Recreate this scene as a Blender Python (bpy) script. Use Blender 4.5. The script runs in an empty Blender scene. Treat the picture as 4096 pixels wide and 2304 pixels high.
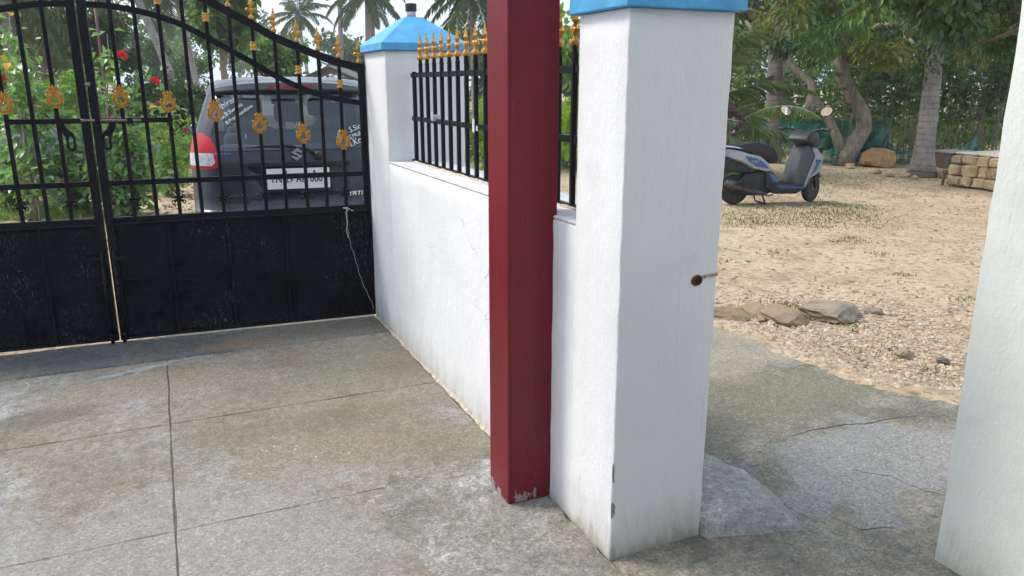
import bpy, bmesh, math, random
import numpy as np
from mathutils import Vector, Matrix

random.seed(7)
RNG = np.random.default_rng(7)
SC = bpy.context.scene
COL = SC.collection
PI = math.pi
R_ = math.radians

# ------------------------------------------------------------------ camera, sky, sun, exposure
FPX = 3105.0                                   # focal length in photo pixels (4096 wide)
_wy = Vector((-1434.0, -813.5, FPX)).normalized()
_up = -Vector((0.0, FPX * FPX / 813.5, FPX)).normalized()
_up = (_up - _wy * _up.dot(_wy)).normalized()
_wx = _wy.cross(_up)
CAMPOS = Vector((0.0, 0.0, 1.6))
AX_R = Vector((_wx[0], _wy[0], _up[0]))        # camera right / down / forward in world axes
AX_D = Vector((_wx[1], _wy[1], _up[1]))
AX_F = Vector((_wx[2], _wy[2], _up[2]))
cam_d = bpy.data.cameras.new('camera')
cam = bpy.data.objects.new('camera', cam_d)
COL.objects.link(cam)
m = Matrix((AX_R, -AX_D, -AX_F)).transposed().to_4x4()
m.translation = CAMPOS
cam.matrix_world = m
cam_d.sensor_width = 36.0
cam_d.lens = 36.0 * FPX / 4096.0
cam_d.clip_start = 0.05
cam_d.clip_end = 2000.0
SC.camera = cam

SUN_TO = Vector((-0.52, 0.40, 0.80)).normalized()
SUN_EL = math.asin(SUN_TO.z)
SUN_AZ = math.atan2(SUN_TO.x, SUN_TO.y)
world = bpy.data.worlds.new('World')
SC.world = world
world.use_nodes = True
wn = world.node_tree
wn.nodes.clear()
w_out = wn.nodes.new('ShaderNodeOutputWorld')
w_bg = wn.nodes.new('ShaderNodeBackground')
w_sky = wn.nodes.new('ShaderNodeTexSky')
w_sky.sky_type = 'NISHITA'
w_sky.sun_disc = False
w_sky.sun_elevation = SUN_EL
w_sky.sun_rotation = SUN_AZ
w_sky.air_density = 1.0
w_sky.dust_density = 4.0
w_sky.ozone_density = 1.0
w_mix = wn.nodes.new('ShaderNodeMixRGB')
w_mix.inputs['Fac'].default_value = 0.55        # thin bright overcast over the clear sky
w_mix.inputs['Color2'].default_value = (11.4, 13.3, 15.8, 1)
wn.links.new(w_sky.outputs[0], w_mix.inputs['Color1'])
wn.links.new(w_mix.outputs[0], w_bg.inputs['Color'])
w_bg.inputs['Strength'].default_value = 0.1
wn.links.new(w_bg.outputs[0], w_out.inputs[0])

sun_d = bpy.data.lights.new('sun', 'SUN')
sun_d.energy = 2.3
sun_d.angle = R_(16)
sun_d.color = (1.0, 0.93, 0.82)
sun = bpy.data.objects.new('sun', sun_d)
COL.objects.link(sun)
sun.rotation_euler = SUN_TO.to_track_quat('Z', 'Y').to_euler()
sun.location = (-6, 6, 12)

vs = SC.view_settings
vs.view_transform = 'Standard'
vs.look = 'None'
vs.gamma = 1.0
vs.exposure = 0.45
vs.use_curve_mapping = False
SC.cycles.max_bounces = 6
SC.cycles.adaptive_threshold = 0.03
SC.cycles.transparent_max_bounces = 16
SC.cycles.use_denoising = True


def at(u, v, zc):
    """world point seen at photo pixel u,v at camera depth zc metres"""
    return CAMPOS + AX_R * ((u - 2048) / FPX * zc) + AX_D * ((v - 1152) / FPX * zc) + AX_F * zc


def gz(u, v, z=0.0):
    d = AX_R * ((u - 2048) / FPX) + AX_D * ((v - 1152) / FPX) + AX_F
    return CAMPOS + d * ((z - CAMPOS.z) / d.z)


# ------------------------------------------------------------------ materials
def mat_base(name):
    mt = bpy.data.materials.new(name)
    mt.use_nodes = True
    nt = mt.node_tree
    b = nt.nodes['Principled BSDF']
    return mt, nt, b


class N:
    """little node-graph helper"""
    def __init__(self, nt):
        self.nt = nt
        self.pos = None

    def new(self, t, **kw):
        n = self.nt.nodes.new(t)
        for k, v in kw.items():
            setattr(n, k, v)
        return n

    def link(self, a, b):
        self.nt.links.new(a, b)

    def position(self, obj=False):
        if obj:
            return self.new('ShaderNodeTexCoord').outputs['Object']
        return self.new('ShaderNodeNewGeometry').outputs['Position']

    def scaled(self, vec, s):
        n = self.new('ShaderNodeVectorMath', operation='MULTIPLY')
        self.link(vec, n.inputs[0])
        n.inputs[1].default_value = s
        return n.outputs[0]

    def noise(self, vec, scale, detail=4, rough=0.55, dist=0.0, out=0):
        n = self.new('ShaderNodeTexNoise')
        self.link(vec, n.inputs['Vector'])
        n.inputs['Scale'].default_value = scale
        n.inputs['Detail'].default_value = detail
        n.inputs['Roughness'].default_value = rough
        n.inputs['Distortion'].default_value = dist
        return n.outputs[out]

    def voronoi(self, vec, scale, feature='F1', rnd=1.0):
        n = self.new('ShaderNodeTexVoronoi', feature=feature)
        self.link(vec, n.inputs['Vector'])
        n.inputs['Scale'].default_value = scale
        n.inputs['Randomness'].default_value = rnd
        return n

    def ramp(self, fac, stops, interp='LINEAR'):
        n = self.new('ShaderNodeValToRGB')
        cr = n.color_ramp
        cr.interpolation = interp
        while len(cr.elements) < len(stops):
            cr.elements.new(0.5)
        for e, (p, c) in zip(cr.elements, stops):
            e.position = p
            e.color = (c[0], c[1], c[2], 1) if hasattr(c, '__len__') else (c, c, c, 1)
        self.link(fac, n.inputs[0])
        return n.outputs[0]

    def mix(self, fac, a, b, blend='MIX'):
        n = self.new('ShaderNodeMixRGB', blend_type=blend)
        for s, x in ((n.inputs[0], fac), (n.inputs[1], a), (n.inputs[2], b)):
            if hasattr(x, 'default_value') or hasattr(x, 'links'):
                self.link(x, s)
            elif hasattr(x, '__len__'):
                s.default_value = (x[0], x[1], x[2], 1)
            else:
                s.default_value = x
        return n.outputs[0]

    def math(self, op, a, b=None, clamp=False):
        n = self.new('ShaderNodeMath', operation=op, use_clamp=clamp)
        for s, x in ((n.inputs[0], a), (n.inputs[1], b)):
            if x is None:
                continue
            if hasattr(x, 'links'):
                self.link(x, s)
            else:
                s.default_value = x
        return n.outputs[0]

    def sep(self, vec):
        n = self.new('ShaderNodeSeparateXYZ')
        self.link(vec, n.inputs[0])
        return n.outputs

    def bump(self, h, strength=0.3, dist=0.01, prev=None):
        n = self.new('ShaderNodeBump')
        n.inputs['Strength'].default_value = strength
        n.inputs['Distance'].default_value = dist
        self.link(h, n.inputs['Height'])
        if prev is not None:
            self.link(prev, n.inputs['Normal'])
        return n.outputs[0]


def mat_simple(name, col, rough=0.6, var=0.12, scale=6.0, bump=0.15, bscale=60.0, metal=0.0, coat=0.0, obj=False, spec=0.5, bdist=0.004):
    mt, nt, b = mat_base(name)
    g = N(nt)
    p = g.position(obj)
    n1 = g.noise(p, scale, 5)
    lo = [c * (1 - var) for c in col]
    hi = [min(1, c * (1 + var)) for c in col]
    g.link(g.ramp(n1, [(0.3, lo), (0.7, hi)]), b.inputs['Base Color'])
    b.inputs['Roughness'].default_value = rough
    b.inputs['Metallic'].default_value = metal
    b.inputs['Specular IOR Level'].default_value = spec
    b.inputs['Coat Weight'].default_value = coat
    b.inputs['Coat Roughness'].default_value = 0.08
    if bump > 0:
        g.link(g.bump(g.noise(p, bscale, 4), bump, bdist), b.inputs['Normal'])
    return mt


def mat_plaster(name, col, grime=(0.30, 0.27, 0.19), strokes=0.5, base_dirt=0.5, speck=0.5, gritty=0.35):
    """rolled emulsion over rough plaster: stipple, smudges, hairline cracks, pinholes, splashed dirt at the foot"""
    mt, nt, b = mat_base(name)
    g = N(nt)
    p = g.position()
    xyz = g.sep(p)
    streak = g.noise(g.scaled(p, (26, 26, 2.2)), 1.0, 5, 0.6)
    broad = g.noise(p, 1.3, 6, 0.6, 0.3)
    fine = g.noise(p, 85, 5, 0.65)
    c = g.ramp(broad, [(0.32, [x * 0.90 for x in col]), (0.5, [x * 0.97 for x in col]), (0.66, col)])
    smudge = g.ramp(g.noise(p, 4.2, 7, 0.72, 0.6), [(0.58, 0.0), (0.78, 0.30)])
    c = g.mix(smudge, c, (0.50, 0.49, 0.46))
    c = g.mix(g.ramp(streak, [(0.58, 0.0), (0.8, 0.20 * strokes)]), c, [x * 0.72 for x in col])
    v = g.voronoi(g.scaled(p, (1, 1, 0.6)), 30)
    holes = g.ramp(v.outputs['Distance'], [(0.02, 1.0), (0.075, 0.0)])
    hm = g.math('MULTIPLY', holes, g.ramp(g.noise(p, 3.0, 3), [(0.50, 0.0), (0.62, speck)]))
    c = g.mix(hm, c, (0.12, 0.11, 0.10))
    # hairline cracks where a broad mask lets them show
    wv = g.new('ShaderNodeVectorMath', operation='ADD')
    nz = g.new('ShaderNodeTexNoise')
    nz.inputs['Scale'].default_value = 5.0
    g.link(p, nz.inputs['Vector'])
    g.link(p, wv.inputs[0])
    g.link(g.scaled(nz.outputs['Color'], (0.16, 0.16, 0.16)), wv.inputs[1])
    ce = g.voronoi(wv.outputs[0], 2.3, 'DISTANCE_TO_EDGE')
    crack = g.math('MULTIPLY', g.ramp(ce.outputs['Distance'], [(0.0, 1.0), (0.006, 0.0)]), g.ramp(g.noise(p, 1.1, 2), [(0.61, 0.0), (0.67, 0.45)]))
    c = g.mix(crack, c, (0.25, 0.24, 0.22))
    # splash-back dirt at the foot of the wall
    h = g.math('ADD', xyz[2], g.math('MULTIPLY', g.math('SUBTRACT', g.noise(g.scaled(p, (11, 11, 3)), 1.0, 6, 0.75), 0.5), 0.40))
    foot = g.ramp(h, [(0.0, base_dirt), (0.05, base_dirt * 0.55), (0.20, 0.0)])
    c = g.mix(foot, c, grime)
    drip = g.ramp(g.noise(g.scaled(p, (38, 38, 1.1)), 1.0, 3, 0.5), [(0.64, 0.0), (0.8, 0.22)])
    c = g.mix(drip, c, (0.42, 0.37, 0.29))
    g.link(c, b.inputs['Base Color'])
    b.inputs['Roughness'].default_value = 0.72
    b.inputs['Specular IOR Level'].default_value = 0.25
    br = g.noise(g.scaled(p, (90, 90, 26)), 1.0, 4, 0.6)
    hgt = g.math('ADD', g.math('MULTIPLY', br, 0.8), g.math('MULTIPLY', fine, gritty))
    hgt = g.math('SUBTRACT', hgt, g.math('ADD', g.math('MULTIPLY', holes, 0.25), crack))
    big = g.noise(p, 6, 4)
    g.link(g.bump(g.math('ADD', hgt, g.math('MULTIPLY', big, 1.8)), 0.5, 0.006), b.inputs['Normal'])
    return mt


def mat_concrete(name, cols, scale=0.9, grit=0.5, moss=0.3, specks=0.5, rough=0.85, seed=0.0, damp=0.3, zones=()):
    """weathered cement floor: sharp-edged blotches, exposed grit, moss film, pale specks"""
    mt, nt, b = mat_base(name)
    g = N(nt)
    p0 = g.position()
    off = g.new('ShaderNodeVectorMath', operation='ADD')
    g.link(p0, off.inputs[0])
    off.inputs[1].default_value = (seed, seed * 1.7, 0)
    p = off.outputs[0]
    n1 = g.noise(p, scale, 9, 0.66, 0.5)
    n2 = g.noise(p, scale * 3.1, 9, 0.76, 0.7)
    n3 = g.noise(p, 17, 6, 0.75)
    fine = g.noise(p, 130, 3, 0.7)
    c = g.ramp(n1, [(0.38, cols[0]), (0.47, cols[1]), (0.53, cols[1]), (0.60, cols[2])])
    c = g.mix(g.ramp(n2, [(0.49, 0.0), (0.58, 0.8)]), c, cols[3])
    c = g.mix(g.ramp(n3, [(0.42, 0.55), (0.52, 0.0)]), c, [x * 0.55 for x in cols[1]])
    c = g.mix(g.ramp(g.noise(p, 2.1, 8, 0.75, 0.5), [(0.54, 0.0), (0.64, moss)]), c, (0.12, 0.115, 0.055))
    c = g.mix(g.ramp(g.noise(g.scaled(p, (1, 3.0, 1)), 1.5, 9, 0.78), [(0.55, 0.0), (0.63, damp)]), c, (0.085, 0.083, 0.078))
    c = g.mix(g.ramp(g.noise(g.scaled(p, (1.7, 1, 1)), 2.6, 9, 0.8), [(0.58, 0.0), (0.66, 0.55)]), c, [min(0.6, x * 1.45) for x in cols[2]])
    # stains and skim coats with ragged outlines: (centre, radii, colour, strength, edge raggedness)
    for (cx_, cy_), (rx_, ry_), zc_, st_, rg_ in zones:
        sb_ = g.new('ShaderNodeVectorMath', operation='SUBTRACT')
        g.link(p0, sb_.inputs[0])
        sb_.inputs[1].default_value = (cx_, cy_, 0)
        q_ = g.sep(g.scaled(sb_.outputs[0], (1 / rx_, 1 / ry_, 0)))
        r_ = g.math('SQRT', g.math('ADD', g.math('MULTIPLY', q_[0], q_[0]), g.math('MULTIPLY', q_[1], q_[1])))
        r_ = g.math('ADD', r_, g.math('MULTIPLY', g.math('SUBTRACT', g.noise(p, 3.2, 8, 0.72, 0.4), 0.5), rg_))
        c = g.mix(g.ramp(r_, [(0.72, st_), (1.0, 0.0)]), c, g.mix(0.5, zc_, g.mix(1.0, zc_, g.ramp(n2, [(0.35, 0.7), (0.65, 1.3)]), 'MULTIPLY')))
    cell = g.voronoi(p, 105)
    gr = g.ramp(g.sep(cell.outputs['Color'])[0], [(0.0, 0.55), (0.35, 0.92), (0.75, 1.08), (1.0, 1.6)])
    c = g.mix(grit, c, g.mix(1.0, c, gr, 'MULTIPLY'))
    gr2 = g.ramp(fine, [(0.32, 0.55), (0.5, 1.0), (0.70, 1.35)])
    c = g.mix(grit, c, g.mix(1.0, c, gr2, 'MULTIPLY'))
    v = g.voronoi(p, 17)
    sp = g.ramp(v.outputs['Distance'], [(0.05, 1.0), (0.12, 0.0)])
    spm = g.math('MULTIPLY', sp, g.ramp(g.noise(p, 1.7, 2), [(0.58, 0.0), (0.64, specks)]))
    c = g.mix(spm, c, (0.72, 0.70, 0.66))
    v2 = g.voronoi(p, 37)
    pit = g.ramp(v2.outputs['Distance'], [(0.06, 0.9), (0.20, 0.0)])
    c = g.mix(g.math('MULTIPLY', pit, g.ramp(n3, [(0.46, 0.0), (0.58, 0.9)])), c, (0.07, 0.065, 0.055))
    g.link(c, b.inputs['Base Color'])
    b.inputs['Roughness'].default_value = rough
    b.inputs['Specular IOR Level'].default_value = 0.3
    hgt = g.math('ADD', g.math('MULTIPLY', fine, 0.7), g.math('MULTIPLY', n3, 1.2))
    hgt = g.math('ADD', hgt, g.math('MULTIPLY', n2, 2.0))
    g.link(g.bump(hgt, 0.85, 0.008), b.inputs['Normal'])
    return mt


def mat_gate(name, scuff=0.0):
    """black enamel on steel; rubbed grey flecks where paint is chalking"""
    mt, nt, b = mat_base(name)
    g = N(nt)
    p = g.position()
    c = g.ramp(g.noise(p, 9, 4), [(0.3, (0.004, 0.0048, 0.0075)), (0.7, (0.008, 0.009, 0.013))])
    rough = 0.42
    if scuff > 0:
        fl = g.noise(g.scaled(p, (120, 120, 42)), 1.0, 3, 0.6)
        zone = g.ramp(g.noise(g.scaled(p, (2.6, 2.6, 1.9)), 1.0, 3, 0.6), [(0.50, 0.0), (0.70, 1.0)])
        xyz = g.sep(p)
        low = g.ramp(xyz[2], [(0.0, 0.6), (0.12, 0.0)])
        mk = g.math('MULTIPLY', g.ramp(fl, [(0.575, 0.0), (0.65, 0.95)]), g.math('ADD', zone, low, clamp=True))
        c = g.mix(g.math('MULTIPLY', mk, scuff), c, (0.15, 0.155, 0.18))
        haze = g.ramp(g.noise(p, 3.5, 5, 0.7), [(0.4, 0.0), (0.75, 0.3)])
        c = g.mix(haze, c, (0.015, 0.017, 0.023))
        rough = 0.7
    else:
        fl = g.noise(p, 55, 3, 0.6)
        c = g.mix(g.ramp(fl, [(0.68, 0.0), (0.78, 0.35)]), c, (0.08, 0.08, 0.09))
    g.link(c, b.inputs['Base Color'])
    b.inputs['Roughness'].default_value = rough
    b.inputs['Specular IOR Level'].default_value = 0.10 if scuff > 0 else 0.18
    g.link(g.bump(g.noise(p, 34, 4, 0.6), 0.25, 0.004), b.inputs['Normal'])
    return mt


def mat_red(name):
    """maroon enamel column: drips, dust specks, flaked paint at the foot"""
    mt, nt, b = mat_base(name)
    g = N(nt)
    p = g.position()
    xyz = g.sep(p)
    c = g.ramp(g.noise(p, 3.0, 5), [(0.3, (0.145, 0.0095, 0.016)), (0.7, (0.178, 0.013, 0.022))])
    c = g.mix(g.ramp(g.noise(p, 2.2, 7, 0.7, 0.4), [(0.45, 0.0), (0.7, 0.5)]), c, (0.115, 0.018, 0.024))
    st = g.noise(g.scaled(p, (45, 45, 1.6)), 1.0, 4, 0.6)
    c = g.mix(g.ramp(st, [(0.5, 0.0), (0.75, 0.35)]), c, (0.17, 0.032, 0.038))
    v = g.voronoi(p, 26)
    sp = g.ramp(v.outputs['Distance'], [(0.02, 1.0), (0.045, 0.0)])
    c = g.mix(g.math('MULTIPLY', sp, g.ramp(g.noise(p, 5, 2), [(0.5, 0.0), (0.6, 0.7)])), c, (0.55, 0.38, 0.36))
    h = g.math('ADD', xyz[2], g.math('MULTIPLY', g.math('SUBTRACT', g.noise(g.scaled(p, (24, 24, 12)), 1.0, 4, 0.65), 0.5), 0.34))
    chip = g.ramp(h, [(0.0, 1.0), (0.010, 0.9), (0.017, 0.0)])
    c = g.mix(chip, c, (0.30, 0.27, 0.25))
    sc = g.noise(g.scaled(p, (80, 80, 14)), 1.0, 2, 0.5)
    c = g.mix(g.ramp(sc, [(0.70, 0.0), (0.76, 0.4)]), c, (0.28, 0.10, 0.10))
    g.link(c, b.inputs['Base Color'])
    b.inputs['Roughness'].default_value = 0.45
    b.inputs['Specular IOR Level'].default_value = 0.28
    g.link(g.bump(g.math('ADD', g.noise(p, 60, 4), g.math('MULTIPLY', g.noise(g.scaled(p, (8, 8, 1)), 1.0, 3), 2.5)), 0.16, 0.003), b.inputs['Normal'])
    return mt


def mat_ground(name):
    """trodden sandy yard, thin grass film, darker litter under the trees"""
    mt, nt, b = mat_base(name)
    g = N(nt)
    p = g.position()
    n1 = g.noise(p, 0.35, 6, 0.6, 0.3)
    n2 = g.noise(p, 2.4, 7, 0.7, 0.4)
    n3 = g.noise(p, 19, 5, 0.7)
    fine = g.noise(p, 110, 4, 0.75)
    c = g.ramp(n2, [(0.3, (0.32, 0.245, 0.165)), (0.47, (0.52, 0.41, 0.285)), (0.7, (0.66, 0.525, 0.38))])
    c = g.mix(g.ramp(n1, [(0.42, 0.0), (0.62, 0.5)]), c, (0.55, 0.425, 0.28))
    c = g.mix(g.ramp(g.noise(p, 1.1, 9, 0.78, 0.4), [(0.54, 0.0), (0.62, 0.45)]), c, (0.30, 0.235, 0.15))
    c = g.mix(g.ramp(n3, [(0.38, 0.7), (0.50, 0.0)]), c, (0.165, 0.125, 0.08))
    gr = g.ramp(fine, [(0.28, 0.5), (0.5, 1.0), (0.75, 1.35)])
    c = g.mix(0.8, c, g.mix(1.0, c, gr, 'MULTIPLY'))
    v = g.voronoi(p, 24)
    peb = g.ramp(v.outputs['Distance'], [(0.10, 1.0), (0.22, 0.0)])
    c = g.mix(g.math('MULTIPLY', peb, g.ramp(n2, [(0.45, 0.0), (0.62, 0.7)])), c, (0.30, 0.26, 0.21))
    # thin grass in patches, more of it farther out
    xyz = g.sep(p)
    gm = g.ramp(g.noise(g.scaled(p, (0.8, 1.0, 1)), 0.75, 6, 0.7, 0.5), [(0.50, 0.0), (0.66, 0.62)])
    far = g.ramp(g.math('MULTIPLY', g.math('SUBTRACT', xyz[1], 6.0), 0.12), [(0.0, 0.0), (0.35, 0.6), (1.0, 1.0)])
    c = g.mix(g.math('MULTIPLY', gm, far), c, (0.17, 0.18, 0.06))
    g.link(c, b.inputs['Base Color'])
    b.inputs['Roughness'].default_value = 0.95
    b.inputs['Specular IOR Level'].default_value = 0.15
    hgt = g.math('ADD', g.math('MULTIPLY', n3, 1.2), g.math('MULTIPLY', fine, 0.6))
    g.link(g.bump(hgt, 0.8, 0.02), b.inputs['Normal'])
    return mt


def mat_leaf(name, cols, trans=0.35, rough=0.5, gloss=0.3):
    """leaf with its own random tint (face attribute 'rnd'), some light passing through"""
    mt, nt, b = mat_base(name)
    g = N(nt)
    a = g.new('ShaderNodeAttribute', attribute_name='rnd')
    oi = g.new('ShaderNodeObjectInfo')
    f = g.math('FRACT', g.math('ADD', a.outputs['Fac'], g.math('MULTIPLY', oi.outputs['Random'], 0.97)))
    k = len(cols)
    c = g.ramp(f, [(i / max(1, k - 1), col) for i, col in enumerate(cols)])
    g.link(c, b.inputs['Base Color'])
    b.inputs['Roughness'].default_value = rough
    b.inputs['Specular IOR Level'].default_value = gloss
    tr = g.new('ShaderNodeBsdfTranslucent')
    g.link(g.mix(1.0, c, (1.25, 1.35, 0.7), 'MULTIPLY'), tr.inputs['Color'])
    ms = g.new('ShaderNodeMixShader')
    ms.inputs[0].default_value = trans
    g.link(b.outputs[0], ms.inputs[1])
    g.link(tr.outputs[0], ms.inputs[2])
    g.link(ms.outputs[0], nt.nodes['Material Output'].inputs[0])
    return mt


def mat_bark(name, c0, c1, rings=0.0, scale=10.0):
    mt, nt, b = mat_base(name)
    g = N(nt)
    p = g.position(True)
    xyz = g.sep(p)
    n = g.noise(g.scaled(p, (1, 1, 0.35)), scale, 6, 0.7)
    c = g.ramp(n, [(0.3, c0), (0.7, c1)])
    h = n
    if rings > 0:
        w = g.math('ADD', xyz[2], g.math('MULTIPLY', g.noise(p, 4, 4), 0.13))
        s = g.math('FRACT', g.math('MULTIPLY', w, rings))
        ring = g.math('MULTIPLY', g.ramp(s, [(0.0, 0.5), (0.30, 0.0), (0.8, 0.0), (1.0, 0.5)]), g.ramp(g.noise(p, 11, 4), [(0.35, 0.15), (0.65, 1.0)]))
        c = g.mix(ring, c, [x * 0.45 for x in c0])
        v = g.voronoi(p, 9)
        sp = g.ramp(v.outputs['Distance'], [(0.1, 0.8), (0.25, 0.0)])
        c = g.mix(g.math('MULTIPLY', sp, g.ramp(n, [(0.45, 0.0), (0.6, 0.8)])), c, (0.035, 0.03, 0.025))
        h = g.math('SUBTRACT', n, ring)
    g.link(c, b.inputs['Base Color'])
    b.inputs['Roughness'].default_value = 0.9
    b.inputs['Specular IOR Level'].default_value = 0.15
    g.link(g.bump(h, 0.7, 0.03), b.inputs['Normal'])
    return mt


M = {}
M['wall_white'] = mat_plaster('white_wall_paint', (0.80, 0.805, 0.82), base_dirt=0.5)
M['pillar_white'] = mat_plaster('white_pillar_paint', (0.78, 0.785, 0.80), base_dirt=0.7, speck=0.35, gritty=0.5)
M['house_white'] = mat_plaster('pale_green_white_paint', (0.79, 0.81, 0.745), strokes=0.8, speck=0.2, gritty=0.6)
M['ledge'] = mat_simple('weathered_ledge', (0.60, 0.58, 0.60), 0.85, 0.3, 22, 0.5, 70)
M['cap_blue'] = mat_simple('sky_blue_paint', (0.075, 0.345, 0.62), 0.6, 0.22, 7, 0.6, 38, bdist=0.008)
M['red'] = mat_red('maroon_enamel')
M['gate'] = mat_gate('black_enamel')
M['gate_panel'] = mat_gate('black_enamel_scuffed', 0.8)
def mat_gold():
    """hand-brushed gold paint: uneven, darker in the hollows, each piece its own shade"""
    mt, nt, b = mat_base('gold_paint')
    g = N(nt)
    p = g.position()
    oi = g.new('ShaderNodeObjectInfo')
    c = g.ramp(g.noise(p, 95, 4, 0.7), [(0.34, (0.26, 0.105, 0.012)), (0.48, (0.52, 0.245, 0.03)), (0.66, (0.72, 0.39, 0.07))])
    c = g.mix(g.math('MULTIPLY', oi.outputs['Random'], 0.35), c, (0.42, 0.19, 0.03))
    c = g.mix(g.ramp(g.noise(p, 210, 3, 0.6), [(0.60, 0.0), (0.70, 0.6)]), c, (0.10, 0.05, 0.02))
    g.link(c, b.inputs['Base Color'])
    b.inputs['Metallic'].default_value = 0.4
    b.inputs['Roughness'].default_value = 0.38
    g.link(g.bump(g.noise(p, 160, 3), 0.4, 0.003), b.inputs['Normal'])
    return mt


M['gold'] = mat_gold()
M['steel'] = mat_simple('bare_steel', (0.20, 0.16, 0.14), 0.4, 0.3, 40, 0.2, 90, metal=0.8)
M['floor'] = mat_concrete('driveway_cement', [(0.215, 0.172, 0.128), (0.275, 0.245, 0.20), (0.345, 0.34, 0.33), (0.225, 0.205, 0.165)], grit=0.5, specks=0.9, damp=0.2, zones=[((-0.30, 2.55), (1.15, 0.72), (0.325, 0.318, 0.305), 0.55, 2.0), ((0.95, 3.95), (0.55, 1.0), (0.215, 0.205, 0.155), 0.45, 2.0), ((0.50, 3.22), (0.42, 0.22), (0.265, 0.205, 0.15), 0.4, 2.2), ((-0.62, 4.22), (0.30, 0.14), (0.11, 0.10, 0.08), 0.5, 2.2), ((0.45, 3.62), (0.7, 0.14), (0.17, 0.155, 0.11), 0.45, 1.8), ((-0.2, 4.45), (0.6, 0.25), (0.30, 0.24, 0.185), 0.5, 1.6)])
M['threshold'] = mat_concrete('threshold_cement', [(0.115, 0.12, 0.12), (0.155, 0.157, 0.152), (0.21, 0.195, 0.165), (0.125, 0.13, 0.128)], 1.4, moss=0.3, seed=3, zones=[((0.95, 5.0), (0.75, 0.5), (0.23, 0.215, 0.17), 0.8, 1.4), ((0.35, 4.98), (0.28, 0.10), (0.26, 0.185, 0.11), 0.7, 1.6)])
M['patch'] = mat_concrete('patch_cement', [(0.24, 0.225, 0.195), (0.31, 0.295, 0.265), (0.42, 0.412, 0.395), (0.225, 0.21, 0.165)], 2.4, moss=0.5, grit=0.6, seed=9, damp=0.45)
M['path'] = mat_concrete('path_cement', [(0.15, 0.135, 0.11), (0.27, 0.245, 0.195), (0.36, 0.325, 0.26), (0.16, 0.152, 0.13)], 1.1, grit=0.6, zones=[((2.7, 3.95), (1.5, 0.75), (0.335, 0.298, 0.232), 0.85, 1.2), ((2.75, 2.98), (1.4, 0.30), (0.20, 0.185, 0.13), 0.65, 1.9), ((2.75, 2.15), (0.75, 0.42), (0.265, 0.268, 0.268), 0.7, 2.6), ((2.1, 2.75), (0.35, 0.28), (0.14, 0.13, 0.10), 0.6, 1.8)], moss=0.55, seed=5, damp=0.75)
M['mound'] = mat_concrete('mound_cement', [(0.25, 0.25, 0.24), (0.33, 0.33, 0.315), (0.50, 0.49, 0.47), (0.25, 0.245, 0.23)], 2.0, moss=0.2, seed=2, grit=0.4)
M['fillet'] = mat_simple('cream_mortar', (0.46, 0.41, 0.31), 0.9, 0.45, 40, 0.6, 90)
M['smear'] = mat_simple('pale_cement_smear', (0.26, 0.29, 0.285), 0.9, 0.25, 30, 0.5, 90)
M['ground'] = mat_ground('sandy_yard')
M['black_plastic'] = mat_simple('black_plastic', (0.018, 0.018, 0.02), 0.45, 0.2, 8, 0.1, 80)


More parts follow.
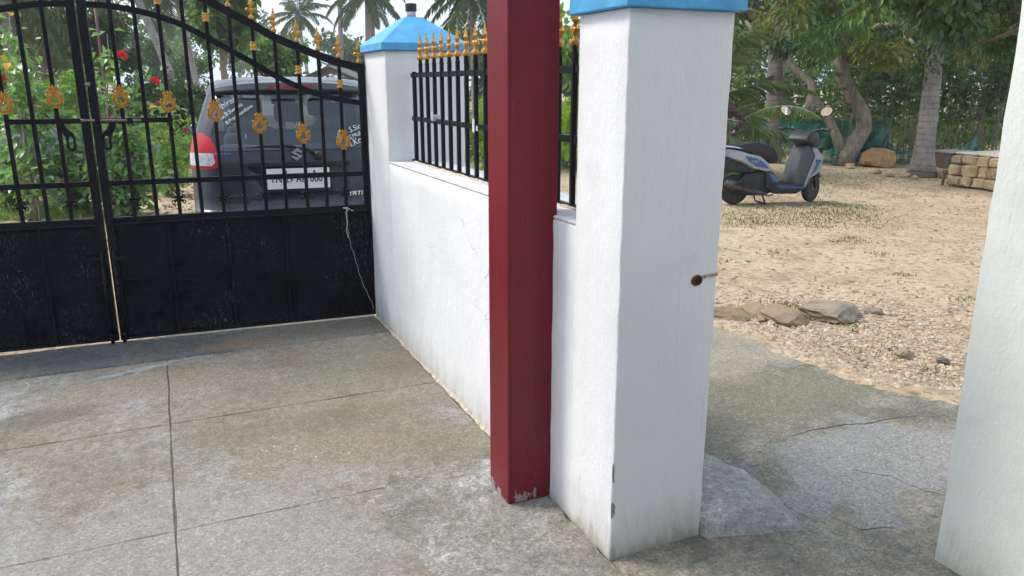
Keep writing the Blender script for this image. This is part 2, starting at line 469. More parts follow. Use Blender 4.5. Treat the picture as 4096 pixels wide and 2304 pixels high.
# ------------------------------------------------------------------ geometry helpers
class MB:
    def __init__(self):
        self.v = []
        self.f = []

    def add(self, vs_, fs_):
        o = len(self.v)
        self.v += [tuple(x) for x in vs_]
        self.f += [tuple(i + o for i in f) for f in fs_]
        return self

    def box(self, x0, x1, y0, y1, z0, z1):
        vs_ = [(x0, y0, z0), (x1, y0, z0), (x1, y1, z0), (x0, y1, z0), (x0, y0, z1), (x1, y0, z1), (x1, y1, z1), (x0, y1, z1)]
        return self.add(vs_, [(0, 3, 2, 1), (4, 5, 6, 7), (0, 1, 5, 4), (1, 2, 6, 5), (2, 3, 7, 6), (3, 0, 4, 7)])

    def tube(self, pts, rad, n=8, caps=True, squash=None):
        pts = [Vector(p) for p in pts]
        if not hasattr(rad, '__len__'):
            rad = [rad] * len(pts)
        rings = []
        prev = None
        for i, p in enumerate(pts):
            t = (pts[min(i + 1, len(pts) - 1)] - pts[max(i - 1, 0)])
            if t.length < 1e-9:
                t = Vector((0, 0, 1))
            t.normalize()
            if prev is None:
                a = Vector((0, 0, 1)) if abs(t.z) < 0.9 else Vector((1, 0, 0))
                x = t.cross(a).normalized()
            else:
                x = (prev - t * prev.dot(t)).normalized()
            prev = x
            y = t.cross(x)
            rings.append([p + (x * math.cos(2 * PI * k / n) + y * math.sin(2 * PI * k / n) * (squash or 1)) * rad[i] for k in range(n)])
        vs_ = [q for r in rings for q in r]
        fs_ = []
        for i in range(len(rings) - 1):
            for k in range(n):
                a, b2 = i * n + k, i * n + (k + 1) % n
                fs_.append((a, b2, b2 + n, a + n))
        if caps:
            fs_.append(tuple(reversed(range(n))))
            fs_.append(tuple(range((len(rings) - 1) * n, len(rings) * n)))
        return self.add(vs_, fs_)

    def lathe(self, prof, n=12, c=(0, 0, 0), flat=1.0):
        """prof: (r, z) pairs around the z axis"""
        vs_ = []
        for r, z in prof:
            for k in range(n):
                a = 2 * PI * k / n
                vs_.append((c[0] + r * math.cos(a), c[1] + r * math.sin(a) * flat, c[2] + z))
        fs_ = []
        for i in range(len(prof) - 1):
            for k in range(n):
                a, b2 = i * n + k, i * n + (k + 1) % n
                fs_.append((a, b2, b2 + n, a + n))
        fs_.append(tuple(reversed(range(n))))
        fs_.append(tuple(range((len(prof) - 1) * n, len(prof) * n)))
        return self.add(vs_, fs_)

    def ball(self, c, r, nu=10, nv=6):
        r = r if hasattr(r, '__len__') else (r, r, r)
        vs_ = [(c[0], c[1], c[2] - r[2])]
        for j in range(1, nv):
            th = PI * j / nv
            for k in range(nu):
                a = 2 * PI * k / nu
                vs_.append((c[0] + r[0] * math.sin(th) * math.cos(a), c[1] + r[1] * math.sin(th) * math.sin(a), c[2] - r[2] * math.cos(th)))
        vs_.append((c[0], c[1], c[2] + r[2]))
        fs_ = [(0, 1 + (k + 1) % nu, 1 + k) for k in range(nu)]
        for j in range(nv - 2):
            for k in range(nu):
                a, b2 = 1 + j * nu + k, 1 + j * nu + (k + 1) % nu
                fs_.append((a, b2, b2 + nu, a + nu))
        top = len(vs_) - 1
        o = 1 + (nv - 2) * nu
        fs_ += [(o + k, o + (k + 1) % nu, top) for k in range(nu)]
        return self.add(vs_, fs_)

    def prism(self, poly, fn, t0, t1):
        """extrude polygon (a,b) list; fn(a,b,t) -> xyz"""
        n = len(poly)
        vs_ = [fn(a, b, t0) for a, b in poly] + [fn(a, b, t1) for a, b in poly]
        fs_ = [tuple(reversed(range(n))), tuple(range(n, 2 * n))]
        fs_ += [(i, (i + 1) % n, n + (i + 1) % n, n + i) for i in range(n)]
        return self.add(vs_, fs_)

    def strip(self, pa, pb, fn, t0, t1):
        """bar with two edge polylines pa, pb (a,b points) extruded t0..t1"""
        n = len(pa)
        vs_ = [fn(a, b, t) for t in (t0, t1) for pl in (pa, pb) for a, b in pl]
        A0, B0, A1, B1 = 0, n, 2 * n, 3 * n
        fs_ = []
        for i in range(n - 1):
            fs_ += [(A0 + i, A0 + i + 1, B0 + i + 1, B0 + i), (A1 + i, B1 + i, B1 + i + 1, A1 + i + 1),
                    (A0 + i, A1 + i, A1 + i + 1, A0 + i + 1), (B0 + i, B0 + i + 1, B1 + i + 1, B1 + i)]
        fs_ += [(A0, B0, B1, A1), (A0 + n - 1, A1 + n - 1, B1 + n - 1, B0 + n - 1)]
        return self.add(vs_, fs_)

    def xf(self, fn):
        self.v = [tuple(fn(Vector(p))) for p in self.v]
        return self

    def mesh(self, name, off=None, smooth=False, bevel=0.0, seg=2):
        me = bpy.data.meshes.new(name)
        vs_ = self.v if off is None else [(a - off[0], b - off[1], c - off[2]) for a, b, c in self.v]
        me.from_pydata(vs_, [], self.f)
        if bevel > 0:
            bm = bmesh.new()
            bm.from_mesh(me)
            bmesh.ops.recalc_face_normals(bm, faces=bm.faces)
            eds = [e for e in bm.edges if len(e.link_faces) == 2 and e.calc_face_angle(0) > 0.6]
            bmesh.ops.bevel(bm, geom=eds, offset=bevel, segments=seg, profile=0.5, affect='EDGES', clamp_overlap=True)
            bm.to_mesh(me)
            bm.free()
        else:
            bm = bmesh.new()
            bm.from_mesh(me)
            bmesh.ops.recalc_face_normals(bm, faces=bm.faces)
            bm.to_mesh(me)
            bm.free()
        if smooth:
            me.polygons.foreach_set('use_smooth', [True] * len(me.polygons))
        me.update()
        return me


def plate_mesh(name, outer, holes=(), t=0.01, bevel=0.0):
    """flat plate in the x-z plane with holes, thickness t along y, centred"""
    bm = bmesh.new()
    eds = []
    for loop in [outer] + list(holes):
        vv = [bm.verts.new((a, -t / 2, b)) for a, b in loop]
        eds += [bm.edges.new((vv[i], vv[(i + 1) % len(vv)])) for i in range(len(vv))]
    bmesh.ops.triangle_fill(bm, edges=eds, use_beauty=True)
    r = bmesh.ops.extrude_face_region(bm, geom=bm.faces[:])
    for e in r['geom']:
        if isinstance(e, bmesh.types.BMVert):
            e.co.y += t
    bmesh.ops.recalc_face_normals(bm, faces=bm.faces)
    me = bpy.data.meshes.new(name)
    bm.to_mesh(me)
    bm.free()
    return me


def root_off(p):
    o = Vector((0, 0, 0))
    while p is not None:
        o += p.location
        p = p.parent
    return o


def link(name, me, mat, parent=None):
    o = bpy.data.objects.new(name, me)
    COL.objects.link(o)
    if mat is not None and len(me.materials) == 0:
        me.materials.append(mat if not isinstance(mat, str) else M[mat])
    if parent is not None:
        o.parent = parent
    return o


def part(name, mb, mat, parent=None, smooth=False, bevel=0.0, world=False, seg=2):
    """one mesh object; world=True when its coordinates are world ones and the parent is unrotated"""
    off = root_off(parent) if (world and parent is not None) else None
    return link(name, mb.mesh(name, off, smooth, bevel, seg), mat, parent)


def thing(name, label, cat, loc=(0, 0, 0), rotz=0.0, group=None):
    o = bpy.data.objects.new(name, None)
    o.empty_display_size = 0.1
    COL.objects.link(o)
    o.location = loc
    o.rotation_euler = (0, 0, rotz)
    o['label'] = label
    o['category'] = cat
    if group:
        o['group'] = group
    return o


def tag(o, label, cat, group=None):
    o['label'] = label
    o['category'] = cat
    if group:
        o['group'] = group
    return o


def struct(o):
    o['kind'] = 'structure'
    return o


def stuff(o, label=None, cat=None):
    o['kind'] = 'stuff'
    if label:
        o['label'] = label
        o['category'] = cat
    return o


def share(name, me, parent, loc=(0, 0, 0), rot=(0, 0, 0), scale=(1, 1, 1)):
    o = bpy.data.objects.new(name, me)
    COL.objects.link(o)
    o.parent = parent
    o.location = loc
    o.rotation_euler = rot
    o.scale = scale
    return o


def wob(s, k=1.0):
    return math.sin(s * 12.9898 * k + 4.1) * 0.5 + math.sin(s * 37.719 * k + 1.3) * 0.3 + math.sin(s * 91.17 * k) * 0.2


# ------------------------------------------------------------------ ground sheet
def hgt_ground(x, y):
    h = -0.022 + 0.012 * math.sin(x * 1.7 + y * 0.9) * math.sin(y * 1.3 - x * 0.4) + 0.008 * math.sin(x * 4.1 + 1) * math.sin(y * 3.7)
    if x < 1.9 and y < 5.3:
        h = -0.06
    elif x < 3.6 and y < 4.4:
        h = min(h, -0.03)
    return h


def axis_lines(lo, hi, step, far):
    a = list(np.arange(lo, hi + 1e-6, step))
    g_, s = [], step
    x = hi
    while x < far:
        s *= 1.35
        x += s
        g_.append(x)
    l_, s, x = [], step, lo
    while x > -far:
        s *= 1.35
        x -= s
        l_.append(x)
    return l_[::-1] + a + g_


gx, gy = axis_lines(-6, 18, 0.22, 420), axis_lines(1, 22, 0.22, 420)
gv = [(x, y, hgt_ground(x, y)) for y in gy for x in gx]
nx = len(gx)
gf = [(j * nx + i, j * nx + i + 1, (j + 1) * nx + i + 1, (j + 1) * nx + i) for j in range(len(gy) - 1) for i in range(nx - 1)]
me = bpy.data.meshes.new('ground')
me.from_pydata(gv, [], gf)
me.polygons.foreach_set('use_smooth', [True] * len(me.polygons))
struct(link('ground', me, 'ground'))


# ------------------------------------------------------------------ driveway slabs, threshold, path
def slab_mesh(x0, x1, y0, y1, zt, th=0.07, jit=0.0035, seedk=0.0, chamfer=0.003):
    def edge(ax, ay, bx, by, k):
        L = math.hypot(bx - ax, by - ay)
        n = max(2, int(L / 0.07))
        nxv, nyv = -(by - ay) / L, (bx - ax) / L
        out = []
        for i in range(n):
            t = i / n
            j = jit * wob(t * L * 0.9 + k, 1.0) * (1 if 0 < i else 0)
            out.append((ax + (bx - ax) * t + nxv * j, ay + (by - ay) * t + nyv * j))
        return out
    lp = edge(x0, y0, x1, y0, seedk) + edge(x1, y0, x1, y1, seedk + 3) + edge(x1, y1, x0, y1, seedk + 7) + edge(x0, y1, x0, y0, seedk + 11)
    n = len(lp)
    cx, cy = (x0 + x1) / 2, (y0 + y1) / 2
    inner = [(x + math.copysign(min(chamfer, abs(cx - x)), cx - x), y + math.copysign(min(chamfer, abs(cy - y)), cy - y)) for x, y in lp]
    mb = MB()
    vs_ = [(x, y, zt - th) for x, y in lp] + [(x, y, zt - chamfer) for x, y in lp] + [(x, y, zt) for x, y in inner]
    fs_ = [tuple(range(2 * n, 3 * n))]
    for r in (0, 1):
        fs_ += [(r * n + i, r * n + (i + 1) % n, (r + 1) * n + (i + 1) % n, (r + 1) * n + i) for i in range(n)]
    mb.add(vs_, fs_)
    return mb


drive = part('driveway', MB().box(-6.0, 1.285, -2.55, 4.95, -0.058, -0.0055), mat_simple('joint_dirt', (0.10, 0.088, 0.062), 0.95, 0.4, 30, 0.5, 80))
struct(drive)
XS = [-4.9, -2.95, -0.97, -0.095, 1.272]
YS = [-1.2, -0.2, 0.8, 1.80, 2.84, 3.868, 4.86]
gap = 0.0032
k = 0
for i in range(len(XS) - 1):
    for j in range(len(YS) - 1):
        k += 1
        gy_ = gap * (0.7 if i % 2 else 0.45)
        part('concrete_slab', slab_mesh(XS[i] + gap, XS[i + 1] - gap, YS[j] + gy_, YS[j + 1] - gy_, -0.0005 * (k % 3), seedk=k * 1.37), 'floor', drive)
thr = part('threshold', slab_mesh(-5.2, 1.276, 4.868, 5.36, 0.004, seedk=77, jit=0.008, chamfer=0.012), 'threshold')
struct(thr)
# entrance floor in front of the wicket opening and the path beyond it
FL = [(1.28, -1.2), (1.28, 2.028), (1.30, 2.04), (1.66, 2.04), (1.64, 2.6), (1.62, 5.0), (2.3, 4.75), (2.9, 4.45), (3.3, 4.22)]
EDGE = [(3.40, 4.14), (3.47, 3.97), (3.46, 3.7), (3.45, 3.44), (3.49, 3.25), (3.47, 3.11), (3.50, 2.9), (3.58, 2.72), (3.70, 2.54), (3.95, 2.35), (4.4, 2.2), (5.2, 2.1), (5.2, -1.2)]
FLr = list(FL)
for a, b2 in zip([FL[-1]] + EDGE[:-1], EDGE):
    for t in (0.25, 0.5, 0.75, 1.0):
        x, y = a[0] + (b2[0] - a[0]) * t, a[1] + (b2[1] - a[1]) * t
        if y > 2.2:
            x += 0.022 * wob(y * 3.1)
            y += 0.012 * wob(x * 2.3 + 5)
        FLr.append((x, y))
mb = MB()
n = len(FLr)
cxp, cyp = 2.6, 2.0
mb.add([(x, y, -0.06) for x, y in FLr] + [(x, y, -0.016) for x, y in FLr] + [(x + (cxp - x) * 0.02, y + (cyp - y) * 0.02, -0.001) for x, y in FLr],
       [tuple(range(2 * n, 3 * n))] + [(r * n + i, r * n + (i + 1) % n, (r + 1) * n + (i + 1) % n, (r + 1) * n + i) for r in (0, 1) for i in range(n)])
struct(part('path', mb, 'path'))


def dome_sheet(name, outline, zlo, zhi, mat, parent=None, rings=6, pw=2.0, centre=None, zoff=0.0):
    """irregular cement spread: a shallow dome over an outline"""
    n = len(outline)
    cx = sum(p[0] for p in outline) / n if centre is None else centre[0]
    cy = sum(p[1] for p in outline) / n if centre is None else centre[1]
    vs_ = []
    for r in range(rings + 1):
        t = r / rings
        for i, (x, y) in enumerate(outline):
            px, py = x + (cx - x) * t * 0.97, y + (cy - y) * t * 0.97
            z = zlo + (zhi - zlo) * (1 - (1 - t) ** pw) + (0.0015 * wob(px * 9 + py * 7) if t > 0 else 0)
            vs_.append((px, py, z + zoff))
    fs_ = [(r * n + i, r * n + (i + 1) % n, (r + 1) * n + (i + 1) % n, (r + 1) * n + i) for r in range(rings) for i in range(n)]
    fs_.append(tuple(range(rings * n, rings * n + n)))
    return part(name, MB().add(vs_, fs_), mat, parent, smooth=True)


def rough_outline(pts, step=0.05, amp=0.02, k=1.0):
    out = []
    n = len(pts)
    s = 0
    for i in range(n):
        a, b2 = pts[i], pts[(i + 1) % n]
        L = math.hypot(b2[0] - a[0], b2[1] - a[1])
        m_ = max(1, int(L / step))
        for j in range(m_):
            t = j / m_
            s += L / m_
            out.append((a[0] + (b2[0] - a[0]) * t + amp * wob(s * 1.9 * k), a[1] + (b2[1] - a[1]) * t + amp * wob(s * 1.7 * k + 9)))
    return out


pat = dome_sheet('cement_patch', rough_outline([(1.275, 2.90), (1.0, 2.93), (0.76, 2.94), (0.64, 2.80), (0.62, 2.6), (0.68, 2.35), (0.70, 2.1), (0.9, 1.9), (1.277, 1.86)], 0.05, 0.022), 0.001, 0.006, 'patch', drive)
sme = dome_sheet('cement_smear', rough_outline([(0.17, 4.865), (0.02, 4.845), (-0.2, 4.79), (-0.42, 4.72), (-0.52, 4.66), (-0.42, 4.665), (-0.2, 4.735), (0.02, 4.795), (0.14, 4.83)], 0.035, 0.012, 2.0), 0.001, 0.005, 'smear', drive, rings=2)
mnd = dome_sheet('cement_mound', rough_outline([(1.662, 2.56), (1.9, 2.62), (2.08, 2.52), (2.13, 2.3), (2.12, 2.12), (2.04, 1.90), (1.9, 1.93), (1.664, 2.0)], 0.04, 0.012, 1.6), 0.0, 0.065, 'mound', rings=9, pw=7.0, centre=(1.75, 2.25))
struct(mnd)
# sand blown over the path edge, and cracks in the cement
path_o = bpy.data.objects['path']
CRK = mat_simple('crack_dark', (0.045, 0.04, 0.033), 0.95, 0.3, 30, 0.0)


def crack(parent, pts, w=0.004, k=0.0):
    fine_ = []
    for a, b2 in zip(pts[:-1], pts[1:]):
        L = math.hypot(b2[0] - a[0], b2[1] - a[1])
        m_ = max(2, int(L / 0.03))
        for j in range(m_):
            t = j / m_
            q = len(fine_) * 0.41 + k
            fine_.append((a[0] + (b2[0] - a[0]) * t + 0.010 * wob(q), a[1] + (b2[1] - a[1]) * t + 0.010 * wob(q + 4)))
    A, B = [], []
    for i, (x, y) in enumerate(fine_):
        ww = w * (0.45 + 0.55 * abs(wob(i * 0.31 + k))) * math.sin(PI * (i + 0.6) / (len(fine_) + 0.4))
        A.append((x, y + ww))
        B.append((x + ww * 0.4, y - ww))
    return part('crack', MB().strip(A, B, lambda a, b2, t: (a, b2, t), -0.006, 0.0006), CRK, parent)


crack(path_o, [gz(*q)[:2] for q in ((3150, 1745), (3330, 1705), (3480, 1690), (3600, 1668), (3720, 1665))], 0.006, 1.0)
crack(path_o, [gz(*q)[:2] for q in ((3420, 1880), (3560, 1905), (3700, 1960), (3810, 1990))], 0.004, 2.0)
crack(path_o, [gz(*q)[:2] for q in ((2980, 1950), (3120, 2010), (3250, 2080))], 0.0035, 3.0)
crack(path_o, [gz(*q)[:2] for q in ((3300, 2050), (3440, 2120), (3620, 2110))], 0.0035, 5.0)
ein = [(3.30, 4.30), (3.33, 4.0), (3.37, 3.7), (3.33, 3.44), (3.38, 3.2), (3.36, 3.05), (3.40, 2.88), (3.47, 2.68), (3.60, 2.48), (3.86, 2.27), (4.35, 2.10)]
eout = [(3.62, 4.42), (3.72, 4.05), (3.75, 3.75), (3.74, 3.46), (3.78, 3.25), (3.78, 3.1), (3.82, 2.96), (3.90, 2.82), (4.02, 2.68), (4.22, 2.50), (4.55, 2.36)]
rows = []
for i in range(len(ein) - 1):
    for q in range(8):
        t = i + q / 8
        a = [float(np.interp(t, range(len(ein)), [p[z_] for p in ein])) for z_ in (0, 1)]
        b2 = [float(np.interp(t, range(len(eout)), [p[z_] for p in eout])) for z_ in (0, 1)]
        j_ = 0.06 * wob(t * 0.9) + 0.03 * wob(t * 3.7 + 2)
        rows.append([(a[0] + (b2[0] - a[0]) * (w + j_ * (1 - w)), a[1] + (b2[1] - a[1]) * (w + j_ * (1 - w)), z_) for w, z_ in ((0, 0.0003), (0.12, 0.004), (0.35, 0.006), (0.7, 0.0), (1.0, -0.035))])
nr = 5
struct(part('sand_drift', MB().add([p for r in rows for p in r], [(i * nr + q, i * nr + q + 1, (i + 1) * nr + q + 1, (i + 1) * nr + q) for i in range(len(rows) - 1) for q in range(nr - 1)]), 'ground', None, True))

# ------------------------------------------------------------------ boundary wall, pillars
WX = 1.28


def grid_box(x0, x1, y0, y1, z0, z1, amp=0.002, step=0.09):
    """box with slightly uneven plaster faces and softened arrises"""
    bm = bmesh.new()
    mb_ = MB().box(x0, x1, y0, y1, z0, z1)
    vv = [bm.verts.new(p) for p in mb_.v]
    for f in mb_.f:
        bm.faces.new([vv[i] for i in f])
    bmesh.ops.bevel(bm, geom=bm.edges[:], offset=min(0.007, (z1 - z0) * 0.3), segments=2, profile=0.5, affect='EDGES')
    for ax, lo, hi in ((0, x0, x1), (1, y0, y1), (2, z0, z1)):
        n_ = int((hi - lo) / step)
        for i in range(1, n_):
            co = [0, 0, 0]
            no = [0, 0, 0]
            co[ax] = lo + (hi - lo) * i / n_
            no[ax] = 1
            bmesh.ops.bisect_plane(bm, geom=bm.verts[:] + bm.edges[:] + bm.faces[:], plane_co=co, plane_no=no)
    for v in bm.verts:
        p = v.co
        if z0 + 0.01 < p.z < z1 - 0.004:
            v.co = p + Vector((amp * (wob(p.y * 1.9 + p.z * 2.3) + 0.5 * wob(p.z * 7.1 + p.y * 3)), amp * (wob(p.x * 2.1 + p.z * 1.7 + 3) + 0.5 * wob(p.z * 6.3 + p.x * 4)), 0))
    bmesh.ops.recalc_face_normals(bm, faces=bm.faces)
    me_ = bpy.data.meshes.new('plaster_block')
    bm.to_mesh(me_)
    bm.free()
    me_.polygons.foreach_set('use_smooth', [True] * len(me_.polygons))
    return me_


def wmesh(name, me_, mat, parent):
    o = root_off(parent)
    me_.transform(Matrix.Translation(-o))
    return link(name, me_, mat, parent)


wall = thing('boundary_wall', 'low white plastered boundary wall behind the maroon column, with weathered ledge', 'wall', (1.44, 3.5, 0))
wmesh('wall_body', grid_box(WX + 0.0025, 1.606, 2.30, 4.76, -0.05, 1.128, amp=0.002), 'wall_white', wall)
wmesh('ledge', grid_box(WX + 0.0015, 1.607, 2.30, 4.76, 1.129, 1.139, amp=0.001, step=0.2), 'ledge', wall)
# mortar bead along the foot of the wall
mb = MB()
ys = np.arange(2.72, 5.24, 0.03)
ring = []
for y in ys:
    w_ = 0.011 + 0.006 * wob(y * 2.2)
    h_ = 0.015 + 0.008 * wob(y * 3.1 + 2)
    ring.append([(WX + 0.004, y, h_), (WX - w_ * 0.45, y, h_ * 0.62), (WX - w_, y, 0.001), (WX + 0.004, y, -0.004)])
vs_ = [p for r in ring for p in r]
fs_ = [(i * 4 + k, i * 4 + (k + 1) % 4, (i + 1) * 4 + (k + 1) % 4, (i + 1) * 4 + k) for i in range(len(ring) - 1) for k in range(4)]
fs_ += [(0, 1, 2, 3), tuple(len(vs_) - 4 + k for k in (3, 2, 1, 0))]
part('mortar_bead', MB().add(vs_, fs_), 'fillet', wall, world=True)


def hip_cap(x0, x1, y0, y1, z0, lip, over, rise, top):
    x0, x1, y0, y1 = x0 - over, x1 + over, y0 - over, y1 + over
    cx, cy = (x0 + x1) / 2, (y0 + y1) / 2
    vs_ = []
    for z, hx, hy in ((z0, (x1 - x0) / 2, (y1 - y0) / 2), (z0 + lip, (x1 - x0) / 2 - 0.002, (y1 - y0) / 2 - 0.002), (z0 + lip + rise, top, top)):
        vs_ += [(cx - hx, cy - hy, z), (cx + hx, cy - hy, z), (cx + hx, cy + hy, z), (cx - hx, cy + hy, z)]
    fs_ = [(3, 2, 1, 0), (8, 9, 10, 11)]
    for r in (0, 4):
        fs_ += [(r + k, r + (k + 1) % 4, r + 4 + (k + 1) % 4, r + 4 + k) for k in range(4)]
    return MB().add(vs_, fs_)


fp = thing('gate_pillar', 'square white gate pillar with sky blue pyramid cap beside the black gate', 'pillar', (1.53, 4.98, 0))
wmesh('shaft', grid_box(WX, 1.785, 4.73, 5.24, -0.05, 1.80), 'pillar_white', fp)
part('cap', hip_cap(WX, 1.785, 4.73, 5.24, 1.80, 0.044, 0.028, 0.165, 0.055), 'cap_blue', fp, world=True, bevel=0.004)
part('pipe_stub', MB().lathe([(0.030, 2.005), (0.029, 2.05)], 16, (1.53, 4.985, 0)), mat_simple('grey_pipe', (0.45, 0.44, 0.42), 0.5, 0.3, 30), fp, True, world=True)
part('pipe_end', MB().lathe([(0.034, 2.046), (0.036, 2.05), (0.036, 2.092), (0.026, 2.094)], 16, (1.53, 4.985, 0)), 'black_plastic', fp, world=True)

np_ = thing('wicket_pillar', 'near white square pillar with blue cap and a rusty bolt hole', 'pillar', (1.47, 2.18, 0))
shaft = wmesh('shaft', grid_box(WX, 1.662, 2.03, 2.33, -0.05, 1.818), 'pillar_white', np_)
part('cap', hip_cap(WX, 1.662, 2.03, 2.33, 1.818, 0.062, 0.026, 0.15, 0.05), 'cap_blue', np_, world=True, bevel=0.004)
# bolt hole with rusty groove running to the arris, and chipped corner
HZ = 0.972
rust = mat_simple('rust', (0.15, 0.058, 0.025), 0.9, 0.6, 60, 0.5, 120)
part('bolt_hole', MB().lathe([(0.0215, 0), (0.0205, 0.0018), (0.013, 0.0020), (0.0125, 0.0008)], 14).xf(lambda p: Vector((1.578 + p.x * 1.1, 2.0295 - p.z, HZ + p.y * 0.9))), rust, np_, world=True)
part('hole_opening', MB().lathe([(0.0165, 0), (0.016, 0.0008)], 14).xf(lambda p: Vector((1.580 + p.x, 2.0282 - p.z, HZ + p.y * 0.9))), mat_simple('hole_dark', (0.02, 0.013, 0.01), 0.9), np_, world=True)
groove = [(1.595 + 0.068 * t, HZ + 0.008 + 0.006 * t) for t in np.linspace(0, 1, 10)]
part('rust_groove', MB().strip([(a, b2 + 0.0055 + 0.002 * wob(a * 60)) for a, b2 in groove], [(a, b2 - 0.0055 + 0.002 * wob(a * 83)) for a, b2 in groove], lambda a, b2, t: (a, t, b2), 2.0289, 2.034), mat_simple('rust_orange', (0.40, 0.28, 0.18), 0.95, 0.6, 90, 0.5, 150), np_, world=True)
chipm = mat_simple('bare_mortar', (0.27, 0.28, 0.28), 0.95, 0.4, 60, 0.8, 120)
for cz, hh in ((0.33, 0.035), (0.19, 0.030)):
    ol = [(0.012 * abs(math.sin(t)) * (1 + 0.4 * wob(t * 3 + cz)) , hh * math.cos(t)) for t in np.linspace(0, PI, 9)]
    mbc = MB().prism([(a, b2) for a, b2 in ol], lambda a, b2, t: (WX + 0.002 + a, t, cz + b2), 2.0293, 2.04)
    mbc.prism([(a, b2) for a, b2 in ol], lambda a, b2, t: (t, 2.031 + a * 0.35, cz + b2), WX - 0.0006, WX + 0.01)
    part('chipped_corner', mbc, chipm, np_, world=True)

hp = thing('house_pillar', 'pale greenish white plastered pillar at the right edge, nearest the camera', 'pillar', (2.5, 1.25, 0))
wmesh('shaft', grid_box(2.315, 2.72, 0.75, 1.572, -0.05, 3.05, amp=0.003), 'house_white', hp)

rc = thing('steel_column', 'tall maroon painted square steel column standing in front of the white wall', 'column', (1.2, 2.59, 0))
part('column_shaft', MB().box(1.10, 1.297, 2.498, 2.682, 0.006, 3.15), 'red', rc, world=True, bevel=0.004)

# unseen wall and overhang added behind the camera, blocking sky light from the pillar fronts
sky_blocker = thing('house', 'plain plastered house behind the viewer, outside the picture', 'house', (0, -2.6, 0))
part('wall', MB().box(-7, 6, -2.9, -2.6, -0.05, 4.2), mat_simple('house_wall_paint', (0.42, 0.46, 0.50), 0.8), sky_blocker, world=True)
part('eave', MB().box(-7, 6, -2.6, -1.2, 3.0, 3.12), mat_simple('eave_cement', (0.35, 0.35, 0.34), 0.85), sky_blocker, world=True)

# ------------------------------------------------------------------ finials, collars, scroll ornaments shared by gate and fence
def finial_mesh():
    mb_ = MB()
    mb_.lathe([(0.0105, 0.0), (0.0165, 0.003), (0.0175, 0.010), (0.0155, 0.018), (0.009, 0.024), (0.0065, 0.032), (0.007, 0.040)], 10)
    # leaf scroll: centre stem and two curled leaves
    for s in (-1, 1):
        pts = [(0, 0, 0.034), (s * 0.006, 0, 0.046), (s * 0.013, 0, 0.058), (s * 0.022, 0, 0.062), (s * 0.029, 0, 0.056), (s * 0.033, 0, 0.049)]
        mb_.tube(pts, [0.005, 0.0075, 0.0085, 0.0085, 0.0065, 0.002], 7)
        pts = [(s * 0.003, 0, 0.046), (s * 0.010, 0, 0.050), (s * 0.016, 0, 0.050), (s * 0.015, 0, 0.044)]
        mb_.tube(pts, [0.004, 0.0065, 0.006, 0.003], 6)
    mb_.ball((0, 0, 0.056), (0.008, 0.007, 0.012), 8, 5)
    # spear head: rhombic, drawn out to a point
    head = [(0.0045, 0.062), (0.010, 0.074), (0.0185, 0.089), (0.012, 0.104), (0.0065, 0.122), (0.0035, 0.141), (0.0012, 0.146)]
    vs__, fs__ = [], []
    for r, z in head:
        vs__ += [(r, 0, z), (0, r * 0.62, z), (-r, 0, z), (0, -r * 0.62, z)]
    for i in range(len(head) - 1):
        fs__ += [(i * 4 + q, i * 4 + (q + 1) % 4, (i + 1) * 4 + (q + 1) % 4, (i + 1) * 4 + q) for q in range(4)]
    fs__ += [(3, 2, 1, 0), tuple(len(vs__) - 4 + q for q in range(4))]
    mb_.add(vs__, fs__)
    me_ = mb_.mesh('finial')
    me_.materials.append(M['gold'])
    return me_


def collar_mesh():
    me_ = MB().lathe([(0.012, 0), (0.0205, 0.001), (0.021, 0.007), (0.0165, 0.011), (0.0165, 0.016), (0.0195, 0.021), (0.0205, 0.026), (0.0195, 0.031), (0.0165, 0.036), (0.0165, 0.041), (0.021, 0.045), (0.0205, 0.051), (0.012, 0.052)], 12).mesh('collar', smooth=True)
    me_.materials.append(M['gold'])
    return me_


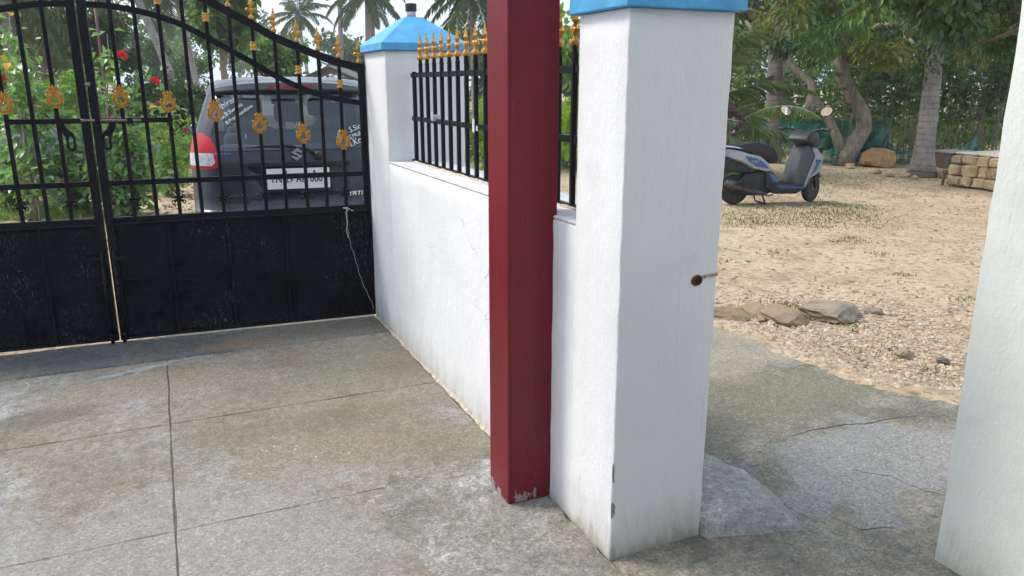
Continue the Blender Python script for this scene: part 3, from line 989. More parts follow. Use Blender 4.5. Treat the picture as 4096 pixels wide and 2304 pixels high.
def lyre_mesh():
    half = [(0.0, 0.0), (0.013, 0.001), (0.016, -0.006), (0.026, -0.014), (0.0295, -0.023), (0.024, -0.031), (0.0205, -0.039), (0.0225, -0.047), (0.029, -0.0535), (0.0355, -0.0505), (0.0415, -0.053), (0.0425, -0.060), (0.037, -0.0665), (0.0405, -0.078), (0.0425, -0.092), (0.038, -0.105), (0.028, -0.116), (0.0165, -0.123), (0.0145, -0.128), (0.0155, -0.133), (0.015, -0.140), (0.0, -0.140)]
    outer = half + [(-a, b2) for a, b2 in reversed(half[1:-1])]
    hh = [(0.0, -0.062), (0.005, -0.069), (0.011, -0.080), (0.0165, -0.093), (0.0165, -0.102), (0.009, -0.107), (0.004, -0.104), (0.0, -0.102)]
    hole = hh + [(-a, b2) for a, b2 in reversed(hh[1:-1])]
    me_ = plate_mesh('scroll_ornament', outer, [hole], 0.009)
    bm = bmesh.new()
    bm.from_mesh(me_)
    mb_ = MB()
    for s in (-1, 1):   # raised rims give the cast relief
        for y in (-0.005, 0.005):
            mb_.tube([(s * a, y, b2) for a, b2 in [(0.006, -0.040), (0.009, -0.055), (0.019, -0.071), (0.027, -0.091), (0.024, -0.107), (0.009, -0.115)]], [0.003, 0.004, 0.005, 0.0055, 0.005, 0.003], 6)
            mb_.tube([(s * a, y, b2) for a, b2 in [(0.002, -0.036), (0.008, -0.022), (0.018, -0.014), (0.025, -0.020)]], [0.003, 0.0045, 0.004, 0.002], 6)
            mb_.tube([(s * a, y, b2) for a, b2 in [(0.030, -0.066), (0.040, -0.062), (0.041, -0.054), (0.035, -0.051)]], [0.003, 0.0045, 0.004, 0.0025], 6)
            mb_.tube([(s * a, y, b2) for a, b2 in [(0.037, -0.070), (0.0405, -0.085), (0.039, -0.100), (0.029, -0.114), (0.016, -0.121)]], [0.002, 0.0032, 0.0036, 0.003, 0.002], 6)
    for y in (-0.006, 0.006):
        mb_.tube([(-0.014, y, -0.131), (0.014, y, -0.131)], 0.004, 6)
        mb_.ball((0, y, -0.116), (0.007, 0.004, 0.006), 8, 5)
        mb_.tube([(0, y, -0.002), (0, y * 1.2, -0.02), (0, y, -0.058)], [0.003, 0.005, 0.003], 6)
    vv = [bm.verts.new(p) for p in mb_.v]
    for f in mb_.f:
        bm.faces.new([vv[i] for i in f])
    bm.to_mesh(me_)
    bm.free()
    me_.materials.append(M['gold'])
    return me_


def rosette_mesh():
    mb_ = MB()
    for q in range(6):
        a = q * PI / 3 + PI / 6
        c, s = math.cos(a), math.sin(a)
        # cupped petal with a rolled lip
        mb_.tube([(0.006 * c, 0.004, 0.006 * s), (0.018 * c, 0.001, 0.018 * s), (0.030 * c, -0.006, 0.030 * s)], [0.005, 0.008, 0.010], 7)
        lip = [(0.034 * c + 0.012 * math.cos(a + b2) * 0.9, -0.010, 0.034 * s + 0.012 * math.sin(a + b2) * 0.9) for b2 in np.linspace(-1.9, 1.9, 9)]
        mb_.tube(lip, 0.0032, 5)
    mb_.ball((0, -0.006, 0), (0.010, 0.008, 0.010), 8, 5)
    me_ = mb_.mesh('rosette', smooth=True)
    me_.materials.append(M['gate'])
    return me_


ME_FIN, ME_COL, ME_LYRE, ME_ROS = finial_mesh(), collar_mesh(), lyre_mesh(), rosette_mesh()

# ------------------------------------------------------------------ double gate
GA = math.atan2(-0.124, 2.301)
GD = Vector((math.cos(GA), math.sin(GA), 0))
HINGE_R = Vector((1.273, 5.248, 0))
LEAF = 1.634
BARS = [0.028, 0.159, 0.287, 0.415, 0.552, 0.680, 0.811, 0.942, 1.073, 1.204, 1.337, 1.463]
ORN = {1: (1.316, 1.605, 0.892), 3: (1.362, 1.691, 0.892), 5: (1.431, 1.832, 0.895), 7: (1.511, 1.995, 0.892), 9: (1.568, 2.085, 0.903), 11: (1.600, 2.22, 0.904)}
UPC = [(-0.01, 1.703), (0.03, 1.709), (0.155, 1.737), (0.289, 1.783), (0.421, 1.834), (0.55, 1.888), (0.674, 1.959), (0.805, 2.027), (0.932, 2.095), (1.06, 2.155), (1.2, 2.21), (1.34, 2.25), (1.47, 2.275), (1.60, 2.285)]
LOC = [(0.0, 1.478), (0.025, 1.480), (0.166, 1.506), (0.294, 1.536), (0.419, 1.585), (0.558, 1.652), (0.684, 1.727), (0.824, 1.809), (0.95, 1.879), (1.082, 1.948), (1.206, 1.993), (1.337, 2.024), (1.466, 2.043), (1.59, 2.048)]


def interp(c, x):
    xs_ = [p[0] for p in c]
    return float(np.interp(x, xs_, [p[1] for p in c]))


def smooth_curve(c, n_):
    # Catmull-Rom through the measured points
    out = []
    for i in range(len(c) - 1):
        p0, p1, p2, p3 = c[max(i - 1, 0)], c[i], c[i + 1], c[min(i + 2, len(c) - 1)]
        for j in range(n_):
            t = j / n_
            out.append(tuple(0.5 * (2 * p1[q] + (p2[q] - p0[q]) * t + (2 * p0[q] - 5 * p1[q] + 4 * p2[q] - p3[q]) * t * t + (3 * p1[q] - p0[q] - 3 * p2[q] + p3[q]) * t ** 3) for q in (0, 1)))
    out.append(c[-1])
    return out


def curve_band(c, hw):
    pts = smooth_curve(c, 4)
    A, B = [], []
    for i, p in enumerate(pts):
        q0, q1 = pts[max(i - 1, 0)], pts[min(i + 1, len(pts) - 1)]
        dx, dz = q1[0] - q0[0], q1[1] - q0[1]
        L = math.hypot(dx, dz) or 1
        A.append((p[0] - dz / L * hw, p[1] + dx / L * hw))
        B.append((p[0] + dz / L * hw, p[1] - dx / L * hw))
    return A, B


def make_leaf(sg, label, hinge):
    t = thing('gate_leaf', label, 'gate', hinge, GA, 'leaves of the black double gate')
    X = lambda a: sg * a
    q = 0.011
    for i, a in enumerate(BARS):
        zt = interp(UPC, a) + 0.030
        spans = [(0.79, zt)] if i not in ORN else [(0.79, ORN[i][0] - 0.128), (ORN[i][0] - 0.012, zt)]
        for za, zb in spans:
            part('bar', MB().box(X(a) - q, X(a) + q, -q, q, za, zb), 'gate', t, bevel=0.0015, seg=1)
        share('finial', ME_FIN, t, (X(a), 0, zt - 0.002), (random.uniform(-0.03, 0.03), random.uniform(-0.035, 0.035), random.uniform(-0.2, 0.2)))
        if i in ORN:
            zo, zc, zr = ORN[i]
            share('scroll_ornament', ME_LYRE, t, (X(a), -0.002, zo), (0, random.uniform(-0.03, 0.03), random.uniform(-0.12, 0.12)), (1.04, 1.6, 1.0))
            share('collar', ME_COL, t, (X(a), 0, zc - 0.026))
            share('rosette', ME_ROS, t, (X(a), 0.004, zr))
    s0, s1 = sorted((X(1.585), X(1.632)))
    part('meeting_stile', MB().box(s0, s1, -0.022, 0.022, 0.02, 2.29), 'gate', t, bevel=0.002, seg=1)
    s0, s1 = sorted((X(-0.006), X(0.014)))
    part('hinge_stile', MB().box(s0, s1, -0.020, 0.020, 0.02, 1.735), 'gate', t, bevel=0.002, seg=1)
    fn = lambda a, b2, tt: (X(a), tt, b2)
    A, B = curve_band(UPC, 0.0235)
    part('curved_rail', MB().strip(A, B, fn, -0.009, 0.016), 'gate', t)
    A, B = curve_band(LOC, 0.0175)
    part('curved_rail', MB().strip(A, B, fn, -0.007, 0.014), 'gate', t)
    for z0, z1, a0, a1, y0 in ((1.001, 1.034, 0.014, 1.585, 0.008), (1.376, 1.406, 1.204, 1.585, 0.008), (0.776, 0.808, 0.014, 1.585, 0.014)):
        s0, s1 = sorted((X(a0), X(a1)))
        part('rail', MB().box(s0, s1, -y0, y0 + 0.004, z0, z1), 'gate', t, bevel=0.0015, seg=1)
    s0, s1 = sorted((X(0.014), X(1.585)))
    part('panel_lip', MB().box(s0, s1, -0.030, 0.012, 0.762, 0.7755), 'gate', t, bevel=0.003, seg=1)
    part('bottom_lip', MB().box(s0, s1, -0.022, 0.006, 0.022, 0.035), 'gate', t, bevel=0.002, seg=1)
    # welds where the bars meet the lower rail
    mb_ = MB()
    for a in BARS:
        for w in (-1, 1):
            mb_.ball((X(a) + w * 0.013, -0.016, 0.777), (0.011, 0.006, 0.007), 6, 4)
    stuff(part('weld_beads', mb_, 'gate', t, True))
    ribs = [0.005, 0.219, 0.574, 0.929, 1.283, 1.600]
    for a, b2 in zip(ribs[:-1], ribs[1:]):
        s0, s1 = sorted((X(a), X(b2)))
        mp = MB()
        ni, nj = 7, 9
        g_ = [(s0 + (s1 - s0) * i / ni, -0.004 + 0.007 * math.sin(PI * i / ni) * math.sin(PI * j / nj) * wob(a * 7 + i * 0.1 + j * 0.07), 0.034 + 0.729 * j / nj) for j in range(nj + 1) for i in range(ni + 1)]
        g2 = [(x, 0.004, z) for x, y, z in g_]
        nq = len(g_)
        fs__ = [(j * (ni + 1) + i, j * (ni + 1) + i + 1, (j + 1) * (ni + 1) + i + 1, (j + 1) * (ni + 1) + i) for j in range(nj) for i in range(ni)]
        fs__ += [tuple(nq + w for w in reversed(f)) for f in fs__]
        mp.add(g_ + g2, fs__)
        part('panel', mp, 'gate_panel', t, True)
    for a in ribs[1:-1]:
        part('rib', MB().box(X(a) - 0.010, X(a) + 0.010, -0.018, -0.003, 0.028, 0.764), 'gate_panel', t, bevel=0.003, seg=1)
    # slotted hasp plate hanging from the short rail
    pl = [(0.0, 0.0), (0.036, 0.0), (0.034, -0.022), (0.012, -0.062), (0.001, -0.085), (0.001, -0.140), (-0.008, -0.158), (-0.024, -0.164), (-0.040, -0.158), (-0.049, -0.140), (-0.049, -0.080), (-0.040, -0.055), (-0.010, -0.028)]
    slot = [(-0.024 + 0.011 * math.cos(w), -0.088 + 0.011 * math.sin(w)) for w in np.linspace(0, PI, 7)] + [(-0.024 + 0.011 * math.cos(w), -0.134 + 0.011 * math.sin(w)) for w in np.linspace(PI, 2 * PI, 7)]
    me_ = plate_mesh('hasp', [(-a, b2) for a, b2 in pl] if sg < 0 else pl, [[(-a, b2) for a, b2 in slot] if sg < 0 else slot], 0.008)
    me_.transform(Matrix.Translation((X(1.500) if sg < 0 else X(1.545), -0.012, 1.378)))
    # plate leans towards the meeting stile
    if True:
        me_.transform(Matrix.Translation((-X(1.52), 0, 0)))
        me_.transform(Matrix.Scale(-1, 4, (1, 0, 0)))
        me_.transform(Matrix.Translation((X(1.52), 0, 0)))
        me_.flip_normals()
    link('hasp', me_, 'gate', t)
    # drop bolt with lever
    xb = X(1.608) if sg < 0 else X(1.597)
    db = part('drop_bolt', MB().tube([(xb, -0.034, 0.60), (xb, -0.034, 0.012)], 0.0115, 10), 'gate', t, True)
    part('bolt_lever', MB().box(*sorted((xb, X(1.535))), -0.052, -0.042, 0.545, 0.570), 'gate', db, bevel=0.002, seg=1)
    part('bolt_stop', MB().box(xb - 0.004, xb + 0.008, -0.055, -0.040, 0.515, 0.545), 'gate', db)
    for z in (0.385, 0.055):
        part('bolt_guide', MB().tube([(xb, -0.034, z), (xb, -0.034, z + 0.022)], 0.0185, 10), 'gate', db, True)
    return t


HINGE_L = HINGE_R - GD * (2 * 1.637)
leafR = make_leaf(-1, 'right leaf of the black double gate, hinged on the blue capped pillar', HINGE_R)
leafL = make_leaf(1, 'left leaf of the black double gate, cut off by the left frame edge', HINGE_L)
# sliding bolt on the short rail of the right leaf
sb = part('sliding_bolt', MB().tube([(-1.688, -0.024, 1.395), (-1.362, -0.024, 1.391)], 0.0095, 10), 'steel', leafR, True)
for a in (-1.60, -1.424):
    part('bolt_guide', MB().box(a - 0.014, a + 0.014, -0.038, -0.010, 1.375, 1.409), 'gate', sb, bevel=0.003, seg=1)
part('bolt_keeper', MB().tube([(-1.657 + 0.006 * math.cos(w), -0.024, 1.402 + 0.040 * math.sin(w)) for w in np.linspace(0, 2 * PI, 17)], 0.006, 6), 'gate', leafL.children[0].parent and leafR, True)
part('stile_catch', MB().tube([(-1.64, -0.03, 1.60), (-1.612, -0.03, 1.60)], 0.016, 10), 'steel', leafR, True)

# white thread tied to the bottom rail and trailing to the pillar foot
sp = [(-0.158, -0.040, 0.80), (-0.168, -0.036, 0.77), (-0.163, -0.036, 0.72), (-0.166, -0.034, 0.66), (-0.160, -0.034, 0.60), (-0.150, -0.034, 0.54), (-0.128, -0.034, 0.45), (-0.110, -0.034, 0.37), (-0.086, -0.034, 0.27), (-0.055, -0.034, 0.19), (-0.030, -0.034, 0.128), (-0.004, -0.034, 0.05)]
fine = []
for a, b2 in zip(sp[:-1], sp[1:]):
    for j in range(4):
        t_ = j / 4
        fine.append(tuple(a[q] + (b2[q] - a[q]) * t_ + (0.0035 * wob((len(fine)) * 0.37 + q * 5) if q != 1 else 0) for q in range(3)))
mb = MB().tube(fine, 0.0015, 5)
mb.tube([(-0.160, -0.038, 0.795), (-0.172, -0.040, 0.76), (-0.166, -0.036, 0.70), (-0.172, -0.036, 0.64), (-0.165, -0.036, 0.588)], 0.0026, 5)
mb.tube([(-0.165, -0.036, 0.77), (-0.15, -0.04, 0.79), (-0.13, -0.038, 0.772), (-0.118, -0.036, 0.775)], 0.003, 5)
mb.tube([(-0.172 + 0.012 * math.cos(w), -0.026 + 0.014 * math.sin(w), 0.792) for w in np.linspace(0, 2 * PI, 12)], 0.003, 5)
rz = Matrix.Rotation(GA, 4, 'Z')
mb.xf(lambda p: rz @ p + HINGE_R)
tag(part('string', mb, mat_simple('white_thread', (0.5, 0.5, 0.48), 0.8)), 'thin white thread tied to the gate rail, trailing to the pillar foot', 'string')

# ------------------------------------------------------------------ spiked fence on the wall
FX = 1.435
fence = thing('spiked_fence', 'black bar fence with gold spear finials standing on the white wall ledge', 'fence', (FX, 3.55, 1.139))
YB = [4.5235 - 0.1255 * i for i in range(17)]
for y in YB:
    if y < 2.36:
        continue
    q = 0.0100
    part('bar', MB().box(FX - q, FX + q, y - q, y + q, 1.142, 1.712), 'gate', fence, world=True, bevel=0.0025, seg=1)
    part('bar_neck', MB().lathe([(0.0145, 1.708), (0.0105, 1.726), (0.0105, 1.742)], 8, (FX, y, 0)), 'gate', fence, world=True)
    share('finial', ME_FIN, fence, (0, y - 3.55, 1.739 - 1.139), (0, 0, PI / 2 + R_(random.uniform(-9, 9))), (1, 1.25, 1))
for z0, z1, y0 in ((1.641, 1.669, 2.345), (1.386, 1.413, 2.345)):
    part('rail', MB().box(FX - 0.006, FX + 0.008, y0, 4.71, z0, z1), 'gate', fence, world=True, bevel=0.0015, seg=1)
part('base_rail', MB().box(FX - 0.010, FX + 0.010, 2.345, 4.715, 1.1405, 1.152), 'gate', fence, world=True)
part('end_post', MB().box(FX - 0.011, FX + 0.011, 4.640, 4.664, 1.1405, 1.675), 'gate', fence, world=True, bevel=0.003, seg=1)
part('mortar_bed', MB().tube([(FX - 0.02, y, 1.139 + 0.002 * wob(y * 5)) for y in np.arange(2.36, 4.71, 0.05)], [0.009 + 0.003 * wob(y * 7.7) for y in np.arange(2.36, 4.71, 0.05)], 6), 'fillet', fence, True, world=True)
y3 = YB[2] - 0.01
part('plastic_clip', MB().box(FX - 0.026, FX + 0.016, y3 - 0.022, y3 + 0.016, 1.402, 1.436), mat_simple('grey_clip', (0.42, 0.45, 0.46), 0.5), fence, world=True, bevel=0.003, seg=1)
y8 = YB[7]
mb = MB()
ol = [(0.012 * math.sin(w) * (1 + 0.3 * wob(w * 4)), 0.036 * math.cos(w)) for w in np.linspace(0, 2 * PI, 14, endpoint=False)]
mb.prism(ol, lambda a, b2, t: (t, y8 + a, 1.405 + b2), FX - 0.0165, FX - 0.0122)
mb.prism([(a * 0.7, b2 * 0.35) for a, b2 in ol], lambda a, b2, t: (t, y8 - 0.028 + a, 1.392 + b2), FX - 0.0095, FX - 0.0055)
part('bird_dropping', mb, mat_simple('bird_lime', (0.66, 0.66, 0.64), 0.9, 0.2, 60), fence, world=True)

# ------------------------------------------------------------------ dark grey people carrier parked beyond the gate
def mat_carpaint():
    mt, nt, b = mat_base('dark_blue_grey_carpaint')
    g = N(nt)
    p = g.position(True)
    dust = g.ramp(g.noise(p, 5, 5, 0.7), [(0.35, (0.013, 0.018, 0.032)), (0.75, (0.023, 0.029, 0.044))])
    g.link(dust, b.inputs['Base Color'])
    b.inputs['Metallic'].default_value = 0.2
    b.inputs['Roughness'].default_value = 0.34
    b.inputs['Coat Weight'].default_value = 0.5
    b.inputs['Coat Roughness'].default_value = 0.10
    return mt


def mat_glass(name, tint, base=0.06, gain=0.9):
    mt, nt, b = mat_base(name)
    g = N(nt)
    tr = g.new('ShaderNodeBsdfTransparent')
    tr.inputs[0].default_value = (*tint, 1)
    gl = g.new('ShaderNodeBsdfGlossy')
    gl.inputs['Roughness'].default_value = 0.03
    gl.inputs['Color'].default_value = (0.9, 0.95, 1, 1)
    fr = g.new('ShaderNodeFresnel')
    fr.inputs['IOR'].default_value = 1.5
    ms = g.new('ShaderNodeMixShader')
    g.link(g.math('ADD', g.math('MULTIPLY', fr.outputs[0], gain), base), ms.inputs[0])
    g.link(tr.outputs[0], ms.inputs[1])
    g.link(gl.outputs[0], ms.inputs[2])
    g.link(ms.outputs[0], nt.nodes['Material Output'].inputs[0])
    return mt


M['carpaint'] = mat_carpaint()
M['glass'] = mat_glass('tinted_glass', (0.74, 0.82, 0.88), 0.03, 0.75)
M['glass_dark'] = mat_glass('dark_glass', (0.03, 0.035, 0.045), 0.04)
M['chrome'] = mat_simple('chrome', (0.75, 0.77, 0.80), 0.15, 0.05, 8, 0, metal=1.0)
M['lamp_red'] = mat_simple('red_lens', (0.42, 0.004, 0.010), 0.3, 0.2, 18, 0.0, coat=0.1, spec=0.3)
M['lamp_clear'] = mat_simple('clear_lens', (0.42, 0.42, 0.45), 0.14, 0.3, 26, 0.2, 50, coat=1.0)
M['interior'] = mat_simple('car_interior', (0.055, 0.062, 0.075), 0.8)
M['headrest'] = mat_simple('seat_cloth', (0.085, 0.105, 0.14), 0.8)
M['tyre'] = mat_simple('tyre_rubber', (0.035, 0.032, 0.03), 0.85, 0.3, 20, 0.3)
M['rim'] = mat_simple('rim_alloy', (0.32, 0.31, 0.30), 0.4, 0.2, 20, 0.1, metal=0.6)
M['plate_white'] = mat_simple('plate_white', (0.70, 0.72, 0.72), 0.4, 0.05)
M['ink'] = mat_simple('black_ink', (0.02, 0.024, 0.035), 0.5)
M['sticker'] = mat_simple('white_sticker', (0.60, 0.64, 0.67), 0.5, 0.02)
M['blue_print'] = mat_simple('blue_print', (0.03, 0.30, 0.60), 0.5, 0.02)

NRM = Vector((math.sin(-GA), math.cos(-GA), 0))
LAT = Vector((NRM.y, -NRM.x, 0))
CAR_C = NRM * 6.66 + LAT * 0.665            # rear bumper centre on the ground
car = thing('parked_car', 'dark grey people carrier parked with its back to the gate', 'car', (CAR_C.x, CAR_C.y, -0.01), -(-GA))
car.rotation_euler = (0, 0, math.atan2(NRM.y, NRM.x) - R_(3.2))     # local x points forward, y to the left

#        z     xr    xf    w     rad  frad
SL = [(0.20, 0.16, 4.10, 0.76, 0.22, 0.30), (0.32, 0.05, 4.22, 0.82, 0.24, 0.35), (0.45, 0.005, 4.26, 0.842, 0.25, 0.4), (0.56, 0.00, 4.265, 0.848, 0.25, 0.42), (0.60, 0.018, 4.25, 0.848, 0.25, 0.42), (0.615, 0.05, 4.25, 0.848, 0.25, 0.42),
      (0.70, 0.058, 4.22, 0.847, 0.25, 0.42), (0.82, 0.075, 4.15, 0.846, 0.24, 0.42), (0.97, 0.095, 3.95, 0.845, 0.24, 0.42), (1.02, 0.105, 3.42, 0.843, 0.24, 0.40), (1.085, 0.125, 3.28, 0.838, 0.24, 0.35),
      (1.16, 0.165, 3.12, 0.822, 0.24, 0.33), (1.25, 0.215, 2.95, 0.795, 0.24, 0.33), (1.35, 0.275, 2.76, 0.762, 0.24, 0.32), (1.45, 0.34, 2.56, 0.727, 0.24, 0.32), (1.525, 0.395, 2.40, 0.700, 0.24, 0.32),
      (1.545, 0.405, 2.33, 0.698, 0.24, 0.32), (1.60, 0.43, 2.18, 0.675, 0.24, 0.32), (1.645, 0.52, 2.02, 0.61, 0.22, 0.3), (1.672, 0.74, 1.82, 0.44, 0.2, 0.25), (1.682, 1.1, 1.6, 0.2, 0.1, 0.1)]
REAR_Y = [0.0, 0.12, 0.24, 0.36, 0.42, 0.52]
ncorner, nside, nfc, nfr = 7, 26, 6, 4


def car_outline(s):
    z, xr, xf, w, r, fr = s
    k = min(1.0, (w - r) / 0.60)
    pts = []
    for y in REAR_Y:
        pts.append((xr + 0.05 * (y * k / w) ** 2, y * k if w < 0.84 else y))
    yc = w - r
    for i in range(ncorner + 1):
        a = (PI / 2) * i / ncorner
        pts.append((xr + 0.03 + r * 0.95 - r * 0.95 * math.cos(a), yc + r * math.sin(a)))
    x0, x1 = pts[-1][0], xf - fr
    for i in range(1, nside + 1):
        t = i / nside
        x = x0 + (x1 - x0) * t
        pts.append((x, w + 0.012 * math.sin(PI * t)))
    for i in range(1, nfc + 1):
        a = (PI / 2) * i / nfc
        pts.append((x1 + fr * math.sin(a), w - fr + fr * math.cos(a)))
    for i in range(1, nfr + 1):
        pts.append((xf + 0.04 * i / nfr, (w - fr) * (1 - i / nfr)))
    return pts


outl = [car_outline(s) for s in SL]
ncol = len(outl[0])
iC0, iC1 = len(REAR_Y), len(REAR_Y) + ncorner + 1
iS1 = iC1 + nside
groups = {}


def cls(j, i, side):
    z = (SL[j][0] + SL[j + 1][0]) / 2
    if 0.70 <= z <= 0.97 and i < 4:
        return 'recess'
    if z < 0.60:
        return 'bumper' if i < iC1 + 2 else 'body'
    if 1.085 < z < 1.53:
        if i < iC0 + 2:
            return 'rear_window'
        if i < iC1 - 1:
            return 'pillar_black'
        if i < iS1 - 1:
            q = (i - iC1) % 9
            return 'pillar_black' if q in (0,) else 'side_window'
        if i < iS1 + 2:
            return 'body'
        return 'windscreen'
    if z > 1.53 and z < 1.605 and i < iC1 - 2:
        return 'spoiler'
    return 'body'


for j in range(len(SL) - 1):
    for side in (1, -1):
        for i in range(ncol - 1):
            key = cls(j, i, side)
            if key == 'recess':
                continue
            if key == 'pillar_black':
                key += '_%d_%d' % (0 if i < iC1 - 1 else 1 + (i - iC1) // 9, side)
            if key == 'side_window':
                key += '_%d_%d' % ((i - iC1) // 9, side)
            mbk = groups.setdefault(key, MB())
            q = [(*outl[j][i], SL[j][0]), (*outl[j][i + 1], SL[j][0]), (*outl[j + 1][i + 1], SL[j + 1][0]), (*outl[j + 1][i], SL[j + 1][0])]
            q = [(x, y * side, z) for x, y, z in q]
            mbk.add(q if side > 0 else q[::-1], [(0, 1, 2, 3)])
top = [(*p, SL[-1][0]) for p in outl[-1]]
groups['body'].add(top + [(x, -y, z) for x, y, z in reversed(top[1:-1])], [tuple(range(2 * ncol - 2))])
bot = [(*p, SL[0][0]) for p in outl[0]]
groups['body'].add(bot + [(x, -y, z) for x, y, z in reversed(bot[1:-1])], [tuple(reversed(range(2 * ncol - 2)))])


def weld(o, d=0.0004):
    bm = bmesh.new()
    bm.from_mesh(o.data)
    bmesh.ops.remove_doubles(bm, verts=bm.verts, dist=d)
    bmesh.ops.recalc_face_normals(bm, faces=bm.faces)
    bm.to_mesh(o.data)
    bm.free()
    o.data.polygons.foreach_set('use_smooth', [True] * len(o.data.polygons))
    return o


def cpart(name, mb, mat, parent=None, smooth=True, bevel=0.0):
    return part(name, mb, mat, parent or car, smooth, bevel)


gmat = {'body': 'carpaint', 'bumper': 'carpaint', 'pillar_black': 'glass_dark', 'rear_window': 'glass', 'windscreen': 'glass', 'spoiler': mat_simple('grey_spoiler', (0.04, 0.043, 0.048), 0.35, 0.1, coat=0.3)}
parts_ = {}
for key, mbk in groups.items():
    base = 'side_window' if key.startswith('side_window') else ('pillar_trim' if key.startswith('pillar_black') else key)
    parts_[key] = weld(cpart(base, mbk, 'glass_dark' if key.startswith('pillar_black') else gmat.get(key, 'glass')))
body = parts_['body']
# number plate recess: funnel to a smaller trapezoid
def surf_x(y, z):
    zs = [s[0] for s in SL]
    return float(np.interp(z, zs, [s[1] for s in SL])) + 0.05 * (y / 0.84) ** 2


mb = MB()
oy = [0.0, 0.12, 0.24, 0.36, 0.42]
outer = [(surf_x(y, 0.97), y, 0.97) for y in (-0.42, -0.2, 0, 0.2, 0.42)] + [(surf_x(y, 0.70), y, 0.70) for y in (0.42, 0.2, 0, -0.2, -0.42)]
inner = [(0.145, y, 0.945) for y in (-0.345, -0.17, 0, 0.17, 0.345)] + [(0.115, y, 0.735) for y in (0.27, 0.13, 0, -0.13, -0.27)]
mb.add(outer + inner, [(i, (i + 1) % 10, 10 + (i + 1) % 10, 10 + i) for i in range(10)] + [tuple(range(10, 20))])
cpart('plate_recess', mb, 'carpaint', smooth=False)
cpart('garnish', MB().box(0.070, 0.10, -0.43, 0.43, 0.955, 0.990), 'black_plastic', bevel=0.004, smooth=False)
npl = cpart('number_plate', MB().box(0.072, 0.080, -0.255, 0.255, 0.765, 0.935), 'plate_white', smooth=False, bevel=0.003)
for y in (-0.13, 0.10):
    cpart('plate_bolt', MB().lathe([(0.011, 0), (0.008, 0.004)], 10).xf(lambda p: Vector((0.072 - p.z, y + p.x, 0.905 + p.y))), 'ink', npl)


def text_mesh(txt, size, depth=0.0015, shear=0.0, bold=0.0):
    cu = bpy.data.curves.new('lettering', 'FONT')
    cu.body = txt
    cu.size = size
    cu.extrude = depth
    cu.offset = bold
    cu.shear = shear
    cu.align_x = 'CENTER'
    cu.align_y = 'CENTER'
    cu.resolution_u = 3
    o = bpy.data.objects.new('lettering_tmp', cu)
    COL.objects.link(o)
    dg = bpy.context.evaluated_depsgraph_get()
    me_ = bpy.data.meshes.new_from_object(o.evaluated_get(dg))
    bpy.data.objects.remove(o)
    bpy.data.curves.remove(cu)
    return me_


def lettering(name, txt, size, pos, mat, parent, lean=0.0, tilt=0.0, yaw=0.0, shear=0.0, sx=1.0, bold=0.0):
    """text on the car's rear: readable from behind (local -x); tilt rolls it in the rear plane"""
    me_ = text_mesh(txt, size, 0.001, shear, bold)
    me_.transform(Matrix.Scale(sx, 4, (1, 0, 0)))
    rot = Matrix.Rotation(-PI / 2, 4, 'Z') @ Matrix.Rotation(yaw, 4, 'Z') @ Matrix.Rotation(PI / 2 - lean, 4, 'X') @ Matrix.Rotation(tilt, 4, 'Z')
    me_.transform(Matrix.Translation(pos) @ rot)
    return link(name, me_, mat, parent)


lettering('plate_lettering', 'TN 29 AK 0001', 0.082, (0.0705, 0.0, 0.845), 'ink', npl, sx=0.86, bold=0.0015)
lettering('maker_lettering', 'MARUTI', 0.046, (0.066, 0.505, 0.722), 'chrome', car, sx=1.1, lean=0.08, bold=0.001, yaw=-0.08)
lettering('maker_lettering', 'SUZUKI', 0.046, (0.062, 0.495, 0.680), 'chrome', car, sx=1.1, lean=0.08, bold=0.001, yaw=-0.08)
lettering('model_lettering', 'ERTIGA', 0.048, (0.070, -0.505, 0.708), 'chrome', car, sx=1.25, lean=0.08, shear=0.25, bold=0.001, yaw=0.1)
lettering('model_lettering', 'ZDi', 0.042, (0.068, -0.56, 0.662), 'chrome', car, sx=1.2, lean=0.1, shear=0.2, bold=0.001, yaw=0.1)
gl = 0.565
for txt, sz, y, z, tl in (('Sibiran', 0.080, 0.535, 1.452, 0.62), ('G.B.Swetha', 0.052, 0.495, 1.398, 0.66), ('B.Priyadharshana', 0.044, 0.435, 1.370, 0.68)):
    lettering('sticker_lettering', txt, sz, (surf_x(y, z) - 0.014 + (0.03 if y > 0.5 else 0), y, z), 'sticker', parts_['rear_window'], lean=gl, tilt=tl, sx=0.9, shear=0.25, yaw=-0.08)
for txt, sz, y, z, tl in (('S.Siovi', 0.070, -0.520, 1.255, 0.36), ('S.Midhuna', 0.054, -0.530, 1.200, 0.36), ('I.Kovila', 0.080, -0.535, 1.150, 0.36)):
    lettering('sticker_lettering', txt, sz, (surf_x(y, z) - 0.012, y, z), 'sticker', parts_['rear_window'], lean=gl * 0.9, tilt=tl, sx=0.92, shear=0.2, yaw=0.20)
lettering('blue_lettering', 'Students Care', 0.028, (0.105, 0.60, 1.068), 'blue_print', body, sx=1.0, lean=0.3, yaw=-0.1)
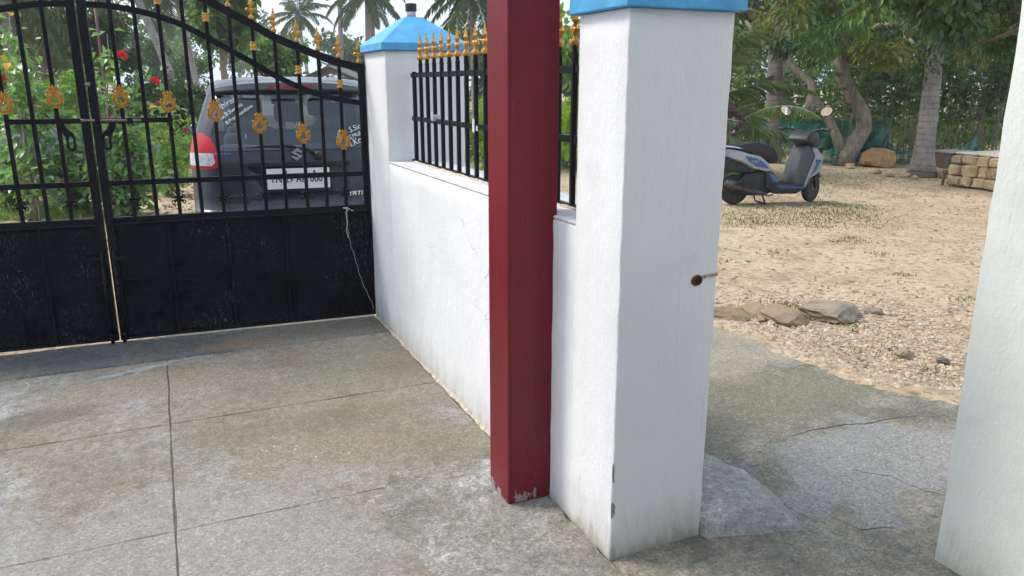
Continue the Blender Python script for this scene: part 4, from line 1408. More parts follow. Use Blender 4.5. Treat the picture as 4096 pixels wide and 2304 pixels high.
# maker's emblem: angular S
S_ = [(-0.050, 0.012), (-0.012, 0.047), (0.030, 0.022), (0.048, 0.030), (0.006, 0.000), (0.048, -0.014), (0.012, -0.048), (-0.032, -0.022), (-0.048, -0.031), (-0.004, 0.000)]
Sp = [(0.048, 0.018), (0.005, 0.048), (-0.048, 0.014), (0.012, -0.016), (-0.003, -0.024), (-0.033, -0.008), (-0.048, -0.018), (-0.005, -0.048), (0.048, -0.014), (-0.012, 0.016), (0.003, 0.024), (0.033, 0.008)]
me_ = plate_mesh('emblem', [(a * 0.95, b2 * 1.1) for a, b2 in Sp], (), 0.012)
me_.transform(Matrix.Translation((0.083, 0.0, 1.048)) @ Matrix.Rotation(-PI / 2, 4, 'Z') @ Matrix.Rotation(-0.15, 4, 'X'))
link('emblem', me_, 'chrome', car)
# tail lamps
for s in (1, -1):
    def on(yq, z, off=0.006):
        """point on the wrapped rear corner; yq runs from the rear face round to the flank"""
        sl = [float(np.interp(z, [q[0] for q in SL], [q[k_] for q in SL])) for k_ in range(1, 5)]
        xr, xf, w, r = sl
        yc = w - r
        if yq <= yc:
            return (xr + 0.05 * (yq / w) ** 2 - off, s * yq, z)
        a = min((yq - yc) / r, 1.6)
        aa = min(a, PI / 2)
        return (xr + 0.03 + r * 0.95 - (r * 0.95 + off) * math.cos(aa) + (a - aa) * r, s * (yc + (r + off) * math.sin(aa)), z)

    def lens(name, rows, mat, par, off):
        mb_ = MB()
        nn_ = 9
        vs__ = []
        for z, a, b2 in rows:
            for i in range(nn_):
                vs__.append(on(a + (b2 - a) * i / (nn_ - 1), z, off))
        fs__ = [(j * nn_ + i, j * nn_ + i + 1, (j + 1) * nn_ + i + 1, (j + 1) * nn_ + i) for j in range(len(rows) - 1) for i in range(nn_ - 1)]
        mb_.add(vs__, fs__)
        return cpart(name, mb_, mat, par)
    lamp = lens('tail_lamp', [(0.940, 0.665, 1.00), (0.952, 0.632, 1.01), (1.00, 0.605, 1.02), (1.07, 0.620, 1.00), (1.14, 0.645, 0.96), (1.19, 0.672, 0.91), (1.222, 0.740, 0.86)], 'lamp_red', car, 0.010)
    lens('clear_lens', [(0.968, 0.672, 1.005), (0.995, 0.645, 1.01), (1.062, 0.655, 1.00), (1.069, 0.655, 1.00)], 'lamp_clear', lamp, 0.014)
    lens('lamp_divider', [(0.97, 0.80, 0.812), (1.065, 0.79, 0.802)], 'lamp_red', lamp, 0.016)
    # door mirror
    mir = cpart('door_mirror', MB().ball((2.86, s * 0.945, 1.12), (0.055, 0.095, 0.078), 12, 8), 'carpaint')
    cpart('mirror_glass', MB().prism([(0.075 * math.cos(a), 0.056 * math.sin(a)) for a in np.linspace(0, 2 * PI, 16, endpoint=False)], lambda a, b2, t: (t, s * 0.945 + a, 1.12 + b2), 2.800, 2.806), 'chrome', mir, smooth=False)
    cpart('mirror_arm', MB().tube([(2.88, s * 0.82, 1.07), (2.87, s * 0.93, 1.09)], 0.025, 8), 'black_plastic', mir)
    for x in (0.86, 3.60):
        wh = cpart('wheel', MB().lathe([(0.19, -0.09), (0.29, -0.095), (0.308, -0.07), (0.31, 0.07), (0.29, 0.095), (0.19, 0.09)], 28).xf(lambda p: Vector((x + p.x, s * 0.745 + p.z, 0.305 + p.y))), 'tyre')
        cpart('rim', MB().lathe([(0.20, -0.06), (0.195, 0.09), (0.17, 0.085), (0.05, 0.06), (0.045, 0.085), (0.0, 0.085)] if s > 0 else [(0.0, -0.085), (0.045, -0.085), (0.05, -0.06), (0.17, -0.085), (0.195, -0.09), (0.20, 0.06)], 20).xf(lambda p: Vector((x + p.x, s * 0.75 + p.z, 0.305 + p.y))), 'rim', wh)
# high brake lamp in a lipped spoiler, wiper, panel gaps
ys_ = np.linspace(-0.63, 0.63, 15)
vs_ = []
for y in ys_:
    b_ = 0.12 * (abs(y) / 0.63) ** 3
    d_ = 0.020 * (abs(y) / 0.63) ** 3
    vs_ += [(0.43 + b_, y, 1.548 - d_), (0.335 + b_, y, 1.560 - d_), (0.325 + b_, y, 1.575 - d_), (0.345 + b_, y, 1.628 - d_ * 2.5), (0.50 + b_, y, 1.652 - d_ * 3), (0.60 + b_, y, 1.640 - d_ * 3)]
fs_ = [(i * 6 + q, i * 6 + (q + 1) % 6, (i + 1) * 6 + (q + 1) % 6, (i + 1) * 6 + q) for i in range(14) for q in range(6)] + [tuple(range(6)), tuple(reversed(range(84, 90)))]
lip_ = cpart('spoiler_lip', MB().add(vs_, fs_), gmat['spoiler'], smooth=True)
lip_.data.set_sharp_from_angle(angle=R_(35))
cpart('brake_lamp', MB().prism([(a, b2) for a, b2 in [(-0.19, 0.0), (-0.175, 0.020), (0.175, 0.020), (0.19, 0.0), (0.175, -0.020), (-0.175, -0.020)]], lambda a, b2, t: (0.335 + t + b2 * 0.35, a - 0.0, 1.592 + b2), -0.006, 0.02), mat_simple('dark_red_lens', (0.16, 0.004, 0.010), 0.25, 0.2, 18, 0.0), lip_, smooth=False)
wip = cpart('rear_wiper', MB().tube([(0.10, -0.16, 1.045), (0.108, -0.10, 1.085), (0.125, 0.02, 1.118)], [0.016, 0.014, 0.008], 8), 'black_plastic')
cpart('wiper_blade', MB().tube([(0.118, -0.04, 1.108), (0.125, 0.10, 1.122), (0.135, 0.28, 1.120), (0.145, 0.40, 1.112)], [0.006, 0.011, 0.009, 0.004], 6), 'black_plastic', wip)
cpart('wiper_pivot', MB().ball((0.095, -0.175, 1.035), (0.02, 0.035, 0.035), 10, 6), 'black_plastic', wip)
for s in (1, -1):
    cpart('panel_gap', MB().tube([(surf_x(0.66, 0.92) + 0.03, s * 0.648, 0.915), (surf_x(0.64, 0.8) + 0.02, s * 0.632, 0.80), (0.062, s * 0.605, 0.70), (0.055, s * 0.57, 0.64), (0.040, s * 0.50, 0.608)], 0.0035, 5), 'ink', body)
cpart('panel_gap', MB().tube([(0.030 + 0.03 * (y / 0.5) ** 2, y, 0.606) for y in np.linspace(-0.50, 0.50, 9)], 0.0035, 5), 'ink', body)
cpart('belt_line', MB().tube([(surf_x(y, 1.083) - 0.003, y, 1.083) for y in np.linspace(-0.60, 0.60, 13)], 0.004, 5), 'ink', body)
# cabin
cab = cpart('cabin_floor', MB().box(0.35, 3.3, -0.70, 0.70, 0.35, 0.80), 'interior', smooth=False)
cpart('dashboard', MB().box(2.75, 3.15, -0.68, 0.68, 0.80, 1.03), 'interior', smooth=False, bevel=0.05)
for x, ys_, zt, w_ in ((0.62, (-0.34, 0.34), 1.10, 0.30), (1.42, (-0.42, 0.0, 0.42), 1.15, 0.20), (2.18, (-0.37, 0.37), 1.18, 0.24)):
    for y in ys_:
        st = cpart('seat_back', MB().box(x, x + 0.13, y - w_, y + w_, 0.75, zt), 'headrest', bevel=0.05)
        hz_ = zt + 0.10
        cpart('headrest', MB().box(x + 0.02, x + 0.12, y - 0.135, y + 0.135, hz_, hz_ + 0.19 if x > 1 else hz_ + 0.13), 'headrest', st, bevel=0.045)
        for q in (-0.06, 0.06):
            cpart('headrest_post', MB().tube([(x + 0.07, y + q, zt - 0.02), (x + 0.07, y + q, hz_ + 0.02)], 0.007, 6), 'chrome', st)
cpart('inner_mirror', MB().box(2.62, 2.65, -0.13, 0.13, 1.40, 1.47), 'black_plastic', bevel=0.01)
cpart('steering_wheel', MB().tube([(2.62 + 0.07 * math.sin(w), -0.37 + 0.18 * math.cos(w), 1.0 + 0.17 * math.sin(w)) for w in np.linspace(0, 2 * PI, 21)], 0.014, 6), 'black_plastic')
cpart('roof_lining', MB().box(0.62, 2.2, -0.58, 0.58, 1.585, 1.595), mat_simple('roof_lining', (0.35, 0.35, 0.36), 0.9), smooth=False)

# ------------------------------------------------------------------ leaves
def add_rnd(me_, vals):
    a = me_.attributes.new('rnd', 'FLOAT', 'FACE')
    a.data.foreach_set('value', np.asarray(vals, dtype=np.float32))


def leaf_cloud(name, c, d, n_, L, W, mat, parent=None, fold=0.25, curl=0.15, rnd=None, tri=False, loc=None):
    """many leaves in one mesh: c base points, d directions, n_ approximate normals (all (N,3)), L, W sizes"""
    c, d, n_ = np.asarray(c, float), np.asarray(d, float), np.asarray(n_, float)
    if loc is not None:
        c = c - np.asarray(loc)[None, :]
    K = len(c)
    d = d / (np.linalg.norm(d, axis=1, keepdims=True) + 1e-9)
    s = np.cross(d, n_)
    s /= (np.linalg.norm(s, axis=1, keepdims=True) + 1e-9)
    u = np.cross(s, d)
    L = np.broadcast_to(np.asarray(L, float), (K,))[:, None]
    W = np.broadcast_to(np.asarray(W, float), (K,))[:, None]
    if tri:
        V = np.stack([c, c + d * L * 0.45 + s * W * 0.5, c + d * L - u * L * curl, c + d * L * 0.45 - s * W * 0.5], 1)
        idx = np.arange(K)[:, None] * 4 + np.array([[0, 1, 2, 3]])
        nv, nl = 4, 4
        F = idx
        per = 1
    else:
        up = u * W * fold
        V = np.stack([c, c + d * L * 0.30 + s * W * 0.5 + up, c + d * L * 0.68 + s * W * 0.36 + up * 0.7 - u * L * curl * 0.4, c + d * L - u * L * curl,
                      c + d * L * 0.68 - s * W * 0.36 + up * 0.7 - u * L * curl * 0.4, c + d * L * 0.30 - s * W * 0.5 + up], 1)
        base = np.arange(K)[:, None] * 6
        F = np.concatenate([base + np.array([[0, 1, 2, 3]]), base + np.array([[0, 3, 4, 5]])], 1).reshape(-1, 4)
        per = 2
    V = V.reshape(-1, 3)
    F = F.reshape(-1, 4)
    me_ = bpy.data.meshes.new(name)
    me_.vertices.add(len(V))
    me_.vertices.foreach_set('co', V.astype(np.float32).ravel())
    me_.loops.add(F.size)
    me_.loops.foreach_set('vertex_index', F.astype(np.int32).ravel())
    me_.polygons.add(len(F))
    me_.polygons.foreach_set('loop_start', (np.arange(len(F)) * 4).astype(np.int32))
    me_.polygons.foreach_set('loop_total', np.full(len(F), 4, dtype=np.int32))
    me_.update(calc_edges=True)
    r = RNG.random(K) if rnd is None else np.asarray(rnd)
    add_rnd(me_, np.repeat(r, per))
    return link(name, me_, mat, parent)


def rand_unit(k_):
    v = RNG.normal(size=(k_, 3))
    return v / (np.linalg.norm(v, axis=1, keepdims=True) + 1e-9)


LEAF_DARK = mat_leaf('leaf_dark', [(0.027, 0.068, 0.021), (0.053, 0.112, 0.030), (0.083, 0.158, 0.042), (0.042, 0.090, 0.030)], 0.30, 0.42, 0.45)
LEAF_MID = mat_leaf('leaf_mid', [(0.058, 0.123, 0.032), (0.102, 0.196, 0.046), (0.152, 0.254, 0.065), (0.072, 0.152, 0.043)], 0.38)
LEAF_BRIGHT = mat_leaf('leaf_bright', [(0.101, 0.203, 0.041), (0.162, 0.290, 0.061), (0.223, 0.365, 0.074), (0.121, 0.223, 0.068)], 0.42)
LEAF_HIB = mat_leaf('leaf_hibiscus', [(0.10, 0.22, 0.085), (0.15, 0.30, 0.095), (0.24, 0.40, 0.10), (0.15, 0.29, 0.14)], 0.40, 0.33, 0.7)
LEAF_OLIVE = mat_leaf('leaf_olive', [(0.074, 0.108, 0.030), (0.121, 0.155, 0.041), (0.176, 0.196, 0.047), (0.230, 0.176, 0.047)], 0.38)
LEAF_PALM = mat_leaf('leaf_palm', [(0.047, 0.095, 0.030), (0.081, 0.135, 0.041), (0.115, 0.169, 0.054)], 0.3, 0.4, 0.5)
LEAF_PALMY = mat_leaf('leaf_palm_young', [(0.105, 0.210, 0.025), (0.170, 0.290, 0.030), (0.230, 0.330, 0.040)], 0.45, 0.4, 0.5)
LEAF_PALMG = mat_leaf('leaf_palm_grey', [(0.110, 0.171, 0.072), (0.165, 0.231, 0.099), (0.220, 0.286, 0.132)], 0.35, 0.4, 0.5)
LEAF_YELLOW = mat_leaf('leaf_yellow', [(0.550, 0.300, 0.020), (0.620, 0.420, 0.030)], 0.4)
LEAF_DRY = mat_leaf('leaf_dry', [(0.200, 0.110, 0.050), (0.300, 0.190, 0.090), (0.140, 0.080, 0.040)], 0.1, 0.8, 0.1)
PETAL = mat_leaf('petal_red', [(0.620, 0.010, 0.016), (0.720, 0.020, 0.025)], 0.3)
PETAL_D = mat_leaf('petal_crimson', [(0.320, 0.006, 0.030), (0.420, 0.010, 0.040)], 0.3)
BARK = mat_bark('bark_grey_brown', (0.16, 0.13, 0.10), (0.42, 0.36, 0.29))
BARK_D = mat_bark('bark_dark', (0.055, 0.042, 0.03), (0.14, 0.11, 0.08))
BARK_PALM = mat_bark('bark_palm', (0.18, 0.155, 0.135), (0.36, 0.325, 0.29), rings=9.0, scale=7)
STEM_G = mat_simple('green_stem', (0.10, 0.12, 0.045), 0.7, 0.3, 10, 0.1)


def limb(mb_, a, b2, r0, r1, n_=6, sag=0.1, k=0.0):
    a, b2 = Vector(a), Vector(b2)
    L = (b2 - a).length
    pts, rr = [], []
    for i in range(n_ + 1):
        t = i / n_
        p = a.lerp(b2, t)
        p += Vector((wob(k + t * 1.3), wob(k + 5 + t * 1.7), wob(k + 9 + t) + sag * math.sin(PI * t))) * (L * 0.06 * math.sin(PI * t))
        pts.append(p)
        rr.append(r0 + (r1 - r0) * t)
    mb_.tube(pts, rr, 7)
    return pts


def clump_leaves(centres, radii, per, L, W, droop=0.5, shell=0.55, flat=0.8):
    """leaf bases in and around ellipsoidal clumps -> c, d, n"""
    cs, ds, ns = [], [], []
    for c, r, k_ in zip(centres, radii, per):
        v = rand_unit(k_)
        rad = r * (shell + (1 - shell) * RNG.random(k_)) ** 0.8
        p = v * rad[:, None]
        p[:, 2] *= flat
        cs.append(np.asarray(c)[None, :] + p)
        d = v * 0.8 + rand_unit(k_) * 0.8
        d[:, 2] -= droop
        ds.append(d)
        n_ = rand_unit(k_) * 0.7
        n_[:, 2] += 0.9
        ns.append(n_)
    return np.concatenate(cs), np.concatenate(ds), np.concatenate(ns)


def broad_tree(name, label, base, height, spread, mat, bark, leaf=(0.10, 0.055), clumps=26, per=110, crown_lo=0.35, trunk_r=0.16, lean=(0, 0), group=None, seed=0, droop=0.5, clump_r=0.30, cat='tree', limbs=7, flatten=0.9):
    rs = random.Random(seed)
    t = thing(name, label, cat, base, 0, group)
    mb_ = MB()
    top = Vector((lean[0], lean[1], height * 0.72))
    pts = []
    for i in range(9):
        q = i / 8
        pts.append(Vector((lean[0] * q + 0.06 * wob(seed + q * 2), lean[1] * q + 0.06 * wob(seed + 7 + q * 2), -0.05 + (height * 0.72 + 0.05) * q)))
    mb_.tube(pts, [trunk_r * (1.25 if i == 0 else 1 - 0.75 * i / 8) for i in range(9)], 9)
    cents, rads, pers = [], [], []
    ends = []
    for q in range(limbs):
        h0 = rs.uniform(0.30, 0.68)
        a = Vector((lean[0] * h0, lean[1] * h0, height * h0))
        an = q * 2 * PI / limbs + rs.uniform(-0.5, 0.5)
        rr = spread * rs.uniform(0.5, 0.95)
        b2 = Vector((lean[0] + rr * math.cos(an), lean[1] + rr * math.sin(an), height * rs.uniform(max(0.45, crown_lo), 0.92)))
        lp = limb(mb_, a, b2, trunk_r * 0.42, trunk_r * 0.10, 6, 0.5, seed + q)
        ends += lp[3:]
        for w in range(2):
            c = b2 + Vector((rs.uniform(-1, 1), rs.uniform(-1, 1), rs.uniform(-0.6, 0.8))) * spread * 0.28
            limb(mb_, lp[4], c, trunk_r * 0.12, trunk_r * 0.04, 3, 0.3, seed + q + w)
            ends.append(c)
    part('trunk', mb_, bark, t, True)
    zc = height * (crown_lo + 1) / 2
    for q in range(clumps):
        if q < len(ends) and rs.random() < 0.75:
            c = Vector(ends[(q * 5) % len(ends)]) + Vector((rs.uniform(-1, 1), rs.uniform(-1, 1), rs.uniform(-1, 1))) * spread * 0.10
        else:
            v = Vector((rs.gauss(0, 1), rs.gauss(0, 1), rs.gauss(0, 1))).normalized()
            v *= rs.uniform(0.55, 1.0)
            c = Vector((lean[0] + v.x * spread, lean[1] + v.y * spread, zc + v.z * height * (1 - crown_lo) / 2))
        cents.append(c)
        rads.append(spread * clump_r * rs.uniform(0.7, 1.35))
        pers.append(int(per * rs.uniform(0.6, 1.4)))
    c, d, n_ = clump_leaves(cents, rads, pers, *leaf, droop=droop, flat=flatten)
    sz = RNG.uniform(0.65, 1.25, len(c))
    leaf_cloud('crown', c, d, n_, leaf[0] * sz, leaf[1] * sz, mat, t)
    return t


# ------------------------------------------------------------------ palms
def frond_mesh(name, L, arch, droop, leaflets, ll, lw, mat, twist=0.0, seed=0):
    """pinnate frond along +x, base at the origin"""
    rs = random.Random(seed)
    pts = []
    ang = arch
    p = Vector((0, 0, 0))
    ns_ = 16
    for i in range(ns_ + 1):
        pts.append(p.copy())
        p += Vector((math.cos(ang), 0, math.sin(ang))) * (L / ns_)
        ang -= droop / ns_ * (0.6 + 0.8 * i / ns_)
    mb_ = MB().tube(pts, [0.032 * L / 3 * (1 - 0.9 * i / ns_) + 0.003 for i in range(ns_ + 1)], 5)
    c, d, n_, LL, WW = [], [], [], [], []
    for i in range(leaflets):
        t = 0.13 + 0.86 * (i + 0.5) / leaflets
        f = t * ns_
        k_ = min(int(f), ns_ - 1)
        b_ = pts[k_].lerp(pts[k_ + 1], f - k_)
        tan = (pts[k_ + 1] - pts[k_]).normalized()
        upv = Vector((-tan.z, 0, tan.x))
        for s in (1, -1):
            w = rs.uniform(0.75, 1.1)
            prof = math.sin(PI * min(1, 0.18 + 0.80 * t)) ** 0.6
            dd = tan * (0.55 + 0.35 * t + rs.uniform(-.1, .1)) + Vector((0, s, 0)) * (0.75 + twist) + upv * (0.12 + rs.uniform(-.15, .15)) + Vector((0, 0, -0.38 + rs.uniform(-.2, .15)))
            c.append(b_)
            d.append(dd)
            n_.append(upv + Vector((0, -s * 0.5, 0)))
            LL.append(ll * prof * w)
            WW.append(lw)
    c, d, n_ = np.array(c), np.array([tuple(x) for x in d]), np.array([tuple(x) for x in n_])
    o = leaf_cloud(name, c, d, n_, np.array(LL), np.array(WW), mat, None, fold=0.35, curl=0.30)
    me_ = o.data
    bpy.data.objects.remove(o)
    nf = len(me_.polygons)
    bm = bmesh.new()
    bm.from_mesh(me_)
    vv = [bm.verts.new(q) for q in mb_.v]
    for f in mb_.f:
        bm.faces.new([vv[i] for i in f])
    bm.to_mesh(me_)
    bm.free()
    return me_


ME_NUT = MB().ball((0, 0, 0), (0.10, 0.10, 0.125), 10, 7).mesh('coconut', smooth=True)
ME_NUT.materials.append(mat_simple('coconut_green', (0.12, 0.13, 0.04), 0.6, 0.3, 5))
FR = {}
for nm, mt in (('far', LEAF_PALM), ('young', LEAF_PALMY), ('grey', LEAF_PALMG)):
    FR[nm] = [frond_mesh('frond', 3.2, a, dr, 44, 0.62, 0.050, mt, seed=q) for q, (a, dr) in enumerate([(1.15, 0.9), (0.75, 1.3), (0.35, 1.5), (-0.1, 1.35), (-0.5, 1.0)])]


def coconut(label, base, top, r0, r1, nf=20, fs=1.0, kind='far', seed=0, hang=0.5, group='coconut palms beyond the boundary', mid=None, flare=1.6, name='coconut_palm', boss=True):
    rs = random.Random(seed)
    base, top = Vector(base), Vector(top)
    t = thing(name, label, 'palm tree', base, 0, group)
    mb_ = MB()
    pts, rr = [], []
    H_ = (top - base)
    nseg = max(10, int(H_.length / 0.22))
    md = Vector(mid) if mid is not None else None
    for i in range(nseg + 1):
        q = i / nseg
        if md is None:
            p = H_ * q
        else:
            p = (1 - q) ** 2 * Vector((0, 0, 0)) + 2 * q * (1 - q) * (md - base) + q * q * H_
        fl = 1 + (flare - 1) * math.exp(-q * H_.length / 0.28)
        pts.append(p + Vector((0, 0, -0.08 if i == 0 else 0)))
        rr.append((r0 + (r1 - r0) * q) * fl * (1 + 0.02 * (i % 2)))
    mb_.tube(pts, rr, 12)
    part('trunk', mb_, BARK_PALM, t, True)
    topl = H_
    if nf:
        for q in range(nf):
            u_ = (q + 0.5) / nf
            k_ = min(4, int(u_ * 5 * (0.6 + hang * 0.8)))
            az = q * 2.39996 + rs.uniform(-0.2, 0.2)
            me_ = FR[kind][k_]
            o = share('frond', me_, t, topl + Vector((0, 0, rs.uniform(-0.1, 0.1))), (rs.uniform(-0.3, 0.3), rs.uniform(-0.12, 0.12), az), (fs * rs.uniform(0.85, 1.1),) * 3)
            o.rotation_mode = 'XYZ'
        if boss:
            for q in range(7):
                a = q * 0.9
                share('coconut', ME_NUT, t, (topl.x + 0.2 * fs * math.cos(a), topl.y + 0.2 * fs * math.sin(a), topl.z - 0.22 * fs - 0.06 * (q % 2)), (0, 0, a), (fs,) * 3)
    return t

# ------------------------------------------------------------------ garden and yard beyond the gate
def dep(P):
    return (Vector(P) - CAMPOS).dot(AX_F)


def ground_at(u, zc):
    """ground point straight below picture column u at depth zc (on the horizon row)"""
    p = at(u, 338.5, zc)
    return Vector((p.x, p.y, 0.0))


# palms, far to near
def palm(label, u0, v_top, u_top, zc, r0, r1, um=None, vm=None, **kw):
    b_ = ground_at(u0, zc)
    t_ = at(u_top, v_top, zc)
    md = at(um, vm, zc) if um else None
    return coconut(label, b_, t_, r0, r1, mid=md, **kw)


palm('slender coconut palm with full round crown behind the parked car', 1245, 62, 1192, 58, 0.13, 0.10, 1225, 260, nf=22, fs=0.95, seed=1, hang=0.45)
palm('thick leaning coconut trunk crossing behind the red hibiscus flowers', 745, -230, 440, 29, 0.16, 0.13, 650, 190, nf=18, fs=1.0, seed=2, hang=0.7)
palm('leaning coconut palm left of the car roof with drooping fronds', 805, -60, 690, 35, 0.14, 0.12, 765, 220, nf=20, fs=1.0, seed=3, hang=0.8)
palm('straight pale coconut trunk just left of the blue pillar cap', 1362, -160, 1356, 44, 0.15, 0.13, nf=18, fs=1.0, seed=4, hang=0.9)
palm('coconut palm whose dark fronds hang left of the cap pipe', 1470, -35, 1468, 40, 0.14, 0.12, nf=18, fs=0.85, seed=5, hang=0.95)
palm('pale coconut trunk close behind the cap, second of a pair', 1492, -150, 1484, 41, 0.15, 0.12, nf=14, fs=0.9, seed=6, hang=0.9)
palm('near coconut palm with hanging fronds beside the maroon column', 1899, -50, 1888, 23.2, 0.10, 0.085, nf=18, fs=0.72, seed=7, hang=1.0, flare=1.4)
palm('coconut palm at the far left with a frond drooping behind the gate', 30, -60, 20, 17, 0.14, 0.12, nf=14, fs=0.8, seed=8, hang=0.9)

# broadleaf trees behind the garden
def btree(label, u, zc, h, sp_, mat, **kw):
    b_ = ground_at(u, zc)
    return broad_tree(kw.pop('name', 'broadleaf_tree'), label, b_, h, sp_, mat, kw.pop('bark', BARK), group='trees beyond the garden', **kw)


btree('olive green tree filling the top left corner behind the gate', 190, 21, 5.2, 1.9, LEAF_OLIVE, seed=11, leaf=(0.17, 0.085), clumps=42, per=120, crown_lo=0.22, clump_r=0.25)
btree('dark tree behind the meeting stiles of the gate', 400, 22, 4.4, 0.95, LEAF_DARK, seed=12, leaf=(0.15, 0.08), clumps=36, per=120, crown_lo=0.2, clump_r=0.27)
btree('large leaved teak tree left of the car roof', 900, 23, 5.0, 0.95, LEAF_MID, seed=13, leaf=(0.30, 0.19), clumps=36, per=42, crown_lo=0.28, clump_r=0.32)
btree('small leafy tree behind the middle of the car roof', 1120, 18, 2.55, 0.55, LEAF_MID, seed=14, leaf=(0.19, 0.10), clumps=20, per=60, crown_lo=0.4, trunk_r=0.07, clump_r=0.36)
btree('dark tree between the two leaning palm trunks', 650, 37, 4.0, 1.1, LEAF_DARK, seed=15, leaf=(0.16, 0.09), clumps=26, per=100, crown_lo=0.2)
btree('dark slim tree right of the second leaning palm', 770, 40, 4.2, 1.0, LEAF_MID, seed=16, leaf=(0.18, 0.10), clumps=20, per=80, crown_lo=0.25)
for i, (u, zc, h, s_, lab) in enumerate([(1385, 66, 6.0, 2.3, 'hazy round tree above the shed roof'), (1100, 80, 7.0, 3.0, 'hazy tree behind the full crowned palm'), (960, 85, 8.5, 3.4, 'pale hazy tree behind the teak'),
                                      (560, 62, 7.5, 3.0, 'hazy tree behind the thick leaning palm'), (250, 60, 8.0, 3.6, 'hazy tree far behind the olive tree'), (1500, 75, 4.6, 2.6, 'far hazy tree hidden by the gate pillar'),
                                      (1960, 48, 4.9, 2.6, 'hazy tree behind the maroon column'), (2180, 46, 4.2, 2.2, 'hazy bluish tree seen through the fence right of the column'), (2330, 44, 4.4, 2.0, 'hazy tree behind the near white pillar'),
                                      (-100, 40, 7.5, 3.0, 'tall tree beyond the left frame edge'), (700, 95, 9.5, 4.0, 'tallest pale tree far behind the palms'), (1750, 85, 5.5, 3.2, 'far hazy tree behind the pillar cap')]):
    btree(lab, u, zc, h, s_, LEAF_MID if i % 2 else LEAF_DARK, seed=30 + i, leaf=(0.42, 0.26), clumps=30, per=70, crown_lo=0.12, clump_r=0.3, trunk_r=0.2)
for i, (u, zc, h, s_, lab) in enumerate([(570, 17.5, 1.75, 0.55, 'dark clipped hedge bush left of the car'), (665, 17.0, 1.85, 0.6, 'dark hedge bush behind the red taillight'), (760, 18.0, 1.8, 0.6, 'dark hedge bush touching the car side'),
                                         (480, 18.5, 1.6, 0.6, 'hedge bush behind the tall hibiscus')]):
    b_ = ground_at(u, zc)
    broad_tree('hedge_bush', lab, b_, h, s_, LEAF_DARK, BARK_D, leaf=(0.085, 0.05), clumps=24, per=130, crown_lo=0.05, trunk_r=0.05, clump_r=0.38, seed=60 + i, cat='bush', group='hedge bushes beyond the garden', limbs=5)
for i, (u, zc, h, s_, lab) in enumerate([(60, 13.6, 2.0, 0.75, 'feathery pale green bush at the left edge'), (230, 14.2, 1.9, 0.8, 'feathery pale green bush left of the gate stiles'), (-90, 12.5, 2.2, 0.8, 'feathery bush beyond the left edge')]):
    broad_tree('feathery_bush', lab, ground_at(u, zc), h, s_, LEAF_BRIGHT, BARK, leaf=(0.075, 0.026), clumps=34, per=210, crown_lo=0.25, trunk_r=0.05, clump_r=0.3, seed=70 + i, cat='bush', group='feathery bushes', limbs=6, flatten=0.45, droop=0.25)
broad_tree('broadleaf_tree', 'leafy tree with bright leaves behind the two right fence spikes', ground_at(2330, 15), 3.15, 0.55, LEAF_BRIGHT, BARK, leaf=(0.17, 0.10), clumps=16, per=60, crown_lo=0.55, trunk_r=0.06, clump_r=0.4, seed=81, group='trees beyond the garden')

# young coconut palms in the yard behind the fence
def dwarf(label, base, fs, kind, nf, seed, hang=0.1, h=0.12):
    return coconut(label, base, Vector(base) + Vector((0, 0, h)), 0.09, 0.07, nf=nf, fs=fs, kind=kind, seed=seed, hang=hang, group='young palms in the yard', flare=1.2, name='young_palm', boss=False)


dwarf('bright green young palm seen between the two right fence bars', gz(2250, 668), 0.62, 'young', 13, 21)
dwarf('yellow green young palm left of the maroon column', gz(1975, 640), 0.62, 'young', 13, 22)
dwarf('pale young coconut palm half hidden by the near white pillar', ground_at(2760, 14.2), 0.74, 'grey', 15, 23, hang=0.3, h=0.9)
dwarf('young palm behind the scooter with drooping pale fronds', ground_at(2930, 13.6), 0.55, 'grey', 11, 24, hang=0.6, h=0.75)

# low shed behind the car
sh_b = ground_at(1322, 30)
shed = thing('low_shed', 'low shed with dark pitched roof behind the parked car', 'shed', sh_b, math.atan2(AX_R.y, AX_R.x))
part('wall', MB().box(-0.75, 0.75, 0.05, 2.2, -0.05, 1.62), mat_simple('shed_wall', (0.20, 0.15, 0.12), 0.9), shed)
part('post', MB().box(0.0, 0.16, -0.02, 0.04, 0, 1.95), 'plate_white', shed)
for s in (1, -1):
    part('roof_slope', MB().add([(0, -0.3, 2.27), (s * 1.18, -0.3, 1.76), (s * 1.18, 2.5, 1.76), (0, 2.5, 2.27), (0, -0.3, 2.31), (s * 1.18, -0.3, 1.80), (s * 1.18, 2.5, 1.80), (0, 2.5, 2.31)],
         [(0, 1, 2, 3), (4, 7, 6, 5), (0, 4, 5, 1), (1, 5, 6, 2), (2, 6, 7, 3), (3, 7, 4, 0)]), mat_simple('shed_roof_sheet', (0.12, 0.115, 0.11), 0.7), shed)
    part('rafter', MB().tube([(0, -0.25, 2.22), (s * 1.1, -0.25, 1.74)], 0.035, 6), BARK_D, shed)
part('tie_beam', MB().box(-0.95, 0.95, -0.22, -0.14, 1.78, 1.86), BARK_D, shed)

